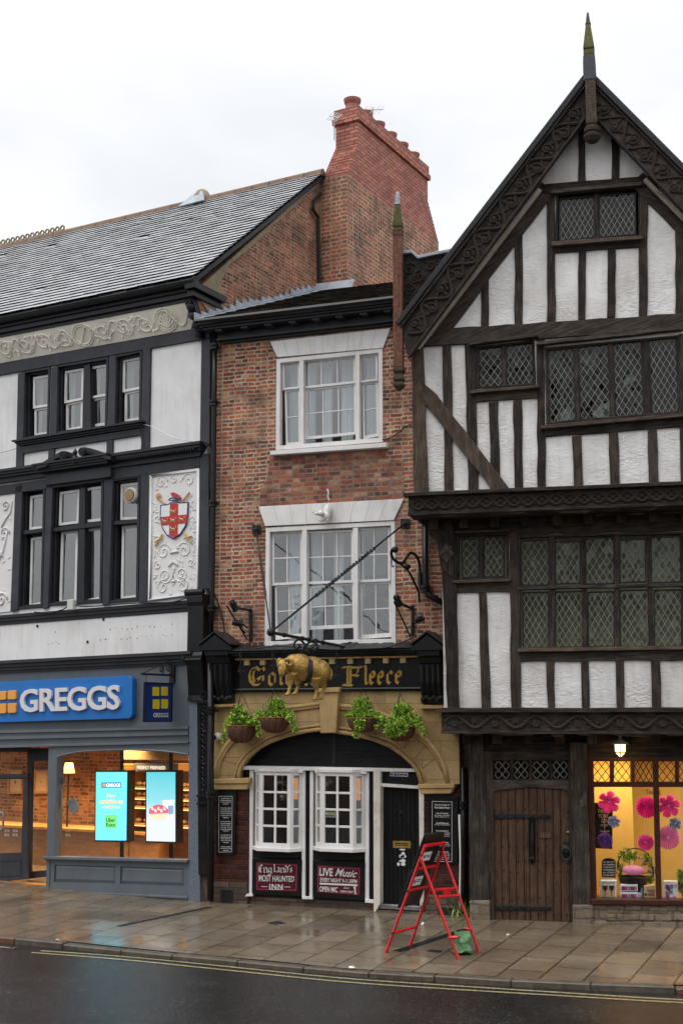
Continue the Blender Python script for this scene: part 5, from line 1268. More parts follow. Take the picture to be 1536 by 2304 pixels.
mb = MB(); mb.prism(fp(L, 'Z3', (1082, 1042, 1158, 1038, 1148, 1150, 1092, 1155), -.276), .002); mb.prism(fp(L, 'Z3', (1078, 1038, 1160, 1034, 1160, 1046, 1078, 1050), -.274), .002); part('cup_picture', s2, mb, 'screen_text_white')
mb = MB(); mb.prism(fp(L, 'Z3', (1115, 1070, 1154, 1068, 1150, 1130, 1118, 1132), -.2735), .002); part('cup_print', s2, mb, 'screen_grey')
mb = MB(); mb.prism([f1(L, 'Z3', 1055 + 65 * math.cos(k / 16 * 6.283), 1112 + 50 * math.sin(k / 16 * 6.283) * (1 if k < 9 else .95), -.272) for k in range(16)], .002); part('filling_picture', s2, mb, 'screen_pink')
mb = MB()
for k in range(5): mb.prism(fp(L, 'Z3', (1005 + k * 20, 1082 + (k % 2) * 14, 1018 + k * 20, 1078 + (k % 2) * 14, 1024 + k * 20, 1105 + (k % 2) * 10, 1008 + k * 20, 1100 + (k % 2) * 16), -.270), .001)
mb.prism(fp(L, 'Z3', (988, 1128, 1122, 1120, 1112, 1150, 1060, 1168, 1000, 1152), -.2705), .002); part('bread_picture', s2, mb, 'cream_glow')
# small window stickers
mb = MB(); mb.prism(fp(L, 'Z3', (442, 1045, 498, 1012, 530, 1090, 486, 1138), -.04), .003); single('shop_notice', 'tilted grey notice stuck inside the shop window', 'notice', L, mb, 'steel')
mb = MB(); mb.prism(fp(L, 'Z3', (378, 965, 420, 960, 416, 1085, 374, 1088), -.04), .003); ns = single('shop_notice', 'white notice with red symbol at the left of the shop window', 'notice', L, mb, 'kraft')
mb = MB(); p = f1(L, 'Z3', 396, 1045, -.036); mb.tube([p + Vector((.035 * math.cos(k / 14 * 6.283), 0, .035 * math.sin(k / 14 * 6.283))) for k in range(15)], .006, 4); part('red_symbol', ns, mb, 'heraldic_red')
mb = MB(); mb.prism(fp(L, 'Z3', (386, 888, 432, 886, 432, 926, 386, 928), -.04), .003); single('shop_notice', 'small dark notice above the white one in the shop window', 'notice', L, mb, 'room_grey')
# lamps inside the shop
def lamp(fr, p, e, col=(1, .62, .28), size=.5, typ='AREA', name='shop_lamp', rot=None):
    l = bpy.data.lights.new(name, typ); l.energy = e; l.color = col
    if typ == 'AREA': l.size = size; l.spread = R(115) if name == 'shop_lamp' else R(180)
    else: l.shadow_soft_size = size
    o = bpy.data.objects.new(name, l); COL.objects.link(o); o.matrix_world = fr.M @ Matrix.Translation(Vector(p)); return o
for u_, y in ((-6.2, 1.9), (-4.2, 2.2), (-2.4, 1.2), (-.7, 1.6)):
    mb = MB(); mb.lathe((u_, y, zc_ - .012), [(.11, 0), (.11, .01)], 14); single('downlight', 'round ceiling light in the bakery shop', 'ceiling light', L, mb, 'downlight', group='ceiling lights in the bakery'); lamp(L, (u_, y, zc_ - .05), 62, size=.9)
# ================================================================ PUB
pub = thing('pub_building', 'narrow red brick pub with black signboard and yellow stone arch', 'building', B, (2, 0, 0))
uL, uR = f1(B, 'P', 478, 1100).x, f1(B, 'P', 1062, 1350).x
Qt = fp(B, 'Z5', (465, 478, 1078, 424, 1078, 962, 465, 1004)); Qb = fp(B, 'Z6', (404, 222, 1150, 188, 1152, 886, 402, 908))
def square(Q): 
    u0, u1 = (Q[0].x + Q[3].x) / 2, (Q[1].x + Q[2].x) / 2; return rectQ(u0, u1, (Q[2].z + Q[3].z) / 2, (Q[0].z + Q[1].z) / 2, Q[0].y)
Qt, Qb = square(Qt), square(Qb)
z_top = f1(B, 'Z5', 600, 300).z + .25
zf0 = f1(B, 'Z7', 740, 340).z
mb = wall_holes([Vector((uL, 0, z_top)), Vector((uR, 0, z_top)), Vector((uR, 0, zf0)), Vector((uL, 0, zf0))], [Qt, Qb], .3); part('brick_wall', pub, mb, 'pub_brick')
# windows
def pub_window(Q, specs, mulls, label):
    mb = MB(); fw = .075; O_ = [p + Vector((0, -.015, 0)) for p in Q]; I = inset(O_, fw, fw); mb.ring(O_, I, .12)
    for z, c in mulls: mb.prism(fp(B, z, c, .012), .12)
    wd = part('window', pub, mb, 'white_paint', .004, label=label); room(wd, Q, 1.6, 'room_pale', .15, .3)
    for z, c, o, co, ro, fb in specs: sash(wd, fp(B, z, c, o), co, ro, .04, .02, .04, 'white_paint', 'glass', fb)
    return wd
w1 = pub_window(Qt, [('Z5', (500, 500, 600, 492, 600, 650, 500, 660), -.06, 1, 1, .04), ('Z5', (512, 660, 602, 650, 604, 976, 520, 984), -.10, 1, 2, .06),
    ('Z5', (620, 490, 920, 462, 920, 620, 620, 652), -.06, 3, 1, .045), ('Z5', (634, 652, 922, 622, 924, 915, 634, 945), -.10, 3, 2, .05),
    ('Z5', (944, 460, 1048, 452, 1048, 605, 944, 618), -.06, 1, 1, .04), ('Z5', (958, 618, 1050, 606, 1054, 925, 962, 945), -.10, 1, 2, .06)],
    [('Z5', (597, 470, 622, 468, 622, 992, 600, 994)), ('Z5', (918, 440, 944, 438, 944, 968, 920, 972))], None)
w2 = pub_window(Qb, [('Z6', (440, 248, 614, 240, 614, 548, 440, 558), -.06, 2, 2, .045), ('Z6', (456, 558, 618, 548, 620, 855, 460, 870), -.10, 2, 2, .07),
    ('Z6', (640, 245, 908, 234, 908, 540, 640, 550), -.06, 3, 2, .045), ('Z6', (656, 560, 912, 540, 916, 800, 656, 812), -.10, 3, 2, .06),
    ('Z6', (934, 226, 1120, 218, 1120, 532, 934, 540), -.06, 2, 2, .045), ('Z6', (948, 540, 1124, 532, 1128, 852, 950, 866), -.10, 2, 2, .07)],
    [('Z6', (612, 235, 640, 234, 640, 890, 614, 892)), ('Z6', (905, 225, 934, 224, 934, 884, 908, 886))], None)
for wd, Q, n_, zs in ((w1, Qt, 3, .0), (w2, Qb, 3, .0)):
    zt_, zb_ = Q[0].z + .1, Q[3].z - .1; u0, u1 = Q[0].x, Q[1].x
    W_ = u1 - u0
    for a_, b2_ in ((.10, .22), (.26, .36), (.42, .52), (.60, .72), (.84, .97)) if wd is w1 else ((.16, .26), (.35, .44), (.52, .60), (.70, .76)):
        drape(wd, (u0 + a_ * W_ - .12, .42, 0), (u0 + b2_ * W_ - .12, .42, 0), zt_, zb_ + .1, .03, 4)
    mb = MB(); mb.box(u0 + .1, u1 - .1, .9, .93, zt_ - .9, zt_ + .1); part('blind', wd, mb, 'blind')
qpart('sill', pub, B, 'Z5', (428, 1010, 1098, 962, 1098, 988, 428, 1034), .13, .2, 'white_paint', 0, .006)
qpart('brick_patch', pub, B, 'Z5', (432, 1036, 1092, 994, 1092, 1060, 1200, 1075, 1200, 1286, 368, 1330, 372, 1230, 410, 1180), .004, .05, 'patch_brick', 0, 0)
def lintel(z, c, nj, jl):
    Q = fp(B, z, c, .035); o = qpart('lintel', pub, B, z, c, .035, .1, 'white_paint', 0, .004)
    for k in range(1, nj):
        s = k / nj; a, b2 = bil(Q, s, 0), bil(Q, s, 1); e = Vector((.006, 0, 0)); y = Vector((0, -.002, 0)); mb = MB(); mb.prism([a - e + y, a + e + y, b2 + e + y, b2 - e + y], .02); part('joint', o, mb, 'grey_plastic')
lintel('Z5', (428, 380, 1120, 302, 1078, 416, 470, 470), 9, None)
lintel('Z6', (362, 102, 1198, 56, 1140, 180, 400, 214), 9, None)
# eaves cornice with modillions
ue0, ue1 = f1(B, 'Z5', 30, 290, .3).x, f1(B, 'P', 900, 690, .3).x
zc1 = f1(B, 'Z5', 600, 212, .38).z; zc0 = f1(B, 'Z5', 600, 345, .05).z
mb = MB(); H = zc1 - zc0
for o0, f0, f1_ in ((.38, .80, 1), (.33, .66, .80), (.10, .26, .66), (.15, .12, .26), (.08, 0, .12)): mb.box(ue0 + (.38 - o0), ue1, -o0, .02, zc0 + f0 * H, zc0 + f1_ * H)
part('eaves_cornice', pub, mb, 'black_paint', .005)
for x, y in ((130, 325), (280, 310), (415, 293), (555, 278), (690, 262), (825, 245), (965, 230), (1105, 215)):
    p = f1(B, 'Z5', x, y, .3); mb = MB(); mb.box(p.x - .065, p.x + .065, -.30, -.1, zc0 + .54 * H, zc0 + .655 * H); o = part('modillion', pub, mb, 'charcoal_paint', .003)
mb = MB(); mb.tube([(ue0 - .05, -.42, zc1 + .03), (ue1, -.42, zc1 + .03)], .06, 8); part('gutter', pub, mb, 'gloss_black')
# roof slope and lead flashing
def toB(v): return B.loc(L.M @ Vector(v))
ge = toB(L.onx(483, 722, UG + .02)); gt = toB(L.onx(713, 655, UG + .02))
er = Vector((ue1 + 1.2, -.40, zc1 + .07)); el = Vector((ue0 - .02, -.40, zc1 + .07))
ztop = f1(B, 'P', 800, 648, -gt.y).z
tr_ = Vector((er.x, gt.y, (gt.z + ztop) / 2)); tl_ = Vector((gt.x - .2, gt.y, (gt.z + ztop) / 2))
mb = MB(); mb.prism([el, er, tr_, tl_], Vector((0, 0, -.08))); part('roof', pub, mb, 'mossy_roof')
mb = MB(); random.seed(19); nrm_ = (er - el).cross(tl_ - el).normalized(); nrm_ = nrm_ if nrm_.z > 0 else -nrm_
for r_ in range(13):
    u = 0
    while u < 1:
        l = random.uniform(.045, .075); f0, f1_ = r_ / 13, (r_ + 1.15) / 13; P = [el.lerp(er, u), el.lerp(er, min(1, u + l - .002)), tl_.lerp(tr_, min(1, u + l - .002)), tl_.lerp(tr_, u)]; h = .03 + random.uniform(0, .012)
        Qr = [bil(P, 0, f0) + nrm_ * h, bil(P, 1, f0) + nrm_ * h, bil(P, 1, min(1, f1_)) + nrm_ * .01, bil(P, 0, min(1, f1_)) + nrm_ * .01]; mb.prism(Qr, -nrm_ * .012); u += l
part('roof_tiles', pub, mb, 'mossy_roof')
mb = MB(); mb.prism([tl_ + Vector((-.6, 0, -.02)), tr_ + Vector((0, 0, -.02)), tr_ + Vector((0, 3.2, -2.5)), tl_ + Vector((-.6, 3.2, -2.5))], Vector((0, 0, -.08))); part('roof', pub, mb, 'mossy_roof')
slope = (tl_ - el); 
g0_, g1_ = toB(Vector((UG + .03, -.45, 0))), toB(Vector((UG + .03, L.onx(713, 655, UG + .02).y, 0)))
def roofz(y): return el.z + (tl_.z - el.z) * (y - el.y) / (tl_.y - el.y)
mb = MB(); random.seed(4); n_ = 20
for k in range(n_):
    f0, f1_ = k / n_, (k + 1) / n_; a, b2 = g0_.lerp(g1_, f0), g0_.lerp(g1_, f1_); a.z = roofz(a.y); b2.z = roofz(b2.y)
    hh = .18 + random.uniform(-.05, .05); e = Vector((.03, 0, 0)); w_ = Vector((.20, 0, 0))
    mb.prism([a + Vector((0, 0, .05)), b2 + Vector((0, 0, .05)), b2 + Vector((0, 0, hh * .45)), a + Vector((0, 0, hh))], e)          # stepped leaf against the gable
    mb.prism([a + Vector((0, 0, .012)), a + w_ + Vector((0, 0, .016)), b2 + w_ + Vector((0, 0, .016)), b2 + Vector((0, 0, .012))], Vector((0, 0, .03)))
part('lead_flashing', pub, mb, 'lead', .003)
mb = MB(); p0 = f1(B, 'P', 706, 655, -(gt.y - .15)); p1 = f1(B, 'P', 792, 641, -(gt.y - .15)); mb.prism([(p0.x, gt.y - .2, roofz(gt.y - .2) + .03), (p1.x, gt.y - .2, roofz(gt.y - .2) + .03), (p1.x, gt.y - .02, tl_.z + .18), (p0.x, gt.y - .02, tl_.z + .18)], .05); part('lead_apron', pub, mb, 'lead', .01)
# signboard and its cornice
ztf, zbf = f1(B, 'Z7', 740, 108, .3).z, f1(B, 'Z7', 740, 336, .15).z
uf0, uf1 = f1(B, 'Z7', 200, 200, .1).x, f1(B, 'Z7', 1262, 200, .1).x
zb0_ = f1(B, 'Z7', 740, 152, .12).z; zb1_ = f1(B, 'Z7', 740, 318, .12).z
mb = MB(); mb.box(uf0, uf1, -.12, .1, zb1_, zb0_); fas = part('signboard', pub, mb, 'gloss_black', .003)
mb = MB(); hh = ztf - zb0_
for o0, f0, f1_ in ((.42, .75, 1), (.34, .45, .75), (.26, .2, .45), (.2, 0, .2)): mb.box(uf0 - .05, uf1 + .1, -o0, .02, zb0_ + f0 * hh, zb0_ + f1_ * hh)
part('signboard_cornice', pub, mb, 'gloss_black', .006)
mb = MB(); random.seed(8); pts = []
xs_ = [uf0 - .05 + (uf1 + .15 - uf0) * k / 40 for k in range(41)]
for a, b2 in zip(xs_, xs_[1:]):
    z_ = random.uniform(.0, .03); mb.prism([(a, -.45 + random.uniform(-.02, .02), ztf + .005), (b2 + .01, -.45 + random.uniform(-.02, .02), ztf + .005), (b2 + .01, .0, ztf + .10 + z_), (a, .0, ztf + .10 + z_)], Vector((0, 0, .02)))
part('lead_cover', pub, mb, 'iron', .006)
mb = MB(); mb.box(uf0, uf1, -.17, .0, zbf, zb1_); mb.tube([(uf0, -.17, zb1_ - .02), (uf1, -.17, zb1_ - .02)], .03, 6); part('signboard_moulding', pub, mb, 'gloss_black', .005)
mb = MB(); z_ = f1(B, 'Z7', 740, 150, .21).z; mb.box(uf0 + .12, uf1 - .02, -.215, -.12, z_ - .012, z_ + .014); part('gold_bead', pub, mb, 'gold')
for x in (283, 371, 470, 570, 664, 757, 858, 956, 1056, 1153):
    p = f1(B, 'Z7', x, 166, .2); mb = MB(); mb.box(p.x - .045, p.x + .045, -.2, -.1, z_ - .10, z_ - .014); part('gold_block', pub, mb, 'pale_gold', .004)
# gilt black-letter name, broad-nib strokes
GL = {
 'G': [[(.62, .80), (.42, .96), (.18, .86), (.08, .58), (.12, .28), (.34, .06), (.62, .10), (.80, .28)], [(.80, .28), (.80, .50), (.58, .46)], [(.62, .80), (.80, .95), (.86, .78)], [(.34, .80), (.26, .5), (.36, .2)], [(.50, .42), (.62, .36), (.56, .26)]],
 'o': [[(.22, .58), (.22, .16), (.48, .04), (.74, .16), (.74, .58), (.48, .70), (.22, .58)]],
 'l': [[(.34, 1.02), (.5, .92), (.5, .14), (.74, .06)]],
 'd': [[(.12, .98), (.7, .72), (.74, .16), (.48, .04), (.22, .16), (.22, .58), (.5, .68), (.72, .6)]],
 'e': [[(.22, .40), (.74, .40)], [(.24, .42), (.76, .46)], [(.72, .46), (.74, .58), (.5, .70), (.22, .56), (.22, .16), (.48, .04), (.78, .18)]],
 'n': [[(.12, .64), (.26, .58), (.26, .08), (.38, .02)], [(.26, .56), (.56, .70), (.76, .56), (.76, .12), (.9, .04)]],
 'F': [[(.0, .94), (.30, .97), (.62, .93), (.98, .97)], [(.26, .94), (.26, .06)], [(.16, .06), (.44, .04)], [(.40, .90), (.40, .10)], [(.40, .52), (.62, .56), (.80, .50)], [(.80, .90), (.74, .66), (.62, .56)], [(.02, .06), (.5, .02)]],
 'c': [[(.76, .56), (.5, .70), (.22, .56), (.22, .16), (.48, .04), (.78, .18)]],
 'E': [[(.78, .84), (.5, .98), (.2, .80), (.14, .45), (.24, .14), (.52, .02), (.86, .2)], [(.2, .5), (.62, .54)], [(.46, .84), (.40, .5), (.46, .2)]],
 'g': [[(.74, .62), (.48, .70), (.22, .56), (.22, .24), (.48, .12), (.72, .26)], [(.74, .64), (.74, -.08), (.48, -.2), (.2, -.1)]],
 'a': [[(.24, .62), (.5, .70), (.72, .58), (.72, .14), (.86, .06)], [(.72, .36), (.36, .30), (.24, .16), (.44, .04), (.72, .18)]],
 "'": [[(.4, 1.), (.5, .86), (.36, .74)]],
 's': [[(.74, .58), (.48, .70), (.26, .56), (.46, .38), (.72, .22), (.5, .04), (.24, .14)]],
}
def gothic(mb, word, z, boxes, fr, o, wd, ext=.008, ang=42):
    for ch, c in zip(word, boxes): nib(mb, fp(fr, z, (c[0], c[2], c[1], c[2], c[1], c[3], c[0], c[3]), o), GL[ch], wd, ang, ext)
mb = MB(); gothic(mb, 'Golden', 'Z7', [(292, 400, 196, 308), (398, 458, 200, 306), (452, 498, 198, 304), (496, 552, 198, 304), (548, 600, 198, 304), (598, 664, 198, 304)], B, .121, .17); part('gilt_lettering', fas, mb, 'gold_leaf')
mb = MB(); gothic(mb, 'Fleece', 'Z7', [(818, 932, 196, 306), (928, 968, 194, 302), (962, 1010, 190, 300), (1008, 1056, 190, 300), (1058, 1108, 190, 298), (1106, 1156, 188, 296)], B, .121, .17); part('gilt_lettering', fas, mb, 'gold_leaf')
# consoles with little pediment caps
def consolep(xc, wz, left):
    u0_, u1_ = f1(B, 'Z7', xc - wz / 2, 250, .25).x, f1(B, 'Z7', xc + wz / 2, 250, .25).x; z0, z1 = f1(B, 'Z7', xc, 405, .2).z, f1(B, 'Z7', xc, 110, .3).z; zp = f1(B, 'Z7', xc, 22, .3).z
    H = z1 - z0; mb = MB(); 
    prof = [(0, z1), (.44, z1), (.44, z1 - .08), (.38, z1 - .12), (.36, z1 - H * .22), (.33, z1 - H * .25), (.30, z1 - H * .6), (.22, z1 - H * .85), (.24, z1 - H * .93), (.20, z0), (0, z0)]
    mb.prism([(u0_, -o, z) for o, z in prof], Vector((u1_ - u0_, 0, 0))); k_ = part('console', pub, mb, 'gloss_black', .005)
    mb = MB(); nfl = 4
    for k in range(nfl): 
        cx = u0_ + (u1_ - u0_) * (k + .5) / nfl; mb.tube([(cx, -.33, z1 - H * .26), (cx, -.305, z1 - H * .6), (cx, -.23, z1 - H * .84)], .032, 6)
    for k in range(6): mb.ball((u0_ + (u1_ - u0_) * (k + .5) / 6, -.245, z1 - H * .92 + (k % 2) * .03), .045, 8, 5)
    part('fluting', k_, mb, 'gloss_black')
    mb = MB(); e = .09; um = (u0_ + u1_) / 2
    tri = [Vector((u0_ - e, -.50, z1)), Vector((u1_ + e, -.50, z1)), Vector((u1_ + e, -.50, z1 + .05)), Vector((um, -.50, zp)), Vector((u0_ - e, -.50, z1 + .05))]
    mb.prism(tri, .05); mb.prism([p + Vector((0, .03, -.03 if p.z > z1 + .01 else 0)) for p in tri], .48)
    part('pediment_cap', pub, mb, 'gloss_black', .005)
    mb = MB()
    for sg in (0, 1):
        a, b2 = (tri[4], tri[3]) if sg == 0 else (tri[3], tri[2]); up = Vector((0, 0, .03)); mb.prism([a + up - Vector((0, .03, 0)), b2 + up - Vector((0, .03, 0)), b2 + Vector((0, .52, .03)), a + Vector((0, .52, .03))], Vector((0, 0, .03)))
    part('cap_roof', pub, mb, 'iron', .005)
consolep(140, 128, True); consolep(1316, 126, False)
# stone arch
ul, ur_ = f1(B, 'Z7', 105, 600, .12).x, f1(B, 'Z7', 1466, 600, .12).x
zi = f1(B, 'Z7', 200, 828, .12).z; zi2 = f1(B, 'Z7', 1330, 850, .12).z
intr = fp(B, 'Z7', (242, 822, 244, 790, 258, 750, 290, 705, 345, 655, 420, 615, 500, 585, 590, 562, 690, 548, 785, 560, 900, 578, 1000, 605, 1085, 640, 1150, 685, 1205, 735, 1240, 785, 1258, 850), .12)
top_z = zbf
out_ = [Vector((ul, -.12, top_z)), Vector((ul, -.12, zi))]
mb = MB(); 
poly = [Vector((ul, -.12, zi))] + intr + [Vector((ur_, -.12, zi2)), Vector((ur_, -.12, top_z)), Vector((ul, -.12, top_z))]
tmp = wall_holes(poly, [], .42); arch = part('stone_arch', pub, tmp, 'ashlar', 0)
ext_ = fp(B, 'Z7', (112, 822, 115, 770, 130, 715, 165, 650, 225, 580, 310, 515, 410, 462, 520, 428, 690, 405, 785, 412, 900, 425, 1010, 452, 1115, 490, 1210, 545, 1295, 615, 1355, 690, 1390, 765, 1404, 850), .12)
mb = MB()
mb.tube([p + Vector((0, -.015, 0)) for p in ext_], .04, 6); mb.tube([p.lerp(q_, .10) + Vector((0, -.008, 0)) for p, q_ in zip(ext_, intr)], .03, 6)
mb.tube([p + Vector((0, -.008, 0)) for p in intr], .035, 6); mb.tube([q_.lerp(p, .16) + Vector((0, -.004, 0)) for p, q_ in zip(ext_, intr)], .022, 6)
part('arch_moulding', arch, mb, 'sandstone', smooth=True)
mb = MB()
for k in range(len(intr)):
    if k in (2, 4, 6, 11, 13, 14, 15): a, b2 = intr[k].lerp(ext_[k], .12), intr[k].lerp(ext_[k], .86); t_ = (b2 - a).normalized(); s_ = Vector((-t_.z, 0, t_.x)) * .004; y = Vector((0, -.002, 0)); mb.prism([a - s_ + y, a + s_ + y, b2 + s_ + y, b2 - s_ + y], .01)
part('voussoir_joints', arch, mb, 'coir')
mb = MB(); kq = fp(B, 'Z7', (688, 340, 794, 336, 783, 566, 694, 570), .24); mb.prism(kq, .3); mb.prism(fp(B, 'Z7', (676, 318, 802, 312, 800, 340, 684, 344), .28), .3); part('keystone', arch, mb, 'sandstone', .01)
for c in ((98, 824, 302, 818, 296, 850, 100, 852), (100, 850, 298, 848, 282, 884, 104, 884), (1234, 852, 1440, 850, 1438, 876, 1240, 878), (1240, 876, 1436, 874, 1420, 906, 1258, 908)):
    mb = MB(); quad(mb, B, 'Z7', c, .18 if c[1] < 845 or c[1] == 852 else .15, .35); part('impost', arch, mb, 'sandstone', .012)
for c in ((104, 408, 250, 404, 250, 420, 104, 426), (1250, 412, 1392, 412, 1392, 432, 1250, 434)): mb = MB(); quad(mb, B, 'Z7', c, .22, .3); part('string_course', arch, mb, 'sandstone', .01)
# panelled black board under the arch
qpart('arch_panel', pub, B, 'Z7', (225, 540, 1275, 540, 1275, 775, 225, 770), -.10, .06, 'black_board', 0, 0)
qpart('panel_strip', pub, B, 'Z7', (762, 550, 780, 550, 780, 742, 762, 742), -.08, .05, 'black_paint', 0, .004)
mb = MB(); ins = [p + Vector((0, .20, 0)) for p in intr]; mb.tube([p + Vector((0, 0, -.02)) for p in ins], .03, 5); part('arch_bead', pub, mb, 'gloss_black')
# brick piers either side
qpart('pier', pub, B, 'Z8', (96, 165, 268, 165, 272, 790, 88, 770), .06, .4, 'glazed_brick', 0, 0)
qpart('pier', pub, B, 'Z8', (1152, 190, 1352, 195, 1352, 840, 1145, 800), .06, .4, 'glazed_brick', 0, 0)
qpart('pier_foot', pub, B, 'Z8', (86, 620, 205, 625, 208, 780, 84, 762), .085, .2, 'mortar', .01, .01) if False else None
qpart('pier_foot', pub, B, 'Z8', (92, 640, 262, 645, 262, 768, 90, 758), .075, .2, 'plinth_brick', 0, .004)
qpart('pier_foot', pub, B, 'Z8', (1170, 705, 1345, 720, 1345, 842, 1168, 815), .075, .2, 'plinth_brick', 0, .004)
mb = MB(); mb.box(uR - .62, uR, .0, .3, 0, zf0); part('side_wall', pub, mb, 'glazed_brick')
# air grilles
for c, lab in (((128, 682, 188, 685, 188, 748, 128, 744), None), ((1232, 770, 1302, 776, 1300, 826, 1232, 818), None)):
    Q = fp(B, 'Z8', c, .09); mb = MB(); mb.ring(Q, inset(Q, .02), .03); I = inset(Q, .02)
    for k in range(1, 9):
        a, b2 = bil(I, k / 9, 0), bil(I, k / 9, 1); mb.tube([a, b2], .004, 4); a, b2 = bil(I, 0, k / 9), bil(I, 1, k / 9); mb.tube([a, b2], .004, 4)
    g_ = part('air_grille', pub, mb, 'iron'); mb = MB(); mb.prism([p + Vector((0, .012, 0)) for p in I], .01); part('backing', g_, mb, 'gloss_black')
# ground floor joinery
rd = rectQ(f1(B, 'Z8', 262, 400).x, f1(B, 'Z8', 1150, 400).x, .0, f1(B, 'Z8', 600, 40).z, .25)
room(pub, rd, 2.6, 'room_dark', 0, .0)
J = lambda nm, c, o, d, m_, bev=.004, parent=pub, lab=None: qpart(nm, parent, B, 'Z8', c, o, d, m_, 0, bev, lab)
J('head_rail', (240, 52, 1152, 68, 1152, 84, 240, 72), .10, .2, 'white_paint')
J('head_rail', (300, 72, 545, 76, 545, 88, 300, 84), .12, .1, 'white_paint'); J('head_rail', (605, 76, 866, 82, 866, 94, 605, 88), .12, .1, 'white_paint')
for c in ((274, 72, 294, 72, 286, 712, 272, 710), (537, 78, 556, 78, 556, 728, 539, 726), (580, 78, 597, 80, 594, 730, 578, 728), (860, 84, 880, 86, 880, 746, 860, 742)): J('post', c, .06, .2, 'white_paint')
for c in ((554, 74, 584, 76, 582, 728, 554, 726), (878, 84, 908, 86, 908, 748, 878, 744)): J('black_panel', c, .03, .1, 'black_board', .002)
J('black_panel', (290, 470, 540, 474, 540, 725, 288, 720), .01, .1, 'black_board', .002); J('black_panel', (596, 480, 862, 482, 860, 742, 594, 735), .01, .1, 'black_board', .002)
J('panel_rail', (292, 474, 538, 478, 538, 520, 292, 520), .05, .05, 'black_board'); J('panel_rail', (604, 486, 858, 488, 858, 532, 604, 530), .05, .05, 'black_board')
J('foot_rail', (540, 716, 594, 718, 594, 732, 540, 730), .08, .1, 'white_paint'); J('foot_rail', (262, 702, 292, 702, 290, 716, 250, 716), .08, .1, 'white_paint'); J('foot_rail', (860, 730, 912, 734, 910, 752, 860, 748), .08, .1, 'white_paint')
J('plinth', (250, 716, 912, 745, 912, 812, 240, 772), .02, .3, 'plinth_brick', 0)
# bay windows
def bay(xl, xf0, xf1, xr, yt, yb):
    ob, of = .03, .20
    W_ = lambda x, y, o: f1(B, 'Z8', x, y, o)
    zt_, zb_ = W_((xf0 + xf1) / 2, yt, of).z, W_((xf0 + xf1) / 2, yb, of).z
    a, b2, c, d = W_(xl, 250, ob).x, W_(xf0, 250, of).x, W_(xf1, 250, of).x, W_(xr, 250, ob).x
    V = lambda u, o, z: Vector((u, -o, z))
    mb = MB(); mb.prism([V(a - .03, ob, zt_ + .05), V(b2, of + .03, zt_ + .05), V(c, of + .03, zt_ + .05), V(d + .03, ob, zt_ + .05), V(d, -.1, zt_ + .05), V(a, -.1, zt_ + .05)], Vector((0, 0, -.05)))
    w_ = part('bay_window', pub, mb, 'white_paint', .004)
    mb = MB(); mb.prism([V(a - .05, ob, zb_), V(b2 - .01, of + .06, zb_), V(c + .01, of + .06, zb_), V(d + .05, ob, zb_), V(d, -.1, zb_), V(a, -.1, zb_)], Vector((0, 0, -.06))); part('sill', w_, mb, 'white_paint', .006)
    for P_, co_ in (((a, ob, b2, of), 1), ((b2, of, c, of), 2), ((c, of, d, ob), 1)):
        Q = [V(P_[0], P_[1], zt_), V(P_[2], P_[3], zt_), V(P_[2], P_[3], zb_), V(P_[0], P_[1], zb_)]
        sash(w_, Q, co_, 4, .06, .035, .05, 'white_paint', 'glass', .07)
    return w_
b1 = bay(303, 325, 482, 544, 82, 468); b2w = bay(608, 638, 800, 862, 86, 470)
# round lamps seen inside each bay and small sticker
for x, y, par, lab in ((440, 212, b1, 'round clear lamp inside the first pub bay window'), (684, 130, b2w, 'round clear lamp inside the second pub bay window')):
    p = f1(B, 'Z8', x, y, -.15); lt = thing('globe_lamp', lab, 'lamp', B, p, 'globe lamps in the pub windows'); mb = MB(); mb.ball(p, .075, 14, 9); part('globe', lt, mb, 'glass', smooth=True); mb = MB(); mb.ball(p, .035, 10, 6); mb.tube([p + Vector((0, 0, .07)), p + Vector((0, 0, .5))], .01, 5); part('fitting', lt, mb, 'steel', smooth=True)
mb = MB(); mb.prism(fp(B, 'Z8', (656, 284, 710, 286, 710, 314, 656, 313), .17), .003); st = single('window_sticker', 'small yellow and white sticker in the second pub bay window', 'sticker', B, mb, 'paper_white')
mb = MB(); mb.prism(fp(B, 'Z8', (670, 286, 708, 287, 708, 297, 670, 296), .172), .002); part('yellow_band', st, mb, 'sign_yellow')
mb = MB()
for k in range(6): mb.prism(fp(B, 'Z8', (660 + k * 8, 300, 665 + k * 8, 300, 665 + k * 8, 311, 660 + k * 8, 311), .172), .002)
part('figures', st, mb, 'navy')
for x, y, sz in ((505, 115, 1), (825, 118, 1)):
    mb = MB(); P0_ = f1(B, 'Z8', x + 10, y, -.9); mb.box(P0_.x - .16, P0_.x + .16, P0_.y, P0_.y + .03, P0_.z - .36, P0_.z + .0); single('wall_picture', 'picture inside the pub glowing amber in place of lamplight, seen through the %s bay window' % ('first' if x < 600 else 'second'), 'picture', B, mb, 'amber_glow', group='amber pictures inside the pub')
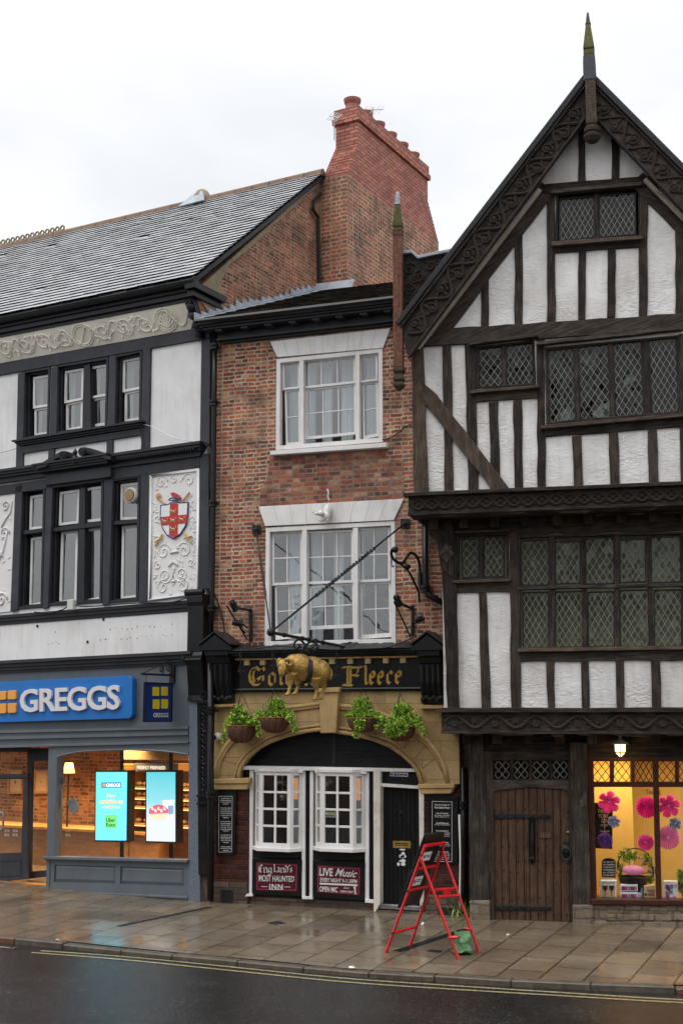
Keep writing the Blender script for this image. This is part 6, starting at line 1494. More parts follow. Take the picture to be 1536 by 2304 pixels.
# pub door
J('door_post', (902, 68, 938, 70, 936, 752, 904, 812), .12, .2, 'aged_white'); J('door_post', (1132, 72, 1158, 74, 1158, 764, 1138, 764), .10, .2, 'aged_white')
J('door_rail', (916, 140, 1138, 154, 1138, 170, 916, 156), .09, .15, 'white_paint')
J('overlight_panel', (930, 80, 1136, 84, 1136, 148, 930, 138), .02, .06, 'black_board', .002)
dr = J('door', (932, 160, 1140, 168, 1142, 766, 934, 752), -.06, .06, 'black_board', .003)
mb = MB(); Q = fp(B, 'Z8', (936, 168, 1136, 176, 1138, 752, 936, 742), -.045)
for k in range(9): a = k / 9; mb.prism([bil(Q, a + .008, 0), bil(Q, a + .103, 0), bil(Q, a + .103, 1), bil(Q, a + .008, 1)], .03, off=k)
part('plank', dr, mb, 'black_board', .006)
Q = fp(B, 'Z8', (1001, 434, 1092, 436, 1092, 472, 1001, 470), -.03); mb = MB(); mb.ring(Q, inset(Q, .045, .035), .02); mb.prism([p + Vector((0, .012, 0)) for p in inset(Q, .05, .045)], .01); part('letter_plate', dr, mb, 'brass', .004)
mb = MB()
for x, y, rx, rz in ((1050, 478, 16, 4), (1054, 500, 10, 10), (1044, 512, 11, 9), (1060, 512, 10, 8), (1050, 515, 12, 6), (1054, 535, 13, 9), (1038, 536, 4, 4), (1030, 552, 7, 9), (1054, 552, 12, 8)):
    c = f1(B, 'Z8', x, y, -.042); s_ = .0033; mb.lathe(c, [(1, -.003), (1, .0)], 10, 'y'); 
    for v in mb.v[-20:]: v.x = c.x + (v.x - c.x) * rx * s_; v.z = c.z + (v.z - c.z) * rz * s_
part('stickers', dr, mb, 'paper_white')
mb = MB(); p = f1(B, 'Z8', 1045, 310, -.04); mb.tube([p + Vector((.05 * math.cos(k), 0, .05 * math.sin(k))) for k in [j / 14 * 6.283 for j in range(15)]], .012, 5); mb.ball(p + Vector((0, -.01, .06)), .03); part('knocker', dr, mb, 'iron')
J('threshold', (936, 755, 1142, 768, 1145, 790, 934, 778), .05, .3, 'steel', .004); J('door_step', (905, 785, 1170, 800, 1170, 830, 905, 815), .10, .5, 'plinth_brick', .004)
ds_ = thing('exit_notice', 'small green white and blue notice above the pub door', 'notice', B, f1(B, 'Z8', 1032, 108, .03)); mb = MB(); mb.prism(fp(B, 'Z8', (988, 72, 1078, 75, 1077, 108, 988, 104), .035), .02); part('board', ds_, mb, 'paper_white')
mb = MB(); mb.prism(fp(B, 'Z8', (1004, 75, 1076, 77, 1076, 89, 1004, 87), .037), .003); part('green_band', ds_, mb, 'teal') ; mb = MB(); mb.prism(fp(B, 'Z8', (1006, 92, 1074, 94, 1074, 105, 1006, 103), .037), .003); mb.lathe(f1(B, 'Z8', 996, 96, .037), [(.022, 0), (.022, .004)], 10, 'y'); part('blue_band', ds_, mb, 'navy')
mb = MB(); text_on(mb, 'Fire exit', fp(B, 'Z8', (1022, 78, 1062, 79, 1062, 87, 1022, 86), .039), .01, ext=.002); text_on(mb, 'Keep clear', fp(B, 'Z8', (1018, 95, 1068, 97, 1068, 104, 1018, 102), .039), .01, ext=.002); part('lettering', ds_, mb, 'paper_white')
# advertising boards
def board(c, ci, label):
    t_ = thing('advert_board', label, 'sign board', B, f1(B, 'Z8', (c[0] + c[2]) / 2, c[5], .06)); mb = MB(); mb.prism(fp(B, 'Z8', c, .08), .06); part('frame', t_, mb, 'gloss_black', .006)
    mb = MB(); Q = fp(B, 'Z8', ci, .083); mb.prism(Q, .01); part('face', t_, mb, 'maroon', .002); mb = MB(); I = inset(Q, .02); D = Vector((0, -.002, 0)); mb.ring([p + D for p in I], [p + D for p in inset(I, .008)], .002); part('border', t_, mb, 'pink_line'); return t_
a1 = board((288, 520, 540, 530, 534, 714, 288, 706), (308, 542, 520, 550, 517, 692, 306, 686), 'maroon board reading most haunted inn in white letters')
mb = MB(); gothic(mb, 'England', 'Z8', [(318, 346, 554, 594), (342, 370, 556, 596), (366, 392, 558, 598), (392, 410, 554, 594), (408, 432, 556, 594), (428, 456, 558, 596), (452, 476, 558, 594)], B, .086, .15, .003); gothic(mb, "'s", 'Z8', [(472, 482, 556, 596), (476, 496, 560, 594)], B, .086, .15, .003); part('black_letter', a1, mb, 'lettering_white')
mb = MB(); text_on(mb, 'MOST HAUNTED', fp(B, 'Z8', (322, 606, 503, 613, 500, 642, 322, 640), .086), .012, ext=.003); text_on(mb, 'INN', fp(B, 'Z8', (375, 652, 443, 654, 443, 680, 375, 678), .086), .02, ext=.003, space=1.15)
for c in ((333, 664, 366, 665, 366, 668, 333, 667), (450, 666, 482, 667, 482, 670, 450, 669)): mb.prism(fp(B, 'Z8', c, .086), .002)
for x in (374, 396, 420): mb.prism(fp(B, 'Z8', (x, 678, x + 24, 679, x + 24, 682, x, 681), .086), .002)
part('lettering', a1, mb, 'lettering_white')
a2 = board((595, 530, 860, 546, 856, 738, 594, 722), (617, 555, 838, 569, 834, 712, 615, 697), 'maroon board advertising live music every night')
mb = MB(); text_on(mb, 'LIVE', fp(B, 'Z8', (630, 570, 698, 574, 697, 614, 629, 611), .086), .025, ext=.003)
text_on(mb, 'Music', fp(B, 'Z8', (712, 572, 822, 584, 818, 620, 708, 612), .086), .01, .35, ext=.003); text_on(mb, 'EVERY NIGHT 9-11.30PM', fp(B, 'Z8', (634, 620, 820, 630, 819, 650, 633, 641), .086), .014, ext=.003)
mb.prism(fp(B, 'Z8', (630, 646, 822, 655, 822, 664, 630, 655), .086), .002)
text_on(mb, 'OPEN MIC', fp(B, 'Z8', (630, 664, 722, 669, 721, 695, 630, 690), .086), .02, ext=.003); text_on(mb, 'MONDAY NIGHT', fp(B, 'Z8', (735, 684, 802, 688, 801, 699, 734, 695), .086), .012, ext=.003); text_on(mb, 'Every', fp(B, 'Z8', (754, 668, 782, 669, 782, 680, 752, 679), .086), .005, .3, ext=.003)
mb.prism(fp(B, 'Z8', (804, 672, 813, 672, 815, 705, 808, 705), .086), .002); mb.ball(f1(B, 'Z8', 808, 672, .086), .022, 8, 5, (1, .3, 1)); part('lettering', a2, mb, 'lettering_white')
# history boards
def info(c, ci, lines, label):
    t_ = thing('information_board', label, 'sign board', B, f1(B, 'Z8', (c[0] + c[2]) / 2, c[5], .08)); mb = MB(); mb.prism(fp(B, 'Z8', c, .12), .06); part('board', t_, mb, 'gloss_black', .005)
    mb = MB(); Q = fp(B, 'Z8', ci, .122); mb.ring(Q, inset(Q, .006), .003); part('border', t_, mb, 'lettering_white')
    mb = MB()
    for s_, x0, x1, y0, y1, ft in lines: text_on(mb, s_, fp(B, 'Z8', (x0, y0, x1, y0 + (x1 - x0) * .01, x1, y1 + (x1 - x0) * .01, x0, y1), .122), ft, ext=.002)
    part('lettering', t_, mb, 'lettering_white')
ll = []; y = 214; random.seed(21)
words = 'the golden fleece inn was first mentioned in the city archives long ago and is one of the oldest coaching inns it has many resident ghosts and stories told here each night by guests who stay in the old rooms above'.split()
wi = 0
for para in (4, 6, 6, 5, 3):
    for r_ in range(para):
        s_ = ' '.join(words[(wi + k) % len(words)] for k in range(4)); wi += 4; wd = random.uniform(24, 29) if r_ < para - 1 else 14
        ll.append((s_, 154 - wd, 154 + wd, y, y + 6.5, .012)); y += 9.6
    y += 11
info((108, 182, 206, 180, 197, 504, 106, 510), (118, 206, 188, 206, 184, 490, 117, 492), ll, 'narrow black history board with white text on the left pub pier')
rl = [('The five ghosts of', 1212, 1290, 246, 256, .02), ('The Golden Fleece', 1212, 1290, 259, 269, .02)]; y = 290
for hd, n_ in (('Lady Alice Peckett', 2), ('Geoff Monroe', 1), ('One Eyed Jack', 3), ('Old Man', 2), ('The Grumpy Ghost', 4)):
    rl.append((hd, 1220, 1284, y, y + 8, .02)); y += 10
    for r_ in range(n_): s_ = ' '.join(words[(wi + k) % len(words)] for k in range(4)); wi += 4; rl.append((s_, 1214, 1290, y, y + 6, .01)); y += 9
    y += 21
info((1178, 208, 1332, 210, 1330, 552, 1180, 548), (1200, 232, 1302, 234, 1302, 540, 1200, 538), rl, 'wide black board listing five ghosts on the right pub pier')
# pipes
def pipe(fr, pts, r, label, m_='gloss_black', name='downpipe', collars=(), grp='rainwater pipes on the facades'):
    P = [f1(fr, z, x, y, o) for z, x, y, o in pts]; t_ = thing(name, label, 'pipe', fr, P[-1], grp); mb = MB(); mb.tube(P, r, 10); part('pipe', t_, mb, m_, smooth=True)
    for z, x, y, o in collars: c = f1(fr, z, x, y, o); mb = MB(); mb.lathe(c + Vector((0, 0, -.06)), [(r * 1.1, 0), (r * 1.5, .01), (r * 1.5, .05), (r * 1.25, .06), (r * 1.5, .08), (r * 1.5, .12), (r * 1.1, .13)], 12); mb.box(c.x - r * 2.2, c.x + r * 2.2, c.y + r * .2, c.y + r * 1.2, c.z - .02, c.z + .03); part('collar', t_, mb, m_)
pipe(B, [('Z5', 112, 335, .12), ('Z5', 108, 700, .12), ('Z5', 102, 1320, .12), ('Z6', 95, 640, .12), ('Z6', 88, 860, .13)], .047, 'long black downpipe between the white shop and the brick pub', collars=[('Z5', 109, 410, .12), ('Z5', 106, 735, .12), ('Z5', 101, 1315, .12), ('Z6', 93, 690, .12)])
pipe(B, [('Z3', 1398, -30, .30), ('Z3', 1402, 1000, .30), ('Z3', 1400, 1700, .22)], .055, 'black downpipe at the foot of the shop and pub corner', collars=[('Z3', 1401, 440, .3), ('Z3', 1402, 1000, .3)])
pipe(B, [('Z6', 1320, 150, .10), ('Z6', 1322, 580, .10), ('Z6', 1345, 615, .10), ('Z6', 1435, 662, .10)], .05, 'black pipe with a bend beside the leaded windows', collars=[('Z6', 1322, 575, .1)])
pipe(B, [('Z8', 1358, 60, .08), ('Z8', 1362, 800, .08)], .05, 'black downpipe between the stone arch and the oak post', collars=[('Z8', 1360, 255, .08)])
pipe(B, [('Z8', 1338, 300, .10), ('Z8', 1345, 500, .10), ('Z8', 1342, 700, .10), ('Z8', 1343, 800, .10)], .018, 'thin cream pipe beside the ghost board', 'aged_white')
# camera dome
ct = thing('security_camera', 'white dome security camera on the stone by the left basket', 'camera', B, f1(B, 'Z7', 122, 590, .2)); p = f1(B, 'Z7', 126, 588, .15); mb = MB(); mb.ball(p, .072, 14, 9, (1, 1, 1)); mb.tube([p, p + Vector((.02, .12, .02))], .045, 8); part('housing', ct, mb, 'sign_white', smooth=True); mb = MB(); mb.ball(p + Vector((-.035, -.045, -.01)), .042, 12, 8); part('lens', ct, mb, 'dark_plastic', smooth=True)
# cables along the pub front
cable(B, 'Z6', [(340, 920), (470, 905), (600, 912), (800, 925), (960, 920), (1100, 912), (1200, 880), (1260, 850)], .48, .014, 'black cable looping over the top of the black signboard')
cable(B, 'Z5', [(1075, 945), (1120, 935), (1160, 910), (1200, 880), (1240, 855)], .03, .012, 'thin black cable across the brick beside the upper pub window')
cable(B, 'Z6', [(95, 570), (125, 640), (150, 720), (165, 800), (170, 860)], .06, .016, 'black cable hanging by the left downpipe', 'cables slung along the facades')
# ================================================================ TUDOR HOUSE
tud = thing('tudor_house', 'dark timber framed jettied house with white plaster and carved gable', 'building', T, (2, 0, 0))
O0, O1, O2, OB = 0.0, .48, .98, 1.30
UX = 5.12                                    # right end, beyond the frame
random.seed(12)
def Tp(z, *c, o=O2): return fp(T, z, c, o)
# --- plaster sheets with window openings
gw = Tp('R1', 868, 1020, 1308, 972, 1312, 1250, 862, 1290)
sw_ = Tp('R2', 445, 540, 752, 505, 762, 745, 448, 762)
bw = Tp('R2', 808, 545, 1515, 478, 1522, 888, 815, 948)
apex = f1(T, 'P', 1324, 200, O2); 
def barge_in(z):          # inner line of the gable at height z
    pass
zt2 = f1(T, 'P', 1012, 738, O2).z; zb2_ = f1(T, 'P', 1200, 1106, O2).z
lft = f1(T, 'R2', 118, 900, O2).x
gl_b = f1(T, 'R2', 150, 545, O2); sl_g = (apex.z - gl_b.z) / (apex.x - gl_b.x)
rgt_b = Vector((2 * apex.x - gl_b.x, gl_b.y, gl_b.z))
outer = [Vector((lft, -O2, zb2_)), Vector((lft, -O2, gl_b.z)), gl_b, apex, rgt_b, Vector((UX, -O2, gl_b.z)), Vector((UX, -O2, zb2_))]
pl2 = part('plaster_wall', tud, wall_holes(outer, [gw, sw_, bw], .22), 'rough_plaster')
zb1_1 = f1(T, 'P', 1200, 1592, O1).z; l1 = f1(T, 'R3', 270, 700, O1).x; zt1 = zb2_ - .1
w1s = Tp('R3', 342, 284, 618, 278, 618, 522, 342, 534, o=O1); w1b = Tp('R3', 664, 292, 1700, 268, 1700, 884, 668, 892, o=O1)
pl1 = part('plaster_wall', tud, wall_holes([Vector((l1, -O1, zb1_1)), Vector((l1, -O1, zt1)), Vector((UX, -O1, zt1)), Vector((UX, -O1, zb1_1))], [w1s, w1b], .22), 'rough_plaster')
# side cheeks (left) of each storey
mb = MB(); mb.box(lft, lft + .2, -O2 + .2, .8, zb2_, gl_b.z + .4); part('side_wall', tud, mb, 'rough_plaster'); mb = MB(); mb.box(l1 + .02, l1 + .2, -O1 + .2, .8, zb1_1, zt1 + .1); part('side_wall', tud, mb, 'old_oak')
# --- second floor and gable timbers
TB = .035; TD = .12
tim = [
 ('corner_post', 'R2', (104, 560, 166, 535, 196, 1308, 118, 1308), 'brown_oak', .06), ('tie_beam', 'R2', (165, 500, 320, 440, 2020, 330, 2020, 406, 770, 498, 420, 522, 165, 536), 'old_oak', .05),
 ('stud', 'R2', (268, 520, 312, 518, 326, 1302, 279, 1304), 'old_oak', TB), ('stud', 'R2', (384, 515, 442, 512, 456, 1300, 404, 1302), 'old_oak', TB),
 ('stud', 'R2', (764, 500, 806, 496, 811, 1290, 769, 1293), 'old_oak', TB + .003),
 ('rail', 'R2', (428, 780, 768, 755, 768, 808, 440, 832), 'old_oak', TB), ('stud', 'R2', (511, 832, 562, 826, 568, 1298, 522, 1299), 'old_oak', TB - .002), ('stud', 'R2', (640, 822, 685, 815, 692, 1294, 648, 1296), 'old_oak', TB - .002),
 ('rail', 'R2', (804, 972, 1700, 882, 1700, 950, 808, 1014), 'old_oak', TB), ('stud', 'R2', (949, 1010, 999, 1004, 1009, 1288, 960, 1291), 'old_oak', TB - .002), ('stud', 'R2', (1144, 992, 1191, 987, 1202, 1282, 1152, 1285), 'old_oak', TB - .002),
 ('stud', 'R2', (1349, 978, 1396, 973, 1407, 1272, 1355, 1276), 'old_oak', TB - .002), ('stud', 'R2', (1512, 470, 1560, 466, 1566, 1270, 1524, 1272), 'old_oak', TB - .002),
 ('brace', 'R2', (166, 728, 232, 782, 628, 1294, 536, 1300, 178, 842), 'brown_oak', .06),
 ('stud', 'R2', (470, 200, 512, 150, 511, 432, 470, 436), 'old_oak', TB - .002), ('stud', 'R2', (647, -40, 690, -95, 688, 418, 648, 422), 'old_oak', TB - .002),
 ('stud', 'R2', (816, -282, 862, -284, 862, 408, 817, 412), 'old_oak', TB), ('stud', 'R2', (1306, -300, 1350, -322, 1346, 378, 1300, 382), 'old_oak', TB),
 ('stud', 'R2', (986, 30, 1024, 26, 1019, 392, 982, 396), 'old_oak', TB - .002), ('stud', 'R2', (1138, 16, 1180, 13, 1177, 382, 1134, 386), 'old_oak', TB - .002), ('stud', 'R2', (1496, -150, 1540, -110, 1538, 366, 1492, 370), 'old_oak', TB - .002),
 ('rail', 'R1', (850, 1288, 1325, 1244, 1325, 1300, 852, 1332), 'old_oak', TB + .003), ('collar_beam', 'R1', (790, 970, 1350, 926, 1420, 968, 1420, 984, 800, 1024), 'old_oak', .05),
 ('stud', 'R1', (984, 700, 1022, 660, 1021, 952, 981, 956), 'old_oak', TB - .002), ('stud', 'R1', (1156, 690, 1199, 730, 1198, 940, 1158, 944), 'old_oak', TB - .002),
 ('rafter', 'R2', (790, -330, 858, -282, 316, 446, 165, 545), 'old_oak', .045)]
for nm, z, c, m_, o in tim:
    mb = MB(); mb.prism(rough_edge(fp(T, z, c, O2 + o), .011, .28), o + .06, off=random.random() * 20); part(nm, tud, mb, m_, .007)
# right-hand rafter (mirrors the left)
mirror = lambda p, y=None: Vector((2 * apex.x - p.x, p.y, p.z))
mb = MB(); mb.prism(rough_edge([mirror(p) for p in fp(T, 'R2', (790, -330, 858, -282, 316, 446, 165, 545), O2 + .045)], .01), .1, off=3); part('rafter', tud, mb, 'old_oak', .007)
for nm, z, c, m_, o in tim:                 # the same timbers on the unseen right end
    if nm == 'corner_post' or (nm in ('stud', 'brace') and c[0] < 400 and z == 'R2'):
        mb = MB(); mb.prism(rough_edge([mirror(p) for p in fp(T, z, c, O2 + o)], .011, .28), o + .06, off=random.random() * 20); part(nm, tud, mb, m_, .007)
# --- windows
def twin_(Q, lights, z, o, drip, sill, gl='lead_glass', rm='room_dark', mulls=(), dw=.10, dh=.165):
    mb = MB(); O_ = [p + Vector((0, -.02, 0)) for p in Q]; mb.ring(O_, inset(O_, .035), .14); w_ = part('window', tud, mb, 'old_oak', .005); room(w_, Q, 1.0, rm, .05, .24)
    for c in mulls: quad(mb_ := MB(), T, z, c, o + .01, .12, .004); part('mullion', w_, mb_, 'old_oak', .005)
    for c in lights: lead_light(w_, fp(T, z, c, o - .01), dw, dh, gl=gl)
    if drip: quad(mb_ := MB(), T, z, drip, o + .13, .12, .004); part('drip_board', w_, mb_, 'grey_oak', .006)
    if sill: quad(mb_ := MB(), T, z, sill, o + .12, .14, .004); part('sill', w_, mb_, 'brown_oak', .006)
    return w_
wA = twin_(gw, [(882, 1046, 1070, 1032, 1070, 1252, 880, 1272), (1090, 1028, 1286, 1012, 1288, 1236, 1090, 1252)], 'R1', O2, (842, 998, 1318, 955, 1322, 974, 838, 1018), (842, 1272, 1322, 1238, 1322, 1256, 842, 1294), mulls=((1068, 1020, 1092, 1018, 1092, 1258, 1068, 1262),), dw=.085, dh=.15)
wB = twin_(sw_, [(458, 548, 584, 532, 588, 748, 456, 758), (602, 528, 744, 510, 750, 734, 602, 746)], 'R2', O2, (412, 516, 770, 470, 772, 484, 408, 530), (414, 768, 778, 738, 778, 754, 416, 784), mulls=((584, 530, 602, 528, 604, 752, 586, 754),))
wC = twin_(bw, [(820, 556, 962, 542, 972, 934, 826, 946), (980, 540, 1142, 518, 1158, 916, 990, 934), (1162, 514, 1316, 496, 1332, 902, 1174, 916), (1350, 490, 1500, 474, 1516, 886, 1368, 898)], 'R2', O2, (764, 512, 1530, 428, 1534, 446, 760, 530), (784, 952, 1600, 878, 1600, 900, 788, 972), mulls=((960, 545, 982, 542, 992, 936, 972, 938), (1141, 520, 1163, 518, 1176, 918, 1157, 920), (1315, 500, 1351, 494, 1369, 900, 1331, 904)))
# pale things lying inside behind the big leaded window
mb = MB(); random.seed(6)
for x, y, r_ in ((905, 905, 38), (1100, 890, 40), (1140, 850, 25), (1010, 570, 60), (850, 575, 55), (1235, 715, 28), (1060, 640, 30)):
    p = f1(T, 'R2', x, y, O2 - .5); mb.prism([p + Vector((random.uniform(-.1, .1) + math.cos(k * 1.57) * r_ / 280, 0, math.sin(k * 1.57) * r_ / 280)) for k in range(4)], .03)
p_ = part('papers', wC, mb, 'curtain')
w1a = twin_(w1s, [(366, 310, 464, 304, 464, 514, 368, 520), (482, 300, 594, 294, 596, 512, 484, 516)], 'R3', O1, (336, 268, 622, 260, 624, 270, 334, 280), (318, 528, 628, 518, 628, 532, 320, 544), rm='room_olive', mulls=((463, 300, 483, 298, 485, 520, 463, 522),))
up = [(676, 318, 832, 312, 834, 556, 680, 560), (858, 322, 996, 318, 998, 548, 858, 550), (1016, 306, 1174, 300, 1176, 548, 1018, 552), (1198, 312, 1340, 306, 1342, 540, 1198, 544), (1362, 298, 1525, 292, 1527, 540, 1364, 544), (1560, 292, 1690, 288, 1692, 538, 1562, 542)]
lo = [(686, 590, 830, 586, 832, 884, 688, 886), (858, 586, 1010, 582, 1012, 882, 858, 884), (1030, 588, 1176, 584, 1178, 880, 1032, 882), (1198, 580, 1358, 574, 1360, 880, 1200, 884), (1378, 578, 1530, 574, 1532, 878, 1380, 880), (1560, 574, 1690, 570, 1692, 876, 1562, 878)]
w1c = twin_(w1b, up + lo, 'R3', O1, None, (662, 886, 1700, 874, 1700, 890, 664, 906), rm='room_olive', mulls=((832, 300, 860, 298, 862, 888, 830, 890), (997, 296, 1018, 295, 1034, 886, 1008, 888), (1174, 292, 1200, 290, 1200, 884, 1176, 886), (1340, 288, 1364, 286, 1382, 884, 1356, 886), (1526, 284, 1562, 282, 1564, 880, 1530, 882)))
quad(mb := MB(), T, 'R3', (658, 560, 1700, 540, 1700, 556, 660, 578), O1 + .05, .14, .004); part('transom', w1c, mb, 'grey_oak', .005)
mb = MB(); random.seed(16)
for k in range(7):
    p = f1(T, 'R3', 720 + k * 130, random.uniform(380, 800), O1 - .6); mb.box(p.x - .14, p.x + .14, p.y, p.y + .03, p.z - .2, p.z + .25)
part('papers', w1c, mb, 'room_grey')
for W_, w_ in ((w1b, w1c), (w1s, w1a)):
    mb = MB(); mb.face([p + Vector((0, .26, 0)) for p in W_]); part('blind', w_, mb, 'olive_blind', merge=False)
# --- carved bressummers
def bress(z, top, bot, o, x1, vineargs, drop):
    A0, B0 = f1(T, z, *top, o), f1(T, z, *bot, o); zt_, zb_ = A0.z, B0.z; u0 = A0.x; H = zt_ - zb_
    mb = MB(); mb.prism(rough_edge([Vector((u0, -o, zb_)), Vector((UX, -o, zb_)), Vector((UX, -o, zt_ + .02)), Vector((u0, -o, zt_ + .02))], .006, .5), .5, off=4); bb = part('bressummer', tud, mb, 'grey_oak', .008)
    mb = MB(); mb.prism([Vector((u0 - .06, -o - .10, zt_ - .05)), Vector((UX, -o - .10, zt_ - .05)), Vector((UX, -o - .10, zt_ - .01)), Vector((u0 - .06, -o - .10, zt_ - .01))], .18); mb.prism([Vector((u0, -o - .04, zb_ + .002)), Vector((UX, -o - .04, zb_ + .002)), Vector((UX, -o - .04, zb_ + .05)), Vector((u0, -o - .04, zb_ + .05))], .06); part('moulding', bb, mb, 'old_oak')
    mb = MB(); zc = (zt_ - .06 + zb_ + .05) / 2; amp = (H - .15) / 2; vine(mb, (u0 + .06, -o, zc), (UX, -o, zc), amp * .8, *vineargs); part('carving', bb, mb, 'grey_oak', smooth=False)
    u = u0 + .3
    while u < UX:
        l = random.uniform(.2, .7); mb = MB(); mb.prism([Vector((u, -o + .02, zb_ + .005)), Vector((u + l, -o + .02, zb_ + .005)), Vector((u + l * .8, -o + .03, zb_ - random.uniform(.02, .06))), Vector((u + l * .2, -o + .03, zb_ - random.uniform(.02, .05)))], .04); u += l + random.uniform(0, .4); part('ragged_splinter', bb, mb, drop, .004)
    mb = MB(); mb.box(u0 + .05, UX, -o + .1, .4, zb_ - .0, zb_ + .04); part('soffit', tud, mb, 'old_oak')
    # floor joist ends under the jetty
    u = u0 + .25; 
    while u < UX: mb = MB(); mb.box(u, u + .14, -o + .42, -o + 1.0, zb_ - .16, zb_); part('joist', tud, mb, 'old_oak', .006); u += .48
    return bb
bress('R3', (88, 72), (95, 188), O2 + .10, UX, (.42, .021, True, True), 'brown_oak')
bress('R3', (262, 1206), (266, 1336), O1 + .10, UX, (.62, .026, True, False), 'brown_oak')
# --- first floor timbers
for nm, z, c, m_, o in [
 ('corner_post', 'R3', (256, 262, 336, 250, 356, 1200, 296, 1200), 'old_oak', .08), ('head_beam', 'R3', (330, 205, 1700, 170, 1700, 262, 664, 290, 620, 262, 330, 272), 'old_oak', .04),
 ('rail', 'R3', (336, 544, 636, 534, 636, 590, 345, 594), 'old_oak', TB), ('stud', 'R3', (459, 590, 498, 588, 522, 1200, 474, 1200), 'old_oak', TB - .002), ('stud', 'R3', (618, 270, 664, 270, 682, 1200, 631, 1200), 'old_oak', TB + .003),
 ('rail', 'R3', (668, 906, 1900, 884, 1900, 946, 672, 958), 'grey_oak', TB), ('stud', 'R3', (814, 952, 858, 952, 861, 1200, 824, 1200), 'old_oak', TB - .002), ('stud', 'R3', (997, 950, 1036, 950, 1043, 1200, 1002, 1200), 'old_oak', TB - .002),
 ('stud', 'R3', (1180, 950, 1222, 950, 1226, 1200, 1184, 1200), 'old_oak', TB - .002), ('stud', 'R3', (1365, 948, 1412, 948, 1419, 1200, 1370, 1200), 'old_oak', TB - .002), ('stud', 'R3', (1560, 946, 1606, 946, 1612, 1200, 1564, 1200), 'old_oak', TB - .002)]:
    mb = MB(); mb.prism(rough_edge(fp(T, z, c, O1 + o), .011, .28), o + .06, off=random.random() * 20); part(nm, tud, mb, m_, .007)
for u_, wd in ((UX - .24, .24), (UX - .85, .12)):
    mb = MB(); mb.box(u_, u_ + wd, -O1 - .05, -O1 + .03, zb1_1, zt1, off=u_); part('corner_post' if wd > .2 else 'stud', tud, mb, 'old_oak', .007)
mb = MB(); mb.box(UX - .3, UX, -.05, .3, 0, gt0_ := f1(T, 'R3', 600, 1336, O1).z); part('post', tud, mb, 'grey_oak', .008)
# corner bracket under the second-floor jetty
mb = MB(); a = f1(T, 'R3', 262, 420, O1 + .06); zt_ = f1(T, 'R3', 95, 190, O2).z
uL_ = a.x; mb.prism([Vector((uL_ - .34, -O1 - .1, zt_)), Vector((uL_ + .2, -O1 - .1, zt_)), Vector((uL_ + .2, -O1 - .1, zt_ - .95)), Vector((uL_ + .0, -O1 - .1, zt_ - .8)), Vector((uL_ - .06, -O1 - .1, zt_ - .4)), Vector((uL_ - .2, -O1 - .1, zt_ - .2))], .22); part('bracket', tud, mb, 'old_oak', .008)
mb = MB(); p = f1(T, 'R3', 290, 385, O1 + .12); mb.prism([p + Vector((-.12, 0, 0)), p + Vector((0, 0, .17)), p + Vector((.12, 0, 0)), p + Vector((0, 0, -.17))], .1); mb.tube([p + Vector((-.09, -.05, -.04)), p + Vector((.1, -.05, .1))], .02, 5); part('carved_boss', tud, mb, 'grey_oak', .01)
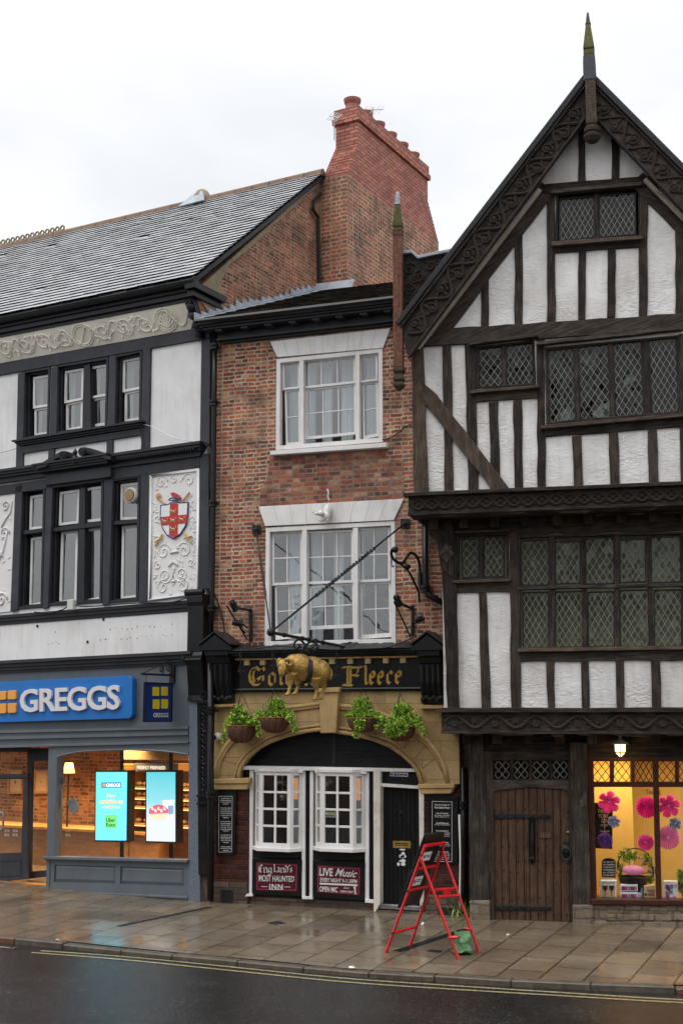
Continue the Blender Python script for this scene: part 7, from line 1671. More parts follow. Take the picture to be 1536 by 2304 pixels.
# --- bargeboards
def barge(sgn):
    X = lambda p: p if sgn > 0 else mirror(p)
    P = lambda x, y, o=OB: X(f1(T, 'P', x, y, o))
    ap = f1(T, 'P', 1324, 186, OB)
    o_t, o_b, i_t, i_b = P(1322, 178), P(900, 734), P(1312, 262), P(918, 806)
    o_t.x = ap.x; i_t.x = ap.x - sgn * .0
    if sgn > 0: i_t = Vector((ap.x, -OB, i_t.z + .05)); o_t = Vector((ap.x, -OB, ap.z + .04))
    else: i_t = Vector((ap.x, -OB, f1(T, 'P', 1312, 262, OB).z + .05)); o_t = Vector((ap.x, -OB, ap.z + .04))
    mb = MB(); mb.prism([o_t, i_t, i_b, o_b], .09, off=sgn); bb = part('bargeboard', tud, mb, 'old_oak', .006)
    d = (o_b - o_t).normalized(); nn = Vector((-d.z, 0, d.x)) * (1 if sgn > 0 else -1)
    if nn.z < 0: nn = -nn
    c0, c1 = o_t.lerp(i_t, .52), o_b.lerp(i_b, .5); mb = MB(); wd = (o_b - i_b).length
    if sgn < 0: c0, c1 = c1, c0
    Wd = .30
    vine(mb, c0 + (c1 - c0) * .04, c1 - (c1 - c0) * .03, .155, .68, .023); part('carving', bb, mb, 'old_oak')
    for f, t_, o_, h_ in ((.0, 'edge_mould', .05, .06), (.93, 'edge_mould', .04, .05)):
        a, b2 = o_t.lerp(i_t, f), o_b.lerp(i_b, f); a2, b3 = o_t.lerp(i_t, f + .09), o_b.lerp(i_b, f + .09); mb = MB(); mb.prism([p + Vector((0, -o_, 0)) for p in (a, a2, b3, b2)], .1); part(t_, bb, mb, 'old_oak', .005)
    # lead capping above and roof plane behind
    mb = MB(); mb.prism([o_t + nn * .01, o_b + nn * .01, o_b + nn * .09, o_t + nn * .11], .22); mb.v = [v + Vector((0, -.07, 0)) for v in mb.v]; part('lead_capping', bb, mb, 'iron', .01)
    # pale soffit strip
    s0, s1 = P(1209, 424), P(934, 782); s2, s3 = P(1216, 430), P(946, 788)
    mb = MB(); yy = Vector((0, .12, 0)); mb.prism([p + yy for p in (s0, s2, s3, s1)], .2, off=7) if False else None
    q0, q1 = f1(T, 'R1', 772, 988, OB - .15), f1(T, 'R2', 122, 545, OB - .15); q2, q3 = f1(T, 'R2', 148, 548, OB - .15), f1(T, 'R1', 790, 1000, OB - .15)
    mb = MB(); mb.prism([X(p) for p in (q0, q3, q2, q1)], .07, off=7); part('soffit_board', tud, mb, 'pale_oak', .004)
    # roof slope
    mb = MB(); e = nn * .05; k = 34
    a, b2 = o_t + e, o_b + e; dd = b2 - a
    for r_ in range(k):
        p, q_ = a + dd * (r_ / k) + nn * .012, a + dd * ((r_ + 1) / k) + nn * .06; u = 0
        mb.prism([p, q_, q_ - nn * .03, p - nn * .01], Vector((0, 6.5, 0)))
    part('roof', tud, mb, 'clay_tile', .0)
    mb = MB(); random.seed(33)
    for r_ in range(k):
        for j in range(2):
            p = a + dd * ((r_ + .9) / k) + nn * (.05 + random.uniform(0, .03)) + Vector((0, .18 + j * .19, 0)); mb.prism([p - d * .09 - nn * .03, p + nn * .02, p - nn * .02, p - d * .09 - nn * .05], Vector((0, .18, 0)), tint=random.random())
    part('verge_tiles', tud, mb, 'clay_tile', .004)
    mb = MB(); dk = -nn * .06; mb.prism([o_t + dk + Vector((0, .1, 0)), o_b + dk + Vector((0, .1, 0)), o_b + dk - nn * .04 + Vector((0, .1, 0)), o_t + dk - nn * .04 + Vector((0, .1, 0))], 6); part('roof_deck', tud, mb, 'old_oak')
barge(1); barge(-1)
# --- finial and pendant at the apex
ap = f1(T, 'P', 1324, 173, OB + .06)
def spike(name, c, segs, parent, m_):
    mb = MB(); mb.lathe(c, [(r_ * .82, h_) for r_, h_ in segs], 4); return part(name, parent, mb, m_, .006)
Zp = lambda x, y, o=OB + .06: f1(T, 'R1', x, y, o).z
fx = f1(T, 'R1', 1040, 300, OB + .06); fc = Vector((fx.x, -OB - .02, 0))
fin = spike('finial', fc, [(.17, Zp(1040, 430)), (.165, Zp(1040, 330)), (.155, Zp(1040, 298)), (.15, Zp(1040, 296))], tud, 'dark_lead')
spike('carved_spike', fc, [(.13, Zp(1040, 296)), (.145, Zp(1040, 288)), (.145, Zp(1040, 268)), (.105, Zp(1040, 262)), (.15, Zp(1040, 256)), (.14, Zp(1040, 240)), (.06, Zp(1034, 122)), (.058, Zp(1034, 120))], fin, 'mossy_oak')
spike('lead_tip', fc, [(.065, Zp(1034, 122)), (.062, Zp(1034, 118)), (.024, Zp(1031, 60)), (.0, Zp(1031, 56))], fin, 'dark_lead')
pc = Vector((f1(T, 'R1', 1052, 600, OB + .1).x, -OB - .08, 0)); pn = spike('pendant_post', pc, [(.135, Zp(1048, 430)), (.135, Zp(1048, 630)), (.15, Zp(1050, 640)), (.15, Zp(1050, 660)), (.11, Zp(1055, 670))], tud, 'brown_oak')
mb = MB(); mb.lathe(pc, [(.10, Zp(1055, 672)), (.125, Zp(1055, 682)), (.125, Zp(1055, 700)), (.10, Zp(1055, 706)), (.135, Zp(1056, 715)), (.135, Zp(1056, 728)), (.09, Zp(1058, 748)), (.03, Zp(1060, 758)), (0, Zp(1060, 763))], 10); part('acorn', pn, mb, 'old_oak')
# --- corner post with finial and pendant, carved side panel
sp = lambda z, x, y: f1(T, z, x, y, OB - .05); cx = (sp('Z5', 1168, 300).x); cc = Vector((cx, -OB + .05, 0)); sz = lambda z, y: f1(T, z, 1170, y, OB - .05).z
cpt = spike('finial_post', cc, [(.125, sz('Z5', 530)), (.125, sz('Z4', 910)), (.14, sz('Z4', 905)), (.14, sz('Z4', 885))], tud, 'red_oak')
spike('carved_spike', cc, [(.13, sz('Z4', 885)), (.145, sz('Z4', 872)), (.10, sz('Z4', 864)), (.135, sz('Z4', 850)), (.125, sz('Z4', 830)), (.065, sz('Z4', 722))], cpt, 'mossy_oak')
spike('lead_tip', cc, [(.07, sz('Z4', 724)), (.065, sz('Z4', 716)), (.045, sz('Z4', 655)), (.0, sz('Z4', 645))], cpt, 'lead')
spike('pendant', cc, [(.12, sz('Z5', 532)), (.15, sz('Z5', 540)), (.15, sz('Z5', 556)), (.10, sz('Z5', 568)), (.14, sz('Z5', 590)), (.15, sz('Z5', 605)), (.10, sz('Z5', 612)), (.15, sz('Z5', 628)), (.14, sz('Z5', 640)), (.0, sz('Z5', 672))], cpt, 'brown_oak')
q_ = lambda x, y, o=OB - .18: f1(T, 'R2', x, y, o)
mb = MB(); mb.prism([q_(45, 62), q_(105, 55), q_(140, 85), q_(342, 42), q_(300, 120), q_(60, 440), q_(52, 440)], .12); cpn = part('carved_panel', tud, mb, 'old_oak', .005)
mb = MB(); y0 = -(OB - .18); random.seed(14)
for x, y, r_ in ((95, 130, 34), (150, 170, 34), (210, 120, 30), (100, 230, 34), (160, 260, 26), (95, 320, 28), (240, 90, 20), (120, 190, 20)):
    p = q_(x, y); s_ = spiral(p, r_ * .0032, 1.4, random.random() * 6, random.choice((1, -1)), 14, -.01); mb.tube(s_, .017, 5)
    for k in range(4): leafblob(mb, p + Vector((random.uniform(-.12, .12), -.005, random.uniform(-.12, .12))), .032, random.random() * 6, ln=2)
part('carving', cpn, mb, 'old_oak')
mb = MB()
for a, b2 in (((40, 58), (108, 50)), ((108, 50), (142, 80)), ((142, 80), (350, 36))): a, b2 = q_(*a), q_(*b2); up = Vector((0, 0, .05)); mb.prism([a, b2, b2 + up, a + up], .25); 
mb.v = [v + Vector((0, -.06, 0)) for v in mb.v]; part('lead_capping', cpn, mb, 'lead', .006)
mb = MB(); mb.prism([q_(30, 80, .6), q_(44, 80, .6), q_(52, 430, .6), q_(40, 430, .6)], .06); part('side_board', tud, mb, 'gloss_black')
# ---------------------------------------------------------------- ground floor
G = lambda *c, o=O0: fp(T, 'R4', c, o)
gt_ = f1(T, 'R3', 600, 1336, O1).z
gwall_x0 = f1(T, 'R4', 160, 700, -.1).x
def gpart(nm, c, o, d, m_, jit=.006, bev=.006, parent=tud, label=None): return qpart(nm, parent, T, 'R4', c, o, d, m_, jit, bev, label)
gpart('post', (152, 150, 246, 150, 284, 1224, 160, 1224), .04, .28, 'grey_oak'); gpart('post_base', (158, 1222, 288, 1222, 290, 1385, 160, 1380), .07, .3, 'rubble_stone', .006, .012)
gpart('post', (806, 200, 912, 200, 942, 1254, 828, 1254), .06, .3, 'grey_oak'); gpart('post_base', (822, 1250, 952, 1250, 954, 1412, 824, 1404), .09, .3, 'rubble_stone', .006, .012)
gpart('beam', (140, 148, 2150, 130, 2150, 300, 912, 300, 806, 262, 246, 262), -.02, .25, 'old_oak')
gpart('curved_brace', (868, 580, 912, 500, 912, 470, 918, 620, 880, 620), .075, .05, 'grey_oak', 0)
# door frame, overlight, door
gpart('door_jamb', (244, 255, 306, 262, 322, 1372, 278, 1376), .0, .2, 'old_oak'); gpart('door_jamb', (798, 262, 832, 262, 840, 1392, 806, 1380), .0, .2, 'old_oak')
gpart('door_head', (300, 260, 802, 260, 802, 314, 300, 316), .0, .2, 'old_oak')
arch_ = [(300, 446), (800, 444), (802, 545), (796, 520), (770, 505), (680, 498), (600, 492), (545, 490), (480, 496), (380, 506), (330, 512), (312, 530), (308, 560)]
mb = MB(); mb.prism([f1(T, 'R4', x, y, .0) for x, y in arch_], .2, off=2); part('arched_head', tud, mb, 'grey_oak', .006)
ovl = MB(); Q = G(300, 312, 802, 310, 802, 446, 300, 450, o=-.03); ovl.ring(Q, inset(Q, .03), .08); ow = part('overlight', tud, ovl, 'old_oak', .004); room(ow, Q, .5, 'room_dark', 0, .1)
for x in (430, 552, 682): quad(mb := MB(), T, 'R4', (x - 9, 316, x + 9, 316, x + 9, 446, x - 9, 446), -.02, .07); part('mullion', ow, mb, 'old_oak', .003)
for x0, x1 in ((318, 420), (440, 540), (562, 672), (692, 792)): lead_light(ow, G(x0, 320, x1, 319, x1, 440, x0, 442, o=-.05), .115, .16, lead=.012, border=False)
dq = G(308, 486, 802, 486, 808, 1374, 322, 1366, o=-.06); door = part('door', tud, (lambda m_: (m_.prism(dq, .05, axis=Vector((0, 0, 1))), m_)[1])(MB()), 'door_oak', .003)
mb = MB(); xs = [0, .105, .20, .30, .405, .475, .58, .68, .785, .885, 1]
for k, (a, b2) in enumerate(zip(xs, xs[1:])): mb.prism([p + Vector((0, -.02, 0)) for p in (bil(dq, a + .006, .0), bil(dq, b2 - .006, .0), bil(dq, b2 - .006, .998), bil(dq, a + .006, .998))], .03, axis=Vector((0, 0, 1)), off=k * 3.7)
part('plank', door, mb, 'door_oak', .005)
mb = MB()
for z0 in (640, 700, 870, 970, 1030, 1210, 1310):
    for k in range(11):
        if random.random() < .85: p = f1(T, 'R4', 330 + k * 46 + random.uniform(-6, 6), z0 + random.uniform(-10, 10), -.035); mb = MB(); mb.lathe(p, [(.014, 0), (.012, -.012), (.0, -.016)], 7, 'y'); part('stud', door, mb, 'iron')
for c in ((318, 662, 682, 668, 682, 690, 318, 692), (328, 1250, 688, 1262, 688, 1282, 328, 1284)):
    mb = MB(); quad(mb, T, 'R4', c, -.015, .03); 
    for k in range(7): p = f1(T, 'R4', c[0] + 15 + k * 56, (c[1] + c[7]) / 2, -.012); mb.lathe(p, [(.018, 0), (.014, -.016), (0, -.02)], 7, 'y')
    part('strap_hinge', door, mb, 'iron', .003)
mb = MB(); quad(mb, T, 'R4', (542, 694, 584, 694, 585, 965, 563, 992, 543, 965), -.02, .03); p0, p1 = f1(T, 'R4', 563, 720, .01), f1(T, 'R4', 563, 950, .0); mb.tube([p0, p0.lerp(p1, .5) + Vector((0, -.03, 0)), p1], [.022, .03, .035], 8); mb.ball(p1, .045); part('knocker', door, mb, 'gloss_black', .003)
quad(mb := MB(), T, 'R4', (612, 784, 686, 784, 686, 820, 612, 820), -.025, .02); part('letter_plate', door, mb, 'coir', .004)
mb = MB(); p = f1(T, 'R4', 780, 895, -.0); mb.lathe(p, [(.075, 0), (.05, -.02), (.03, -.03), (0, -.03)], 14, 'y'); mb.tube([p + Vector((.07 * math.sin(k / 14 * 6.283), -.035, -.06 + .09 * math.cos(k / 14 * 6.283))) for k in range(15)], .016, 6); quad(mb, T, 'R4', (765, 842, 798, 845, 798, 960, 765, 955), -.022, .02); part('ring_handle', door, mb, 'iron')
mb = MB(); mb.ball(f1(T, 'R4', 793, 780, -.02), .022, 8, 6); part('lock', door, mb, 'steel')
mb = MB(); text_on(mb, '16', G(555, 618, 582, 618, 582, 640, 555, 640, o=-.033), .01, ext=.003); part('house_number', door, mb, 'brown_oak')
# ---- gift shop window
sx0, sx1 = f1(T, 'R4', 930, 800, -.02).x, UX
swn = MB(); so_ = -.02
def gq(c, o=so_, d=.12): quad(swn, T, 'R4', c, o, d)
gq((918, 296, 2150, 296, 2150, 322, 918, 322)); gq((918, 318, 956, 318, 978, 1214, 940, 1214), so_ + .003); gq((940, 458, 2150, 456, 2150, 490, 942, 490), so_ + .01)
gq((1336, 300, 1374, 300, 1398, 1225, 1360, 1222), so_ + .02)
for x in (1075, 1208, 1496, 1620): gq((x - 11, 320, x + 11, 320, x + 11, 458, x - 11, 458), so_ + .004)
shw = part('shop_window', tud, swn, 'brown_gloss', .005)
for x0, x1 in ((954, 1064), (1087, 1196), (1220, 1336), (1374, 1485), (1508, 1608)): lead_light(shw, G(x0, 321, x1, 321, x1, 457, x0, 458, o=-.07), .098, .158, gl='gin_glass', lead=.012, lead_mat='gloss_black', border=False, tilt=.02)
mb = MB(); mb.face(G(940, 485, 1800, 485, 1800, 1225, 950, 1215, o=-.08)); part('pane', shw, mb, 'shop_glass', merge=False)
quad(mb := MB(), T, 'R4', (942, 1212, 2150, 1228, 2150, 1258, 942, 1250), .10, .3); part('sill', shw, mb, 'brown_gloss', .01)
gpart('plinth', (946, 1252, 2150, 1258, 2150, 1430, 946, 1404), .03, .3, 'rubble_stone', 0, 0)
mb = MB(); u = f1(T, 'R4', 950, 1300, .04).x; random.seed(44)
for r_ in range(3):
    x = 950 + random.uniform(-40, 0)
    while x < 1560:
        l = random.uniform(60, 150); y = 1262 + r_ * 48
        if random.random() < .75: mb.prism(rough_edge(G(max(x, 950), y, x + l, y + 2, x + l, y + 44, max(x, 950), y + 42, o=.04 + random.uniform(0, .02)), .008, .1), .05)
        x += l + 6
part('facing_stones', tud, mb, 'rubble_stone', .012)
# display bay inside
zs = f1(T, 'R4', 1200, 1218, -.2).z; zc2_ = f1(T, 'R4', 1200, 300, .0).z + .1; xb = sx0 - .05
corner = f1(T, 'R4', 1195, 800, -.95)
mb = MB(); mb.box(xb, corner.x, .95, 1.0, zs, zc2_); part('display_back', tud, mb, 'yellow_wall')
mb = MB(); mb.box(corner.x, corner.x + .05, .95, 1.8, zs - .6, zc2_); part('display_return', tud, mb, 'yellow_wall')
mb = MB(); mb.box(corner.x, UX, 1.8, 1.85, zs - .9, zc2_); part('shop_back_wall', tud, mb, 'yellow_wall')
mb = MB(); mb.box(xb - .05, xb, .05, 1.0, zs, zc2_); part('display_return', tud, mb, 'yellow_wall')
mb = MB(); mb.box(xb, UX, .05, 1.9, zc2_, zc2_ + .05); part('shop_ceiling', tud, mb, 'yellow_wall')
mb = MB(); mb.box(xb, UX, .09, 1.0, zs - .04, zs); part('display_floor', tud, mb, 'pine')
mb = MB(); mb.box(UX - .05, UX, -.4, 2.0, 0, gt_); part('side_wall', tud, mb, 'old_oak')
mb = MB(); mb.box(gwall_x0 - .0, xb - .02, .30, .5, 0, gt_); part('back_wall', tud, mb, 'old_oak')
# wording on the back wall
mb = MB(); text_on(mb, 'Tasting', fp(T, 'R4', (1294, 506, 1390, 506, 1390, 540, 1294, 540), -1.76), .0, ext=.004); part('wall_lettering', tud, mb, 'brown_gloss')
# lamps in the gift shop window
for u_, y in ((xb + .45, .28), (xb + 1.3, .22), (xb + 2.2, .3)):
    mb = MB(); mb.lathe((u_, y, zc2_ - .012), [(.06, 0), (.06, .01)], 12); single('downlight', 'round ceiling light above the gift shop display', 'ceiling light', T, mb, 'downlight', group='ceiling lights in the gift shop'); lamp(T, (u_, y, zc2_ - .06), 26, (1, .76, .38), .25, name='gift_shop_lamp')
# lantern hung under the jetty
lp_ = f1(T, 'R4', 1130, 236, .22); lt = thing('wall_lantern', 'small lit lantern hanging under the carved beam above the gift shop window', 'lantern', T, lp_); zz_ = lambda y: f1(T, 'R4', 1130, y, .22).z
mb = MB(); mb.lathe((lp_.x, lp_.y, 0), [(.145, zz_(214)), (.135, zz_(208)), (.05, zz_(185)), (.02, zz_(178)), (.02, zz_(160)), (0, zz_(160))], 6); part('roof', lt, mb, 'lead')
mb = MB(); 
for k in range(6):
    a = (k + .5) / 6 * 6.283; mb.tube([(lp_.x + .10 * math.cos(a), lp_.y + .10 * math.sin(a), zz_(214)), (lp_.x + .095 * math.cos(a), lp_.y + .095 * math.sin(a), zz_(266)), (lp_.x + .02 * math.cos(a), lp_.y + .02 * math.sin(a), zz_(296))], .009, 4)
mb.tube([(lp_.x + .097 * math.cos(k / 6 * 6.283 + .52), lp_.y + .097 * math.sin(k / 6 * 6.283 + .52), zz_(266)) for k in range(7)], .009, 4); part('frame', lt, mb, 'gloss_black')
mb = MB(); mb.lathe((lp_.x, lp_.y, 0), [(.088, zz_(216)), (.083, zz_(266)), (.015, zz_(294))], 6); part('panes', lt, mb, 'lamp_glow')
mb = MB(); mb.ball((lp_.x, lp_.y, zz_(262)), .03); part('bulb', lt, mb, 'lamp_core')
mb = MB(); mb.tube([(lp_.x, lp_.y, zz_(160)), (lp_.x, lp_.y, zz_(140))], .012, 5); part('hook', lt, mb, 'iron')
lamp(T, (lp_.x, lp_.y - .14, zz_(280)), 2.5, (1, .6, .25), .05, 'POINT', 'lantern_lamp')
# ---- things in the gift shop window
def fan(x, y, r_, n, m_, label, kind='fan', o=-.14):
    c = f1(T, 'R4', x, y, o); r = r_ * px4; mb = MB()
    t_ = thing('paper_flower', label, 'paper flower', T, c, 'paper flowers hung in the gift shop window')
    if kind == 'fan':
        k2 = n * 2; pts = [(c + Vector((r * (1 if j % 2 == 0 else .93) * math.cos(j / k2 * 6.2832), (.05 if j % 2 else -.03), r * (1 if j % 2 == 0 else .93) * math.sin(j / k2 * 6.2832)))) for j in range(k2)]
        mb.mesh([c + Vector((0, -.012, 0))] + pts, [[0, j + 1, (j + 1) % k2 + 1] for j in range(k2)])
    else:
        for p_ in range(n):
            a0 = p_ / n * 6.2832 + .3; ca, sa = math.cos(a0), math.sin(a0); ks = 14; vs = [c + Vector((0, -.01, 0))]
            for j in range(ks + 1):
                f = j / ks; th = (f - .5) * (6.2832 / n) * 1.02; prof_ = r * (.62 + .38 * math.sqrt(max(0, 1 - (2 * f - 1) ** 2))) if .02 < f < .98 else r * .45
                vs.append(c + Vector((prof_ * math.cos(a0 + th), (.045 if j % 2 else -.025), prof_ * math.sin(a0 + th))))
            mb.mesh(vs, [[0, j + 1, j + 2] for j in range(ks)])
    part('petals', t_, mb, m_); mb = MB(); mb.lathe(c + Vector((0, -.025, 0)), [(r * .13, 0), (r * .13, .01)], 10, 'y'); part('centre', t_, mb, m_)
    mb = MB(); mb.tube([c + Vector((0, .02, 0)), Vector((c.x, c.y + .02, zc2_))], .002, 3); part('thread', t_, mb, 'paper_white')
px4 = (f1(T, 'R4', 1200, 700, -.14) - f1(T, 'R4', 1100, 700, -.14)).length / 100
fan(1057, 588, 74, 6, 'pink', 'large pink six petal paper flower at the top left of the gift shop window', 'flower'); fan(1090, 714, 42, 6, 'pale_blue', 'small pale blue paper flower beside the gin poster', 'flower'); fan(1032, 836, 52, 22, 'violet', 'violet pleated paper fan in front of the gin poster')
fan(1300, 620, 72, 26, 'magenta', 'large dark magenta paper fan left of the window mullion', o=-.16); fan(1440, 612, 76, 6, 'pink', 'large hot pink petal flower right of the window mullion', 'flower'); fan(1294, 846, 54, 22, 'pink', 'medium pink paper fan below the magenta one')
fan(1438, 816, 78, 28, 'light_pink', 'large light pink paper rosette right of the mullion'); fan(1484, 726, 42, 6, 'pale_blue', 'small pale blue paper flower at the right edge of the window', 'flower', o=-.12)
def gift(name, label, cat, c, o, d, m_, z='R4', bev=.006, grp=None): mb = MB(); mb.prism(fp(T, z, c, o), d); return single(name, label, cat, T, mb, m_, bevel=bev, group=grp)
po = gift('gin_poster', 'dark gin poster leaning at the left side of the gift shop window', 'poster', (962, 590, 1082, 600, 1078, 890, 970, 885), -.42, .02, 'gloss_black')
mb = MB()
for s_, c in (('THE', (985, 634, 1022, 634, 1022, 656, 985, 656)), ('YORK', (990, 664, 1056, 664, 1056, 690, 990, 690)), ('GIN', (1008, 694, 1054, 694, 1054, 720, 1008, 720)), ('OUTLAW', (1004, 728, 1050, 728, 1050, 744, 1004, 744)), ('Strength', (1000, 768, 1062, 768, 1062, 784, 1000, 784))): text_on(mb, s_, fp(T, 'R4', c, -.415), .01, ext=.002)
part('lettering', po, mb, 'kraft')
cbt = thing('chalkboard', 'small round topped chalkboard on a stand in the gift shop window', 'chalkboard', T, f1(T, 'R4', 1055, 1088, -.35)); mb = MB(); pts = [(1010, 1070), (1100, 1074), (1100, 972)] + [(1055 + 45 * math.cos(k / 8 * 3.1416), 972 - 24 * math.sin(k / 8 * 3.1416)) for k in range(1, 8)] + [(1010, 972)]
mb.prism([f1(T, 'R4', x, y, -.35) for x, y in pts], .02); part('slate_panel', cbt, mb, 'gloss_black'); mb = MB()
for k, s_ in enumerate(('NO GIN LEFT', 'ON PREMISES', 'OVERNIGHT', 'THE MORNING', 'ALL STOCK', 'LOCKED AWAY')): text_on(mb, s_, fp(T, 'R4', (1017, 968 + k * 17, 1093, 968 + k * 17, 1093, 978 + k * 17, 1017, 978 + k * 17), -.345), .01, ext=.002)
part('chalk_writing', cbt, mb, 'paper_white'); mb = MB(); mb.prism(fp(T, 'R4', (1010, 1072, 1100, 1074, 1100, 1090, 1010, 1088), -.35), .06); part('foot', cbt, mb, 'kraft')
gb = gift('glasses_box', 'white box with a picture of two stemmed glasses', 'box', (1000, 1092, 1106, 1092, 1106, 1206, 1000, 1206), -.22, .12, 'paper_white'); mb = MB(); mb.prism(fp(T, 'R4', (1010, 1122, 1096, 1122, 1096, 1198, 1010, 1198), -.217), .003); part('picture', gb, mb, 'kraft')
mb = MB()
for x in (1032, 1074): mb.prism([f1(T, 'R4', x + a, b2, -.214) for a, b2 in ((-17, 1126), (17, 1126), (15, 1146), (3, 1160), (2, 1192), (-2, 1192), (-3, 1160), (-15, 1146))], .002)
part('glass_print', gb, mb, 'brown_gloss'); mb = MB(); text_on(mb, 'GIN GLASSES', fp(T, 'R4', (1012, 1100, 1094, 1100, 1094, 1114, 1012, 1114), -.217), ext=.002); part('lettering', gb, mb, 'steel')
for k, (y0, y1) in enumerate(((1118, 1162), (1168, 1210))):
    g_ = gift('gift_set', ('white gift set box of coloured bottles on top of another', 'white gift set box of coloured bottles at the bottom')[k], 'box', (1130, y0, 1242, y0, 1242, y1, 1130, y1), -.2, .1, 'paper_white'); mb = MB(); mb.prism(fp(T, 'R4', (1138, y0 + 13, 1234, y0 + 13, 1234, y1 - 7, 1138, y1 - 7), -.197), .003); part('window_panel', g_, mb, 'brown_gloss')
    for j, m_ in enumerate(('jar_red', 'magenta', 'light_pink', 'teal', 'jar_red', 'pink')): mb = MB(); mb.prism(fp(T, 'R4', (1141 + j * 15.5, y0 + 16, 1153 + j * 15.5, y0 + 16, 1153 + j * 15.5, y1 - 9, 1141 + j * 15.5, y1 - 9), -.193), .002); part('bottle', g_, mb, m_)
for x, h0, m_, lab in ((1253, 1176, 'pale_blue', 'pale blue tin beside the gift sets'), (1262, 1140, 'teal', 'tall teal tin behind the pale blue one')):
    mb = MB(); a, b2 = f1(T, 'R4', x, h0, -.22 if m_ != 'teal' else -.3), f1(T, 'R4', x, 1210, -.22 if m_ != 'teal' else -.3); mb.lathe((a.x, a.y, 0), [(.035, b2.z), (.035, a.z), (.03, a.z + .01)], 12); single('tin', lab, 'tin', T, mb, m_)
bg_ = gift('gift_bag', 'kraft paper bag printed GIN below the plants', 'bag', (1282, 1128, 1352, 1120, 1358, 1210, 1284, 1212), -.2, .09, 'kraft'); mb = MB(); text_on(mb, 'MADE', fp(T, 'R4', (1304, 1150, 1350, 1150, 1350, 1166, 1304, 1166), -.196), ext=.002); text_on(mb, 'GINE', fp(T, 'R4', (1306, 1172, 1350, 1172, 1350, 1192, 1306, 1192), -.196), .01, ext=.002); mb.ball(f1(T, 'R4', 1294, 1182, -.196), .02, 8, 5, (1, .3, 1)); part('lettering', bg_, mb, 'brown_gloss')
pk = gift('patterned_box', 'white box with pink squares right of the mullion', 'box', (1408, 1096, 1500, 1096, 1500, 1214, 1408, 1214), -.22, .12, 'paper_white')
random.seed(18)
for k in range(14):
    x, y = 1410 + random.random() * 70, 1100 + random.random() * 95; mb = MB(); mb.prism(fp(T, 'R4', (x, y, x + 20, y, x + 20, y + 20, x, y + 20), -.217 + k * .0006), .003); part('printed_square', pk, mb, random.choice(('magenta', 'light_pink', 'violet', 'jar_red', 'teal')))
# black tub with honeycomb paper ball and greenery
tt = thing('black_tub', 'black oval tub on the display floor under the pink paper ball', 'tub', T, f1(T, 'R4', 1212, 1205, -.42)); a, b2 = f1(T, 'R4', 1212, 1066, -.42), f1(T, 'R4', 1212, 1208, -.42); rx = (f1(T, 'R4', 1312, 1066, -.42).x - a.x); mb = MB(); mb.lathe((a.x, a.y, 0), [(rx * .7, b2.z), (rx * .95, a.z - .02), (rx, a.z), (rx * .9, a.z), (rx * .85, a.z - .04)], 20); part('body', tt, mb, 'gloss_black')
pb = f1(T, 'R4', 1216, 1026, -.36); mb = MB(); i_ = len(mb.v); rb = 75 * px4; n_ = 36
for j in range(n_):
    th = j / n_ * 6.2832; rr = rb * (1 if j % 2 else .9)
    ring_ = [pb + Vector((rr * math.sin(ph) * math.cos(th) * (1 if abs(math.cos(th)) > .12 else .96), rr * math.sin(ph) * math.sin(th) * .6, rb * .42 * math.cos(ph))) for ph in [k / 8 * 3.1416 for k in range(9)]]; mb.v += ring_
for j in range(n_):
    for k in range(8): mb.f.append([j * 9 + k, j * 9 + k + 1, ((j + 1) % n_) * 9 + k + 1, ((j + 1) % n_) * 9 + k]); mb.uv.append(None); mb.mi.append(0); mb.tint.append(.5)
single('honeycomb_ball', 'flattened pink honeycomb paper ball lying on the black tub', 'paper ball', T, mb, 'light_pink')
mb = MB(); mb.tube([f1(T, 'R4', 1106 + 238 * (k / 16), 1050 - 165 * max(0, math.sin(k / 16 * 3.1416)) ** .35, -.5) for k in range(17)], .008, 5); part('arched_handle', tt, mb, 'iron')
# ================================================================ GREENERY
def leaves(mb, c, rad, n, size, up=.4, rnd=random, shell=.35):
    for _ in range(n):
        d = Vector((rnd.gauss(0, 1), rnd.gauss(0, 1), rnd.gauss(0, 1))).normalized(); rr = (shell + (1 - shell) * rnd.random())
        p = Vector(c) + Vector((d.x * rad[0], d.y * rad[1], d.z * rad[2])) * rr
        s = size * rnd.uniform(.6, 1.3); ax = (d + Vector((rnd.gauss(0, .5), rnd.gauss(0, .5), rnd.gauss(up, .5)))).normalized(); sd_ = ax.cross(Vector((rnd.gauss(0, 1), rnd.gauss(0, 1), rnd.gauss(0, 1)))).normalized(); nn = ax.cross(sd_)
        mb.cur = rnd.choice((0, 0, 1, 1, 1, 2)); mb.face([p - ax * s * .5, p + sd_ * s * .32 + nn * s * .08, p + ax * s * .6, p - sd_ * s * .32 + nn * s * .08])
LEAFM = ['leaf', 'leaf_light', 'leaf_dark']
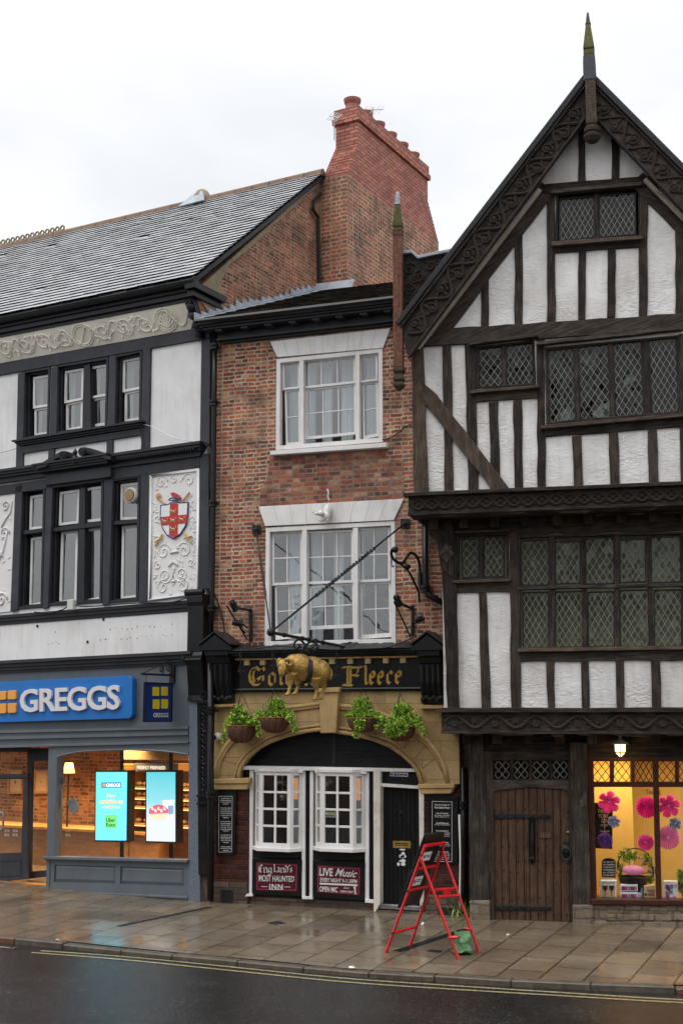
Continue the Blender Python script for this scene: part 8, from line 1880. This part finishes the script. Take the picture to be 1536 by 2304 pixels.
def basket(x, y, rw, rh, o, blobs, trail, label, hang):
    """wire basket lined with coir; x,y = centre of the rim in the Z7 zoom"""
    c = f1(B, 'Z7', x, y, o); px = (f1(B, 'Z7', x + 50, y, o) - f1(B, 'Z7', x - 50, y, o)).length / 100; r, h = rw * px, rh * px
    t_ = thing('hanging_basket', label, 'hanging basket', B, c - Vector((0, 0, h)), 'hanging baskets on the stone arch')
    mb = MB(); prof = [(r * math.sin(min(1.45, .18 + k / 8 * 1.35)), -h * math.cos(k / 8 * 1.5708)) for k in range(9)]; mb.lathe(c, [(0.001, -h)] + prof + [(r * .9, -.01), (r * .85, -.06)], 28); 
    for i, v in enumerate(mb.v):
        a = math.atan2(v.y - c.y, v.x - c.x); f = 1 + .03 * math.sin(a * 14); v.x = c.x + (v.x - c.x) * f; v.y = c.y + (v.y - c.y) * f
    part('liner', t_, mb, 'coir', smooth=True)
    mb = MB()
    for k in range(14): a = k / 14 * 6.283; mb.tube([c + Vector((pr * 1.02 * math.cos(a), pr * 1.02 * math.sin(a), pz - .004)) for pr, pz in prof], .0055, 4)
    mb.tube([c + Vector((r * math.cos(k / 24 * 6.283), r * math.sin(k / 24 * 6.283), 0)) for k in range(25)], .009, 5); part('wire_frame', t_, mb, 'rust')
    mb = MB(); rnd = random.Random(int(x))
    for bx, by, rx, rz, n, *do in blobs: leaves(mb, f1(B, 'Z7', bx, by, o + (do[0] if do else 0)), (rx * px, min(rx * px, r * .9), rz * px), int(n * 1.6), .047, rnd=rnd)
    for pts in trail:
        P = smooth_line([f1(B, 'Z7', px_, py_, oo) for px_, py_, oo in pts], 5); mb.cur = 2; mb.tube(P, .006, 4)
        for p in P: leaves(mb, p, (.05, .05, .05), 15, .046, up=-.1, rnd=rnd)
    part('foliage', t_, mb, LEAFM, merge=False)
    hk = f1(B, 'Z7', *hang); mb = MB()
    mid = c.lerp(hk, .45)
    for k in range(3): a = k / 3 * 6.283 + .5; mb.tube([c + Vector((r * math.cos(a), r * math.sin(a), 0)), mid], .0045, 4)
    L_ = (hk - mid).length; n_ = int(L_ / .035)
    for k in range(n_): p = mid.lerp(hk, k / n_); e = Vector((.009, 0, 0)) if k % 2 else Vector((0, .009, 0)); q2 = mid.lerp(hk, (k + 1.3) / n_); mb.tube([p, p.lerp(q2, .5) + e, q2, p.lerp(q2, .5) - e, p], .0035, 4, cap=False)
    part('chain', t_, mb, 'iron')
    return t_
basket(255, 528, 78, 84, .42, [(248, 500, 80, 36, 420), (238, 460, 44, 48, 330), (270, 480, 40, 30, 160), (185, 525, 30, 34, 110)], [[(180, 530, .55), (165, 570, .6), (150, 612, .6)], [(300, 510, .6), (330, 500, .62), (345, 525, .6)]], 'leftmost hanging basket with feathery upright greenery above a ribbed brown bowl', (252, 118, .46))
basket(440, 482, 80, 76, .42, [(445, 460, 82, 34, 420), (448, 415, 50, 40, 330), (500, 470, 46, 40, 200), (360, 470, 34, 30, 140), (450, 500, 30, 30, 120)], [[(350, 480, .5), (340, 520, .56), (355, 580, .56)], [(520, 480, .6), (545, 515, .6), (560, 560, .6)]], 'second hanging basket from the left with trailing greenery near the white camera', (438, 118, .46))
basket(932, 486, 82, 72, .42, [(925, 465, 84, 32, 400), (925, 420, 56, 52, 440), (860, 472, 36, 22, 130), (1000, 478, 34, 34, 130), (915, 510, 34, 48, 300, .2)], [[(905, 520, .62), (895, 555, .62), (892, 585, .62)], [(1010, 475, .56), (1045, 488, .58), (1070, 515, .58)]], 'hanging basket just right of the keystone with a rounded leafy top', (928, 100, .46))
basket(1140, 535, 80, 72, .42, [(1150, 450, 62, 58, 480), (1120, 535, 66, 56, 700, .2), (1210, 500, 48, 36, 260), (1050, 510, 40, 26, 160), (1090, 560, 40, 36, 300, .22)], [[(1200, 500, .6), (1245, 530, .6), (1275, 575, .6)], [(1040, 505, .56), (1020, 520, .58), (1010, 530, .56)]], 'rightmost hanging basket almost hidden by bright green bushy leaves', (1135, 112, .46))
def plant(name, label, cat, fr, blobs, z, o, base, n_st=6, size=.05, mats=LEAFM):
    c0 = f1(fr, z, *base, o); t_ = thing(name, label, cat, fr, c0); rnd = random.Random(int(base[0])); mb = MB(); st = MB()
    px = (f1(fr, z, base[0] + 50, base[1], o) - f1(fr, z, base[0] - 50, base[1], o)).length / 100
    for bx, by, rx, rz, n in blobs: p = f1(fr, z, bx, by, o); leaves(mb, p, (rx * px, rx * px * .7, rz * px), n, size, rnd=rnd); st.tube([c0, c0.lerp(p, .5) + Vector((0, -.02, .02)), p], .006, 4)
    part('foliage', t_, mb, mats, merge=False); part('stem', t_, st, 'leaf_dark'); return t_, px
pt, px_ = plant('potted_plant', 'mixed green arrangement behind the pink paper ball', 'plant', T, [(1170, 930, 58, 46, 260), (1130, 1010, 26, 60, 120), (1300, 960, 36, 44, 150), (1330, 1040, 26, 60, 160), (1225, 930, 40, 30, 90), (1320, 1090, 28, 24, 80)], 'R4', -.55, (1212, 1070), size=.045)
mb = MB(); rnd = random.Random(3)
for x, y in ((1248, 935), (1280, 965), (1325, 1020), (1135, 985), (1120, 1030), (1318, 1058), (1210, 985), (1160, 905)): leaves(mb, f1(T, 'R4', x, y, -.42), (.03, .03, .03), 12, .035, rnd=rnd)
part('blossoms', pt, mb, ['kraft', 'light_pink', 'paper_white'], merge=False)
plant('potted_plant', 'leafy green plant at the right edge of the gift shop window', 'plant', T, [(1520, 1050, 30, 30, 120), (1512, 1120, 26, 50, 150), (1545, 1090, 30, 60, 150)], 'R4', -.3, (1530, 1200))
# weeds at the foot of the oak post
wp = ground(1047, 2062); wl = W0.loc(wp); t_ = thing('weed', 'green weeds growing in the corner by the oak post foot', 'weed', W0, wp); mb = MB(); rnd = random.Random(8)
for k in range(46):
    a = rnd.uniform(0, 6.28); l = rnd.uniform(.12, .42); d = Vector((math.cos(a) * .5, math.sin(a) * .5, 1)).normalized(); b0 = wp + Vector((rnd.gauss(0, .08), rnd.gauss(0, .05), 0)); tip = b0 + d * l + Vector((math.cos(a), math.sin(a), -.3)) * l * .25; s_ = Vector((-math.sin(a), math.cos(a), 0)) * .012; mb.cur = rnd.choice((0, 0, 1, 2)); m_ = b0.lerp(tip, .5) + Vector((0, 0, .03)); mb.face([b0 - s_ * .5, m_ - s_, tip, m_ + s_, b0 + s_ * .5])
part('blades', t_, mb, LEAFM, merge=False)
# ================================================================ IRONWORK AND THE GOLDEN RAM
def wpt(z, x, y, o): return f1(B, z, x, y, o)
bk = thing('sign_bracket', 'long black iron sign pole with twisted stay rods holding the golden ram', 'bracket', B, wpt('Z6', 890, 915, .3))
root_ = wpt('Z6', 890, 915, .02); 
# pole end: 3 m out from the wall, same height
tip = None; best = 9e9
for k in range(60):
    o = 2.0 + k * .03; p = wpt('Z6', 432, 826, o); e = abs(p.x - root_.x)
    if e < best: best = e; tip = p
mb = MB(); mb.tube([root_, tip], .025, 8); mb.ball(tip, .06, 10, 7); mb.lathe(root_ + Vector((0, -.02, 0)), [(.1, 0), (.1, .02)], 10, 'y')
for f in (.38, .47, .56, .64, .85): p = root_.lerp(tip, f); mb.tube([p + Vector((0, -.03, 0)), p + Vector((0, .03, 0))], .036, 8)
part('pole', bk, mb, 'gloss_black')
def twisted(a, b2, r, turns):
    mb = MB(); n_ = turns * 6; d = (b2 - a).normalized(); s_ = d.cross(Vector((0, 0, 1))).normalized(); u_ = s_.cross(d)
    for ph in (0, 3.1416):
        P = []
        for k in range(n_ + 1):
            f = k / n_; tw = r * .75 if .3 < f < .75 else 0; an = f * turns * 6.2832 + ph; P.append(a.lerp(b2, f) + (s_ * math.cos(an) + u_ * math.sin(an)) * tw)
        mb.tube(P, r * .8, 5)
    return mb
pr = wpt('Z6', 1202, 200, .04); pl_ = wpt('Z6', 350, 236, .04)
part('stay_rod', bk, twisted(tip, pr, .021, 22), 'gloss_black'); part('stay_rod', bk, twisted(tip, pl_, .015, 20), 'gloss_black')
for c in ((1178, 172, 1230, 172, 1230, 226, 1178, 226), (325, 208, 372, 208, 372, 260, 325, 260)):
    mb = MB(); quad(mb, B, 'Z6', c, .03, .03); p = wpt('Z6', (c[0] + c[2]) / 2, (c[1] + c[5]) / 2, .05); mb.ball(p, .04, 8, 6); part('wall_plate', bk, mb, 'iron', .004)
# ram hung under the pole
ro = None; best = 9e9
for k in range(80):
    o = 1.0 + k * .02; p = wpt('R7', 830, 190, o); e = abs(p.x - root_.x)
    if e < best: best = e; ro = o
RQ = lambda x, y, do=0: wpt('R7', x, y, ro + do)
pxm = (RQ(900, 700) - RQ(800, 700)).length / 100
# body axis: nose to the left and out towards the street
ya = R(38)
Rf = Matrix.Rotation(ya, 4, 'Z')         # ram's own frame: +X tail, -X head, before turning
bc = RQ(800, 850)
tiltM = Matrix.Rotation(R(3), 4, 'Y')
def rv(x, y, z): return bc + (Rf @ tiltM @ Vector((x, y, z)))
def rad(d): return d
LEN = 1.0
S = .0095 * 1.0 * (pxm / .0008) if False else pxm
def rp(px, py, y=0):
    """zoom R7 pixel -> ram frame point (side view), y = across the body"""
    cxx = (px - 800) * pxm / math.cos(ya) * .86; czz = -(py - 850) * pxm
    return rv(cxx, y, czz)
ells = []
def el(px, py, y, rx, ry, rz): ells.append(('e', rp(px, py, y), (rx, ry, rz)))
class EM(MB): pass
def ram_mesh():
    mb = MB()
    def ball(px, py, y, rx, ry, rz):
        i = len(mb.v); mb.ball((0, 0, 0), 1, 18, 12, (rx * pxm, ry * pxm, rz * pxm)); c = rp(px, py, y * pxm)
        for k in range(i, len(mb.v)): mb.v[k] = c + (Rf @ tiltM @ mb.v[k])
    def limb(pts, rs): mb.tube([rp(px, py, y * pxm) for px, py, y in pts], [r_ * pxm for r_ in rs], 10)
    ball(720, 770, 0, 300, 215, 250); ball(940, 800, 0, 300, 205, 245); ball(1090, 850, 0, 250, 205, 245); ball(610, 740, 0, 215, 170, 205); ball(840, 900, 0, 360, 170, 160)
    limb([(600, 720, 0), (470, 760, -40), (400, 800, -70)], [160, 135, 105])
    ball(395, 775, -90, 145, 110, 125); limb([(385, 820, -110), (355, 900, -140), (355, 965, -150)], [112, 86, 62]); ball(352, 960, -150, 62, 60, 46)
    # legs: thigh, knee, shank, hoof
    limb([(560, 930, -105), (545, 1060, -110), (525, 1200, -110), (510, 1300, -115), (490, 1340, -120)], [105, 60, 36, 36, 44]); 
    limb([(690, 960, 105), (730, 1080, 105), (735, 1190, 105), (705, 1270, 100), (680, 1315, 95)], [105, 62, 37, 36, 44])
    limb([(1000, 1000, -110), (1010, 1120, -110), (1040, 1210, -110), (1025, 1330, -110), (1010, 1400, -115)], [130, 78, 42, 38, 46])
    limb([(1180, 980, 105), (1215, 1090, 105), (1235, 1180, 105), (1210, 1300, 105), (1190, 1375, 100)], [130, 78, 42, 38, 46])
    ball(475, 1350, -125, 50, 42, 24); ball(665, 1325, 90, 50, 42, 24); ball(995, 1412, -118, 50, 42, 24); ball(1175, 1388, 98, 50, 42, 24)
    ball(1320, 900, 0, 40, 50, 120)
    return mb
def fuse(mb, voxel, sm):
    me = bpy.data.meshes.new('body'); me.from_pydata(mb.v, [], mb.f); bm = bmesh.new(); bm.from_mesh(me); bmesh.ops.remove_doubles(bm, verts=bm.verts, dist=1e-6); bmesh.ops.recalc_face_normals(bm, faces=bm.faces); bm.to_mesh(me); bm.free()
    o = bpy.data.objects.new('body', me); COL.objects.link(o); md = o.modifiers.new('r', 'REMESH'); md.mode = 'VOXEL'; md.voxel_size = voxel; ms = o.modifiers.new('s', 'SMOOTH'); ms.factor = .5; ms.iterations = sm
    dg = bpy.context.evaluated_depsgraph_get(); dg.update(); m2 = bpy.data.meshes.new_from_object(o.evaluated_get(dg)); bpy.data.objects.remove(o); bpy.data.meshes.remove(me)
    out = MB(); out.mesh([v.co.copy() for v in m2.vertices], [list(p.vertices) for p in m2.polygons]); bpy.data.meshes.remove(m2); return out
ram = thing('golden_ram', 'golden ram figure hanging from the iron pole in front of the pub sign', 'ram figure', B, rp(840, 1400, 0))
rm = fuse(ram_mesh(), .009, 4)
for v in rm.v:                              # fleece curls on the body, smooth on face and legs
    zrel = (v - bc).z
    if zrel > -.13 * 1 and (v - rp(360, 880, -120 * pxm)).length > .14:
        n1_ = noise.noise(v * 26); d = (v - bc).normalized(); v += d * (.004 * n1_ + .004 * noise.noise(v * 52))
part('body', ram, rm, 'ram_gold', smooth=True)
def rtube(mb, pts, rs, n=8): mb.tube([rp(a, b2, c * pxm) for a, b2, c in pts], [r_ * pxm for r_ in rs] if isinstance(rs, list) else rs * pxm, n)
mb = MB(); rtube(mb, [(400, 690, -150), (450, 660, -190), (500, 690, -210), (500, 760, -210), (455, 790, -215), (415, 760, -220), (430, 715, -225)], [42, 44, 42, 38, 32, 24, 12]); part('horn', ram, mb, 'ram_gold', smooth=True)
mb = MB(); rtube(mb, [(385, 690, 10), (330, 665, 30), (295, 710, 45), (308, 775, 45)], [38, 38, 30, 14]); part('horn', ram, mb, 'ram_gold', smooth=True)
mb = MB(); mb.ball(rp(345, 838, -190 * .97 * pxm), 14 * pxm, 8, 6); mb.ball(rp(318, 838, -60 * pxm), 14 * pxm, 8, 6); part('eye', ram, mb, 'brown_gloss')
mb = MB(); 
for i, r_ in enumerate((1.0,)):
    P = []
    for k in range(33):
        a = k / 32 * 6.2832; P.append((880 + 8 * math.sin(a), 840 - 268 * math.cos(a), 228 * math.sin(a)))
    n_ = len(P); W_ = 44
    for k in range(n_ - 1):
        a, b2 = P[k], P[k + 1]; V = [rp(a[0] - W_, a[1], a[2] * pxm), rp(a[0] + W_, a[1], a[2] * pxm), rp(b2[0] + W_, b2[1], b2[2] * pxm), rp(b2[0] - W_, b2[1], b2[2] * pxm)]; mb.face(V)
part('strap', ram, mb, 'iron', smooth=True)
mb = MB()
top_ = rp(860, 580, 0); a0, a1 = root_.lerp(tip, .49), root_.lerp(tip, .66)
bar = lambda f: root_.lerp(tip, f)
dirv = (tip - root_).normalized()
cb = bar(.575)
def sc2(dx, dz): return cb + dirv * (-dx) + Vector((0, 0, -dz))
for P in ([(905, 500), (860, 370), (820, 290), (760, 215), (690, 188), (615, 230), (592, 315), (640, 378), (700, 352), (712, 300), (672, 282)], [(770, 480), (800, 400), (840, 320), (920, 245), (1000, 225), (1070, 262), (1100, 340), (1062, 402), (995, 402), (972, 365), (1005, 345)]): mb.tube(smooth_line([RQ(x, y, .02 if P[0][0] > 800 else 0) for x, y in P], 4), .017, 6)
for x, y in ((700, 160), (1000, 210)): mb.tube([RQ(x, y - 45), RQ(x, y + 45)], .042, 6)
mb.tube([RQ(850, 320), RQ(850, 600)], .02, 6)
part('scrollwork', ram, mb, 'gloss_black', smooth=True)
# scrolled empty hanging bracket right of the window
sb_ = thing('scroll_bracket', 'empty black scrolled iron bracket beside the lower pub window', 'bracket', B, wpt('Z6', 1290, 650, .05)); mb = MB()
A = lambda x, y, o: wpt('Z6', x, y, o)
P = smooth_line([A(1292, 560, .06), A(1290, 450, .08), A(1272, 390, .2), A(1238, 368, .3), A(1212, 398, .42), A(1185, 430, .55), A(1150, 415, .68), A(1128, 385, .72), A(1130, 352, .74), A(1148, 350, .72)], 5); mb.tube(P, .024, 6); mb.ball(P[-1], .055, 10, 7)
mb.tube(smooth_line([A(1180, 432, .55), A(1225, 475, .35), A(1262, 545, .15), A(1284, 600, .07), A(1287, 655, .05)], 5), .02, 6); mb.ball(A(1220, 448, .38), .055, 8, 6, (1, 1, .8)); mb.tube(smooth_line([A(1212, 398, .42), A(1205, 430, .40), A(1225, 445, .38)], 4), .018, 5)
mb.tube(smooth_line([A(1130, 395, .72), A(1128, 430, .72), A(1134, 450, .72), A(1142, 440, .72)], 4), .01, 5); quad(mb, B, 'Z6', (1280, 480, 1300, 480, 1300, 560, 1280, 560), .05, .04); part('scroll', sb_, mb, 'gloss_black', smooth=False)
# floodlights on arms
def A_(p): return A(*(p[1:] if p[0] == 'Z6' else p))
def flood(pts_arm, lamps, stays, plate_, label):
    t_ = thing('floodlight_arm', label, 'floodlight', B, A_(plate_[2]), 'floodlight arms above the pub signboard'); mb = MB()
    for P in pts_arm: mb.tube([A_(p) for p in P], .024, 6)
    part('arm', t_, mb, 'gloss_black'); mb = MB()
    for P in stays: mb.tube([A_(p) for p in P], .014, 5)
    part('stay', t_, mb, 'iron'); mb = MB(); mb.tube([A_(p) for p in plate_], .03, 6); part('wall_plate', t_, mb, 'gloss_black')
    for (c, d, r_) in lamps:
        a, b2 = A_(c), A_(d); mb = MB(); mb.tube([a, a.lerp(b2, .15), a.lerp(b2, .8), b2], [r_ * .7, r_, r_, r_ * 1.15], 10); part('lamp', t_, mb, 'dark_plastic')
flood([[('Z6', 320, 700, .06), ('Z6', 255, 690, .35), ('Z6', 205, 655, .6)]], [(('Z6', 205, 645, .62), ('Z6', 235, 700, .52), .06), (('Z6', 212, 768, .5), ('Z6', 268, 778, .4), .055)], [[('Z6', 180, 672, .65), ('Z6', 232, 760, .45), ('Z6', 298, 868, .08)], [('Z6', 268, 778, .4), ('Z6', 300, 800, .2)], [('Z6', 232, 760, .45), ('Z6', 285, 830, .15)]], [('Z6', 316, 690, .04), ('Z6', 318, 800, .04), ('Z6', 316, 885, .04)], 'black floodlight arm on the brick left of the lower pub window')
flood([[('Z6', 1246, 690, .06), ('Z6', 1195, 668, .3), ('Z6', 1160, 640, .5)]], [(('Z6', 1152, 612, .55), ('Z6', 1172, 672, .45), .055), (('Z6', 1262, 760, .35), ('Z6', 1308, 745, .25), .05)], [[('Z6', 1142, 650, .55), ('Z6', 1190, 750, .3), ('Z6', 1236, 850, .08)], [('Z6', 1250, 768, .1), ('Z6', 1300, 748, .3), ('Z6', 1318, 775, .3)]], [('Z6', 1248, 672, .04), ('Z6', 1250, 760, .04), ('Z6', 1246, 845, .04)], 'black floodlight arm on the brick right of the lower pub window')
# loose wires and hooks along the signboard
for k, (x, y0, y1) in enumerate(((248, 118, 240), (783, 112, 262), (432, 118, 210))):
    mb = MB(); P = smooth_line([f1(B, 'Z7', x + random.uniform(-6, 6), y0 + (y1 - y0) * j / 6, .46) for j in range(7)], 4); mb.tube(P, .009, 5); p = P[-1]; mb.tube([p + Vector((-.06, 0, .05)), p + Vector((.06, 0, .05))], .007, 4); single('hanging_chain', ('short dark chain left of the gilt letter G', 'short dark chain between the two gilt words', 'short dark chain in front of the first gilt word')[k], 'chain', B, mb, 'iron', P[0], group='loose chains on the signboard')
# white animal figure on the lower lintel, with its tail on the brick above
cf_ = A(750, 145, .08); fg = thing('animal_figure', 'small white animal figure fixed to the middle of the lower lintel', 'figure', B, cf_)
mb = MB(); s_ = (A(800, 145, .08) - A(700, 145, .08)).length / 100
def fb(x, y, dy, rx, ry, rz): mb.ball(A(x, y, .08) + Vector((0, -dy, 0)), 1, 14, 9, (rx * s_, ry * s_, rz * s_))
fb(762, 130, .02, 22, 22, 38); fb(756, 160, .05, 24, 24, 26); fb(738, 148, .14, 20, 20, 17); fb(722, 154, .22, 11, 12, 9); fb(718, 136, .15, 7, 4, 7); fb(742, 130, .16, 7, 4, 7); fb(742, 186, .08, 8, 12, 10); fb(768, 184, .06, 7, 10, 9); fb(730, 187, .12, 6, 9, 5)
fgm = fuse(mb, .006, 3); part('body', fg, fgm, 'white_paint', smooth=True)
mb = MB(); mb.ball(A(714, 150, .08) + Vector((0, -.29, 0)), .012, 6, 4); mb.ball(A(730, 143, .08) + Vector((0, -.22, 0)), .008, 6, 4); part('nose_and_eye', fg, mb, 'brown_gloss')
mb = MB(); mb.tube(smooth_line([A(757, 2, .03), A(765, 20, .04), A(762, 45, .04), A(770, 66, .04)], 5), .014, 6); part('tail', fg, mb, 'white_paint', smooth=True)

# ================================================================ RED FOLDING FRAME WITH BLACK BOARDS, SAND BAG
def r8(x, y): return q('R8', x, y)[0]
gA, gB_, gC, gD = ground(*r8(262, 1555)), ground(*r8(560, 1470)), ground(*r8(1160, 1640)), ground(*r8(1412, 1545))
fm = thing('folding_sign_frame', 'red folding ladder style sign frame standing on the wet paving with black boards', 'sign frame', W0, (gA + gB_ + gC + gD) / 4)
def lift(gr, x, y, t_, ref=None):
    """point on the pixel ray above a plane through the feet line"""
    return None
# plane of the front ladder (A,B feet) leaning right, plane of the rear ladder (C,D) leaning left: the tops meet along a ridge
hT = 1.36
mid = (gA + gB_ + gC + gD) / 4
def ray_at_z(x, y, z): d = ray(x, y); return CAM + d * ((z - CAM.z) / d.z)
def ray_plane(x, y, a, b2, c): n_ = (b2 - a).cross(c - a).normalized(); return hit(x, y, a, n_)
# ridge ends: left end above the line A..C, right end above B..D, found on their pixel rays
def ridge(px, a, c):
    d = ray(*px); # closest point of the ray to the vertical plane through a..c
    v = (c - a); v.z = 0; nrm = Vector((v.y, -v.x, 0)).normalized(); return hit(px[0], px[1], a, nrm)
rl_ = ridge(r8(745, 235), gA, gC); rr_ = ridge(r8(985, 200), gB_, gD)
def bar_(mb, a, b2, w_=.023, t_=.022):
    mb.tube([a, b2], w_, 4)
mb = MB(); bar_(mb, gA, rl_); part('leg', fm, mb, 'red_paint', .004); mb = MB(); bar_(mb, gB_, rr_); part('leg', fm, mb, 'red_paint', .004)
hl, hr = rl_.lerp(gA, .075), rr_.lerp(gB_, .06)
cl = ray_plane(*r8(715, 350), gA, gC, rl_); cl = rl_.lerp(gA, .10) + Vector((0, -.04, 0)); dl_ = rr_.lerp(gB_, .08) + Vector((.02, -.03, 0))
mb = MB(); bar_(mb, gC, cl); part('leg', fm, mb, 'red_paint', .004); mb = MB(); bar_(mb, gD, dl_); part('leg', fm, mb, 'red_paint', .004)
mb = MB(); bar_(mb, rl_, rr_, .026); part('top_rail', fm, mb, 'red_paint', .004)
for f in (.22, .42, .815): mb = MB(); bar_(mb, rl_.lerp(gA, f), rr_.lerp(gB_, f), .021); part('rung', fm, mb, 'red_paint', .004)
for f in (.33, .40):
    a, b2 = cl.lerp(gC, f), dl_.lerp(gD, f + .045); mb = MB(); bar_(mb, a.lerp(b2, .1 if f < .36 else .16), b2, .024); part('rung', fm, mb, 'red_paint', .004)
a, b2 = cl.lerp(gC, .365), dl_.lerp(gD, .405); mb = MB(); c_ = a.lerp(b2, .55); d_ = (b2 - a).normalized(); mb.prism([c_ - d_ * .09 + Vector((0, -.02, -.05)), c_ + d_ * .09 + Vector((0, -.02, -.05)), c_ + d_ * .09 + Vector((0, -.02, .05)), c_ - d_ * .09 + Vector((0, -.02, .05))], .03); part('clamp', fm, mb, 'red_paint', .004)
for leg_, f in (((cl, gC), .79), ((dl_, gD), .78)):
    p = leg_[0].lerp(leg_[1], f); mb = MB(); e = Vector((.10 if leg_[1] is gC else -.10, 0, .01)); bar_(mb, p, p + e, .02); mb.ball(p + Vector((0, -.03, 0)), .025, 8, 5); part('foot_stub', fm, mb, 'red_paint')
mb = MB()
for p in (rl_.lerp(gA, .815), rl_.lerp(gA, .09), rr_.lerp(gB_, .07), rl_.lerp(gA, .42)): mb.ball(p + Vector((-.0, -.035, 0)), .018, 6, 4)
part('bolts', fm, mb, 'iron')
mb = MB()
for g_, tp in ((gA, rl_), (gB_, rr_), (gC, cl), (gD, dl_)): mb.tube([g_ + Vector((0, 0, -.005)), g_.lerp(tp, .03)], .028, 4)
part('rubber_feet', fm, mb, 'heraldic_red')
# black boards fixed across the front ladder (seen from behind)
fd_ = (gA - rl_); ax_ = (rr_ - rl_); ax_n = ax_.normalized(); fn = fd_.cross(ax_).normalized(); fn = -fn if fn.x > 0 else fn
def bq(f0, f1_, e0, e1, off): return [rl_ + fd_ * f0 + ax_ * e0 + fn * off, rl_ + fd_ * f0 + ax_ * e1 + fn * off, rl_ + fd_ * f1_ + ax_ * e1 + fn * off, rl_ + fd_ * f1_ + ax_ * e0 + fn * off]
def bboard(f0, f1_, e0, e1, label, tag_):
    t_ = thing('menu_board', label, 'board', W0, rl_ + fd_ * f1_, 'black boards on the red frame'); mb = MB(); mb.prism(bq(f0, f1_, e0, e1, .045), fn * .03); part('panel', t_, mb, 'dark_plastic', .006)
    mb = MB(); Q = bq(*tag_, .043); mb.prism(Q, -fn * .003); part('label_sheet', t_, mb, 'paper_white')
    mb = MB(); C_ = [bil(Q, .12, .3), bil(Q, .42, .3), bil(Q, .42, .72), bil(Q, .12, .72)]; C_ = [p - fn * .004 for p in C_]; mb.prism([bil(C_, 0, 0), bil(C_, .25, 0), bil(C_, .5, .6), bil(C_, .75, 0), bil(C_, 1, 0), bil(C_, .6, 1), bil(C_, .4, 1)], -fn * .002)
    for k in range(2): mb.prism([bil(Q, .48, .34 + k * .2) - fn * .004, bil(Q, .9, .34 + k * .2) - fn * .004, bil(Q, .9, .42 + k * .2) - fn * .004, bil(Q, .48, .42 + k * .2) - fn * .004], -fn * .002)
    part('printing', t_, mb, 'dark_plastic'); return t_
bboard(-.09, .235, .0, 1.0, 'upper black board on the red frame with a white label below its top rail', (.085, .165, .22, .66))
bboard(.245, .60, .0, 1.0, 'lower black board on the red frame with a white label and rounded corner', (.315, .40, .18, .66))
# green sand bag between the rear legs
sp1, sp2 = r8(1120, 1560), r8(1300, 1560)
sA = ground(*r8(1115, 1575)); sB = ground(*r8(1300, 1560)); c_ = (sA + sB) / 2; wd = (sB - sA); wl = wd.length; wd.normalize(); fwd = Vector((wd.y, -wd.x, 0))
mb = MB(); mt = Matrix(((wd.x, -fwd.x, 0, 0), (wd.y, -fwd.y, 0, 0), (0, 0, 1, 0), (0, 0, 0, 1)))
n1_, n2_ = 30, 34; hh = .29; wb = wl * .46; mb = MB(); V = []
for k in range(n2_ + 1):
    v_ = k / n2_ * 2 - 1
    for j in range(n1_):
        th = j / n1_ * 6.2832; ct_, st_ = math.cos(th), math.sin(th); e = abs(v_) ** 6
        x = wb * math.copysign(abs(ct_) ** .6, ct_) * (1 - .12 * math.cos(v_ * 2.6) * (1 - v_) * .5) * (1 - .08 * v_); y = .10 * math.copysign(abs(st_) ** .8, st_) * (1 - e) ** .5 * (1.25 - .45 * v_)
        w_ = Vector((x, y, 0)); z_ = (v_ + 1) * .5 * hh + .05 * e * (abs(ct_) - .5) * (1 if v_ > 0 else -.3)
        p = c_ + wd * x - fwd * y + Vector((0, 0, z_)); V.append(p + Vector((noise.noise(p * 9), noise.noise(p * 9 + Vector((5, 0, 0))), noise.noise(p * 7 + Vector((0, 9, 0))))) * .035 + Vector((noise.noise(p * 24), noise.noise(p * 24 + Vector((3, 0, 0))), 0)) * .014)
mb.mesh(V, [[k * n1_ + j, k * n1_ + (j + 1) % n1_, (k + 1) * n1_ + (j + 1) % n1_, (k + 1) * n1_ + j] for k in range(n2_) for j in range(n1_)] + [list(range(n1_)), [n2_ * n1_ + j for j in range(n1_)]])
for v in mb.v: v.z = max(v.z, gz(v.y) + .002)
sbm = mb
single('sand_bag', 'crumpled green sand bag leaning between the rear legs of the red frame', 'sand bag', W0, sbm, 'green_sack', smooth=True)
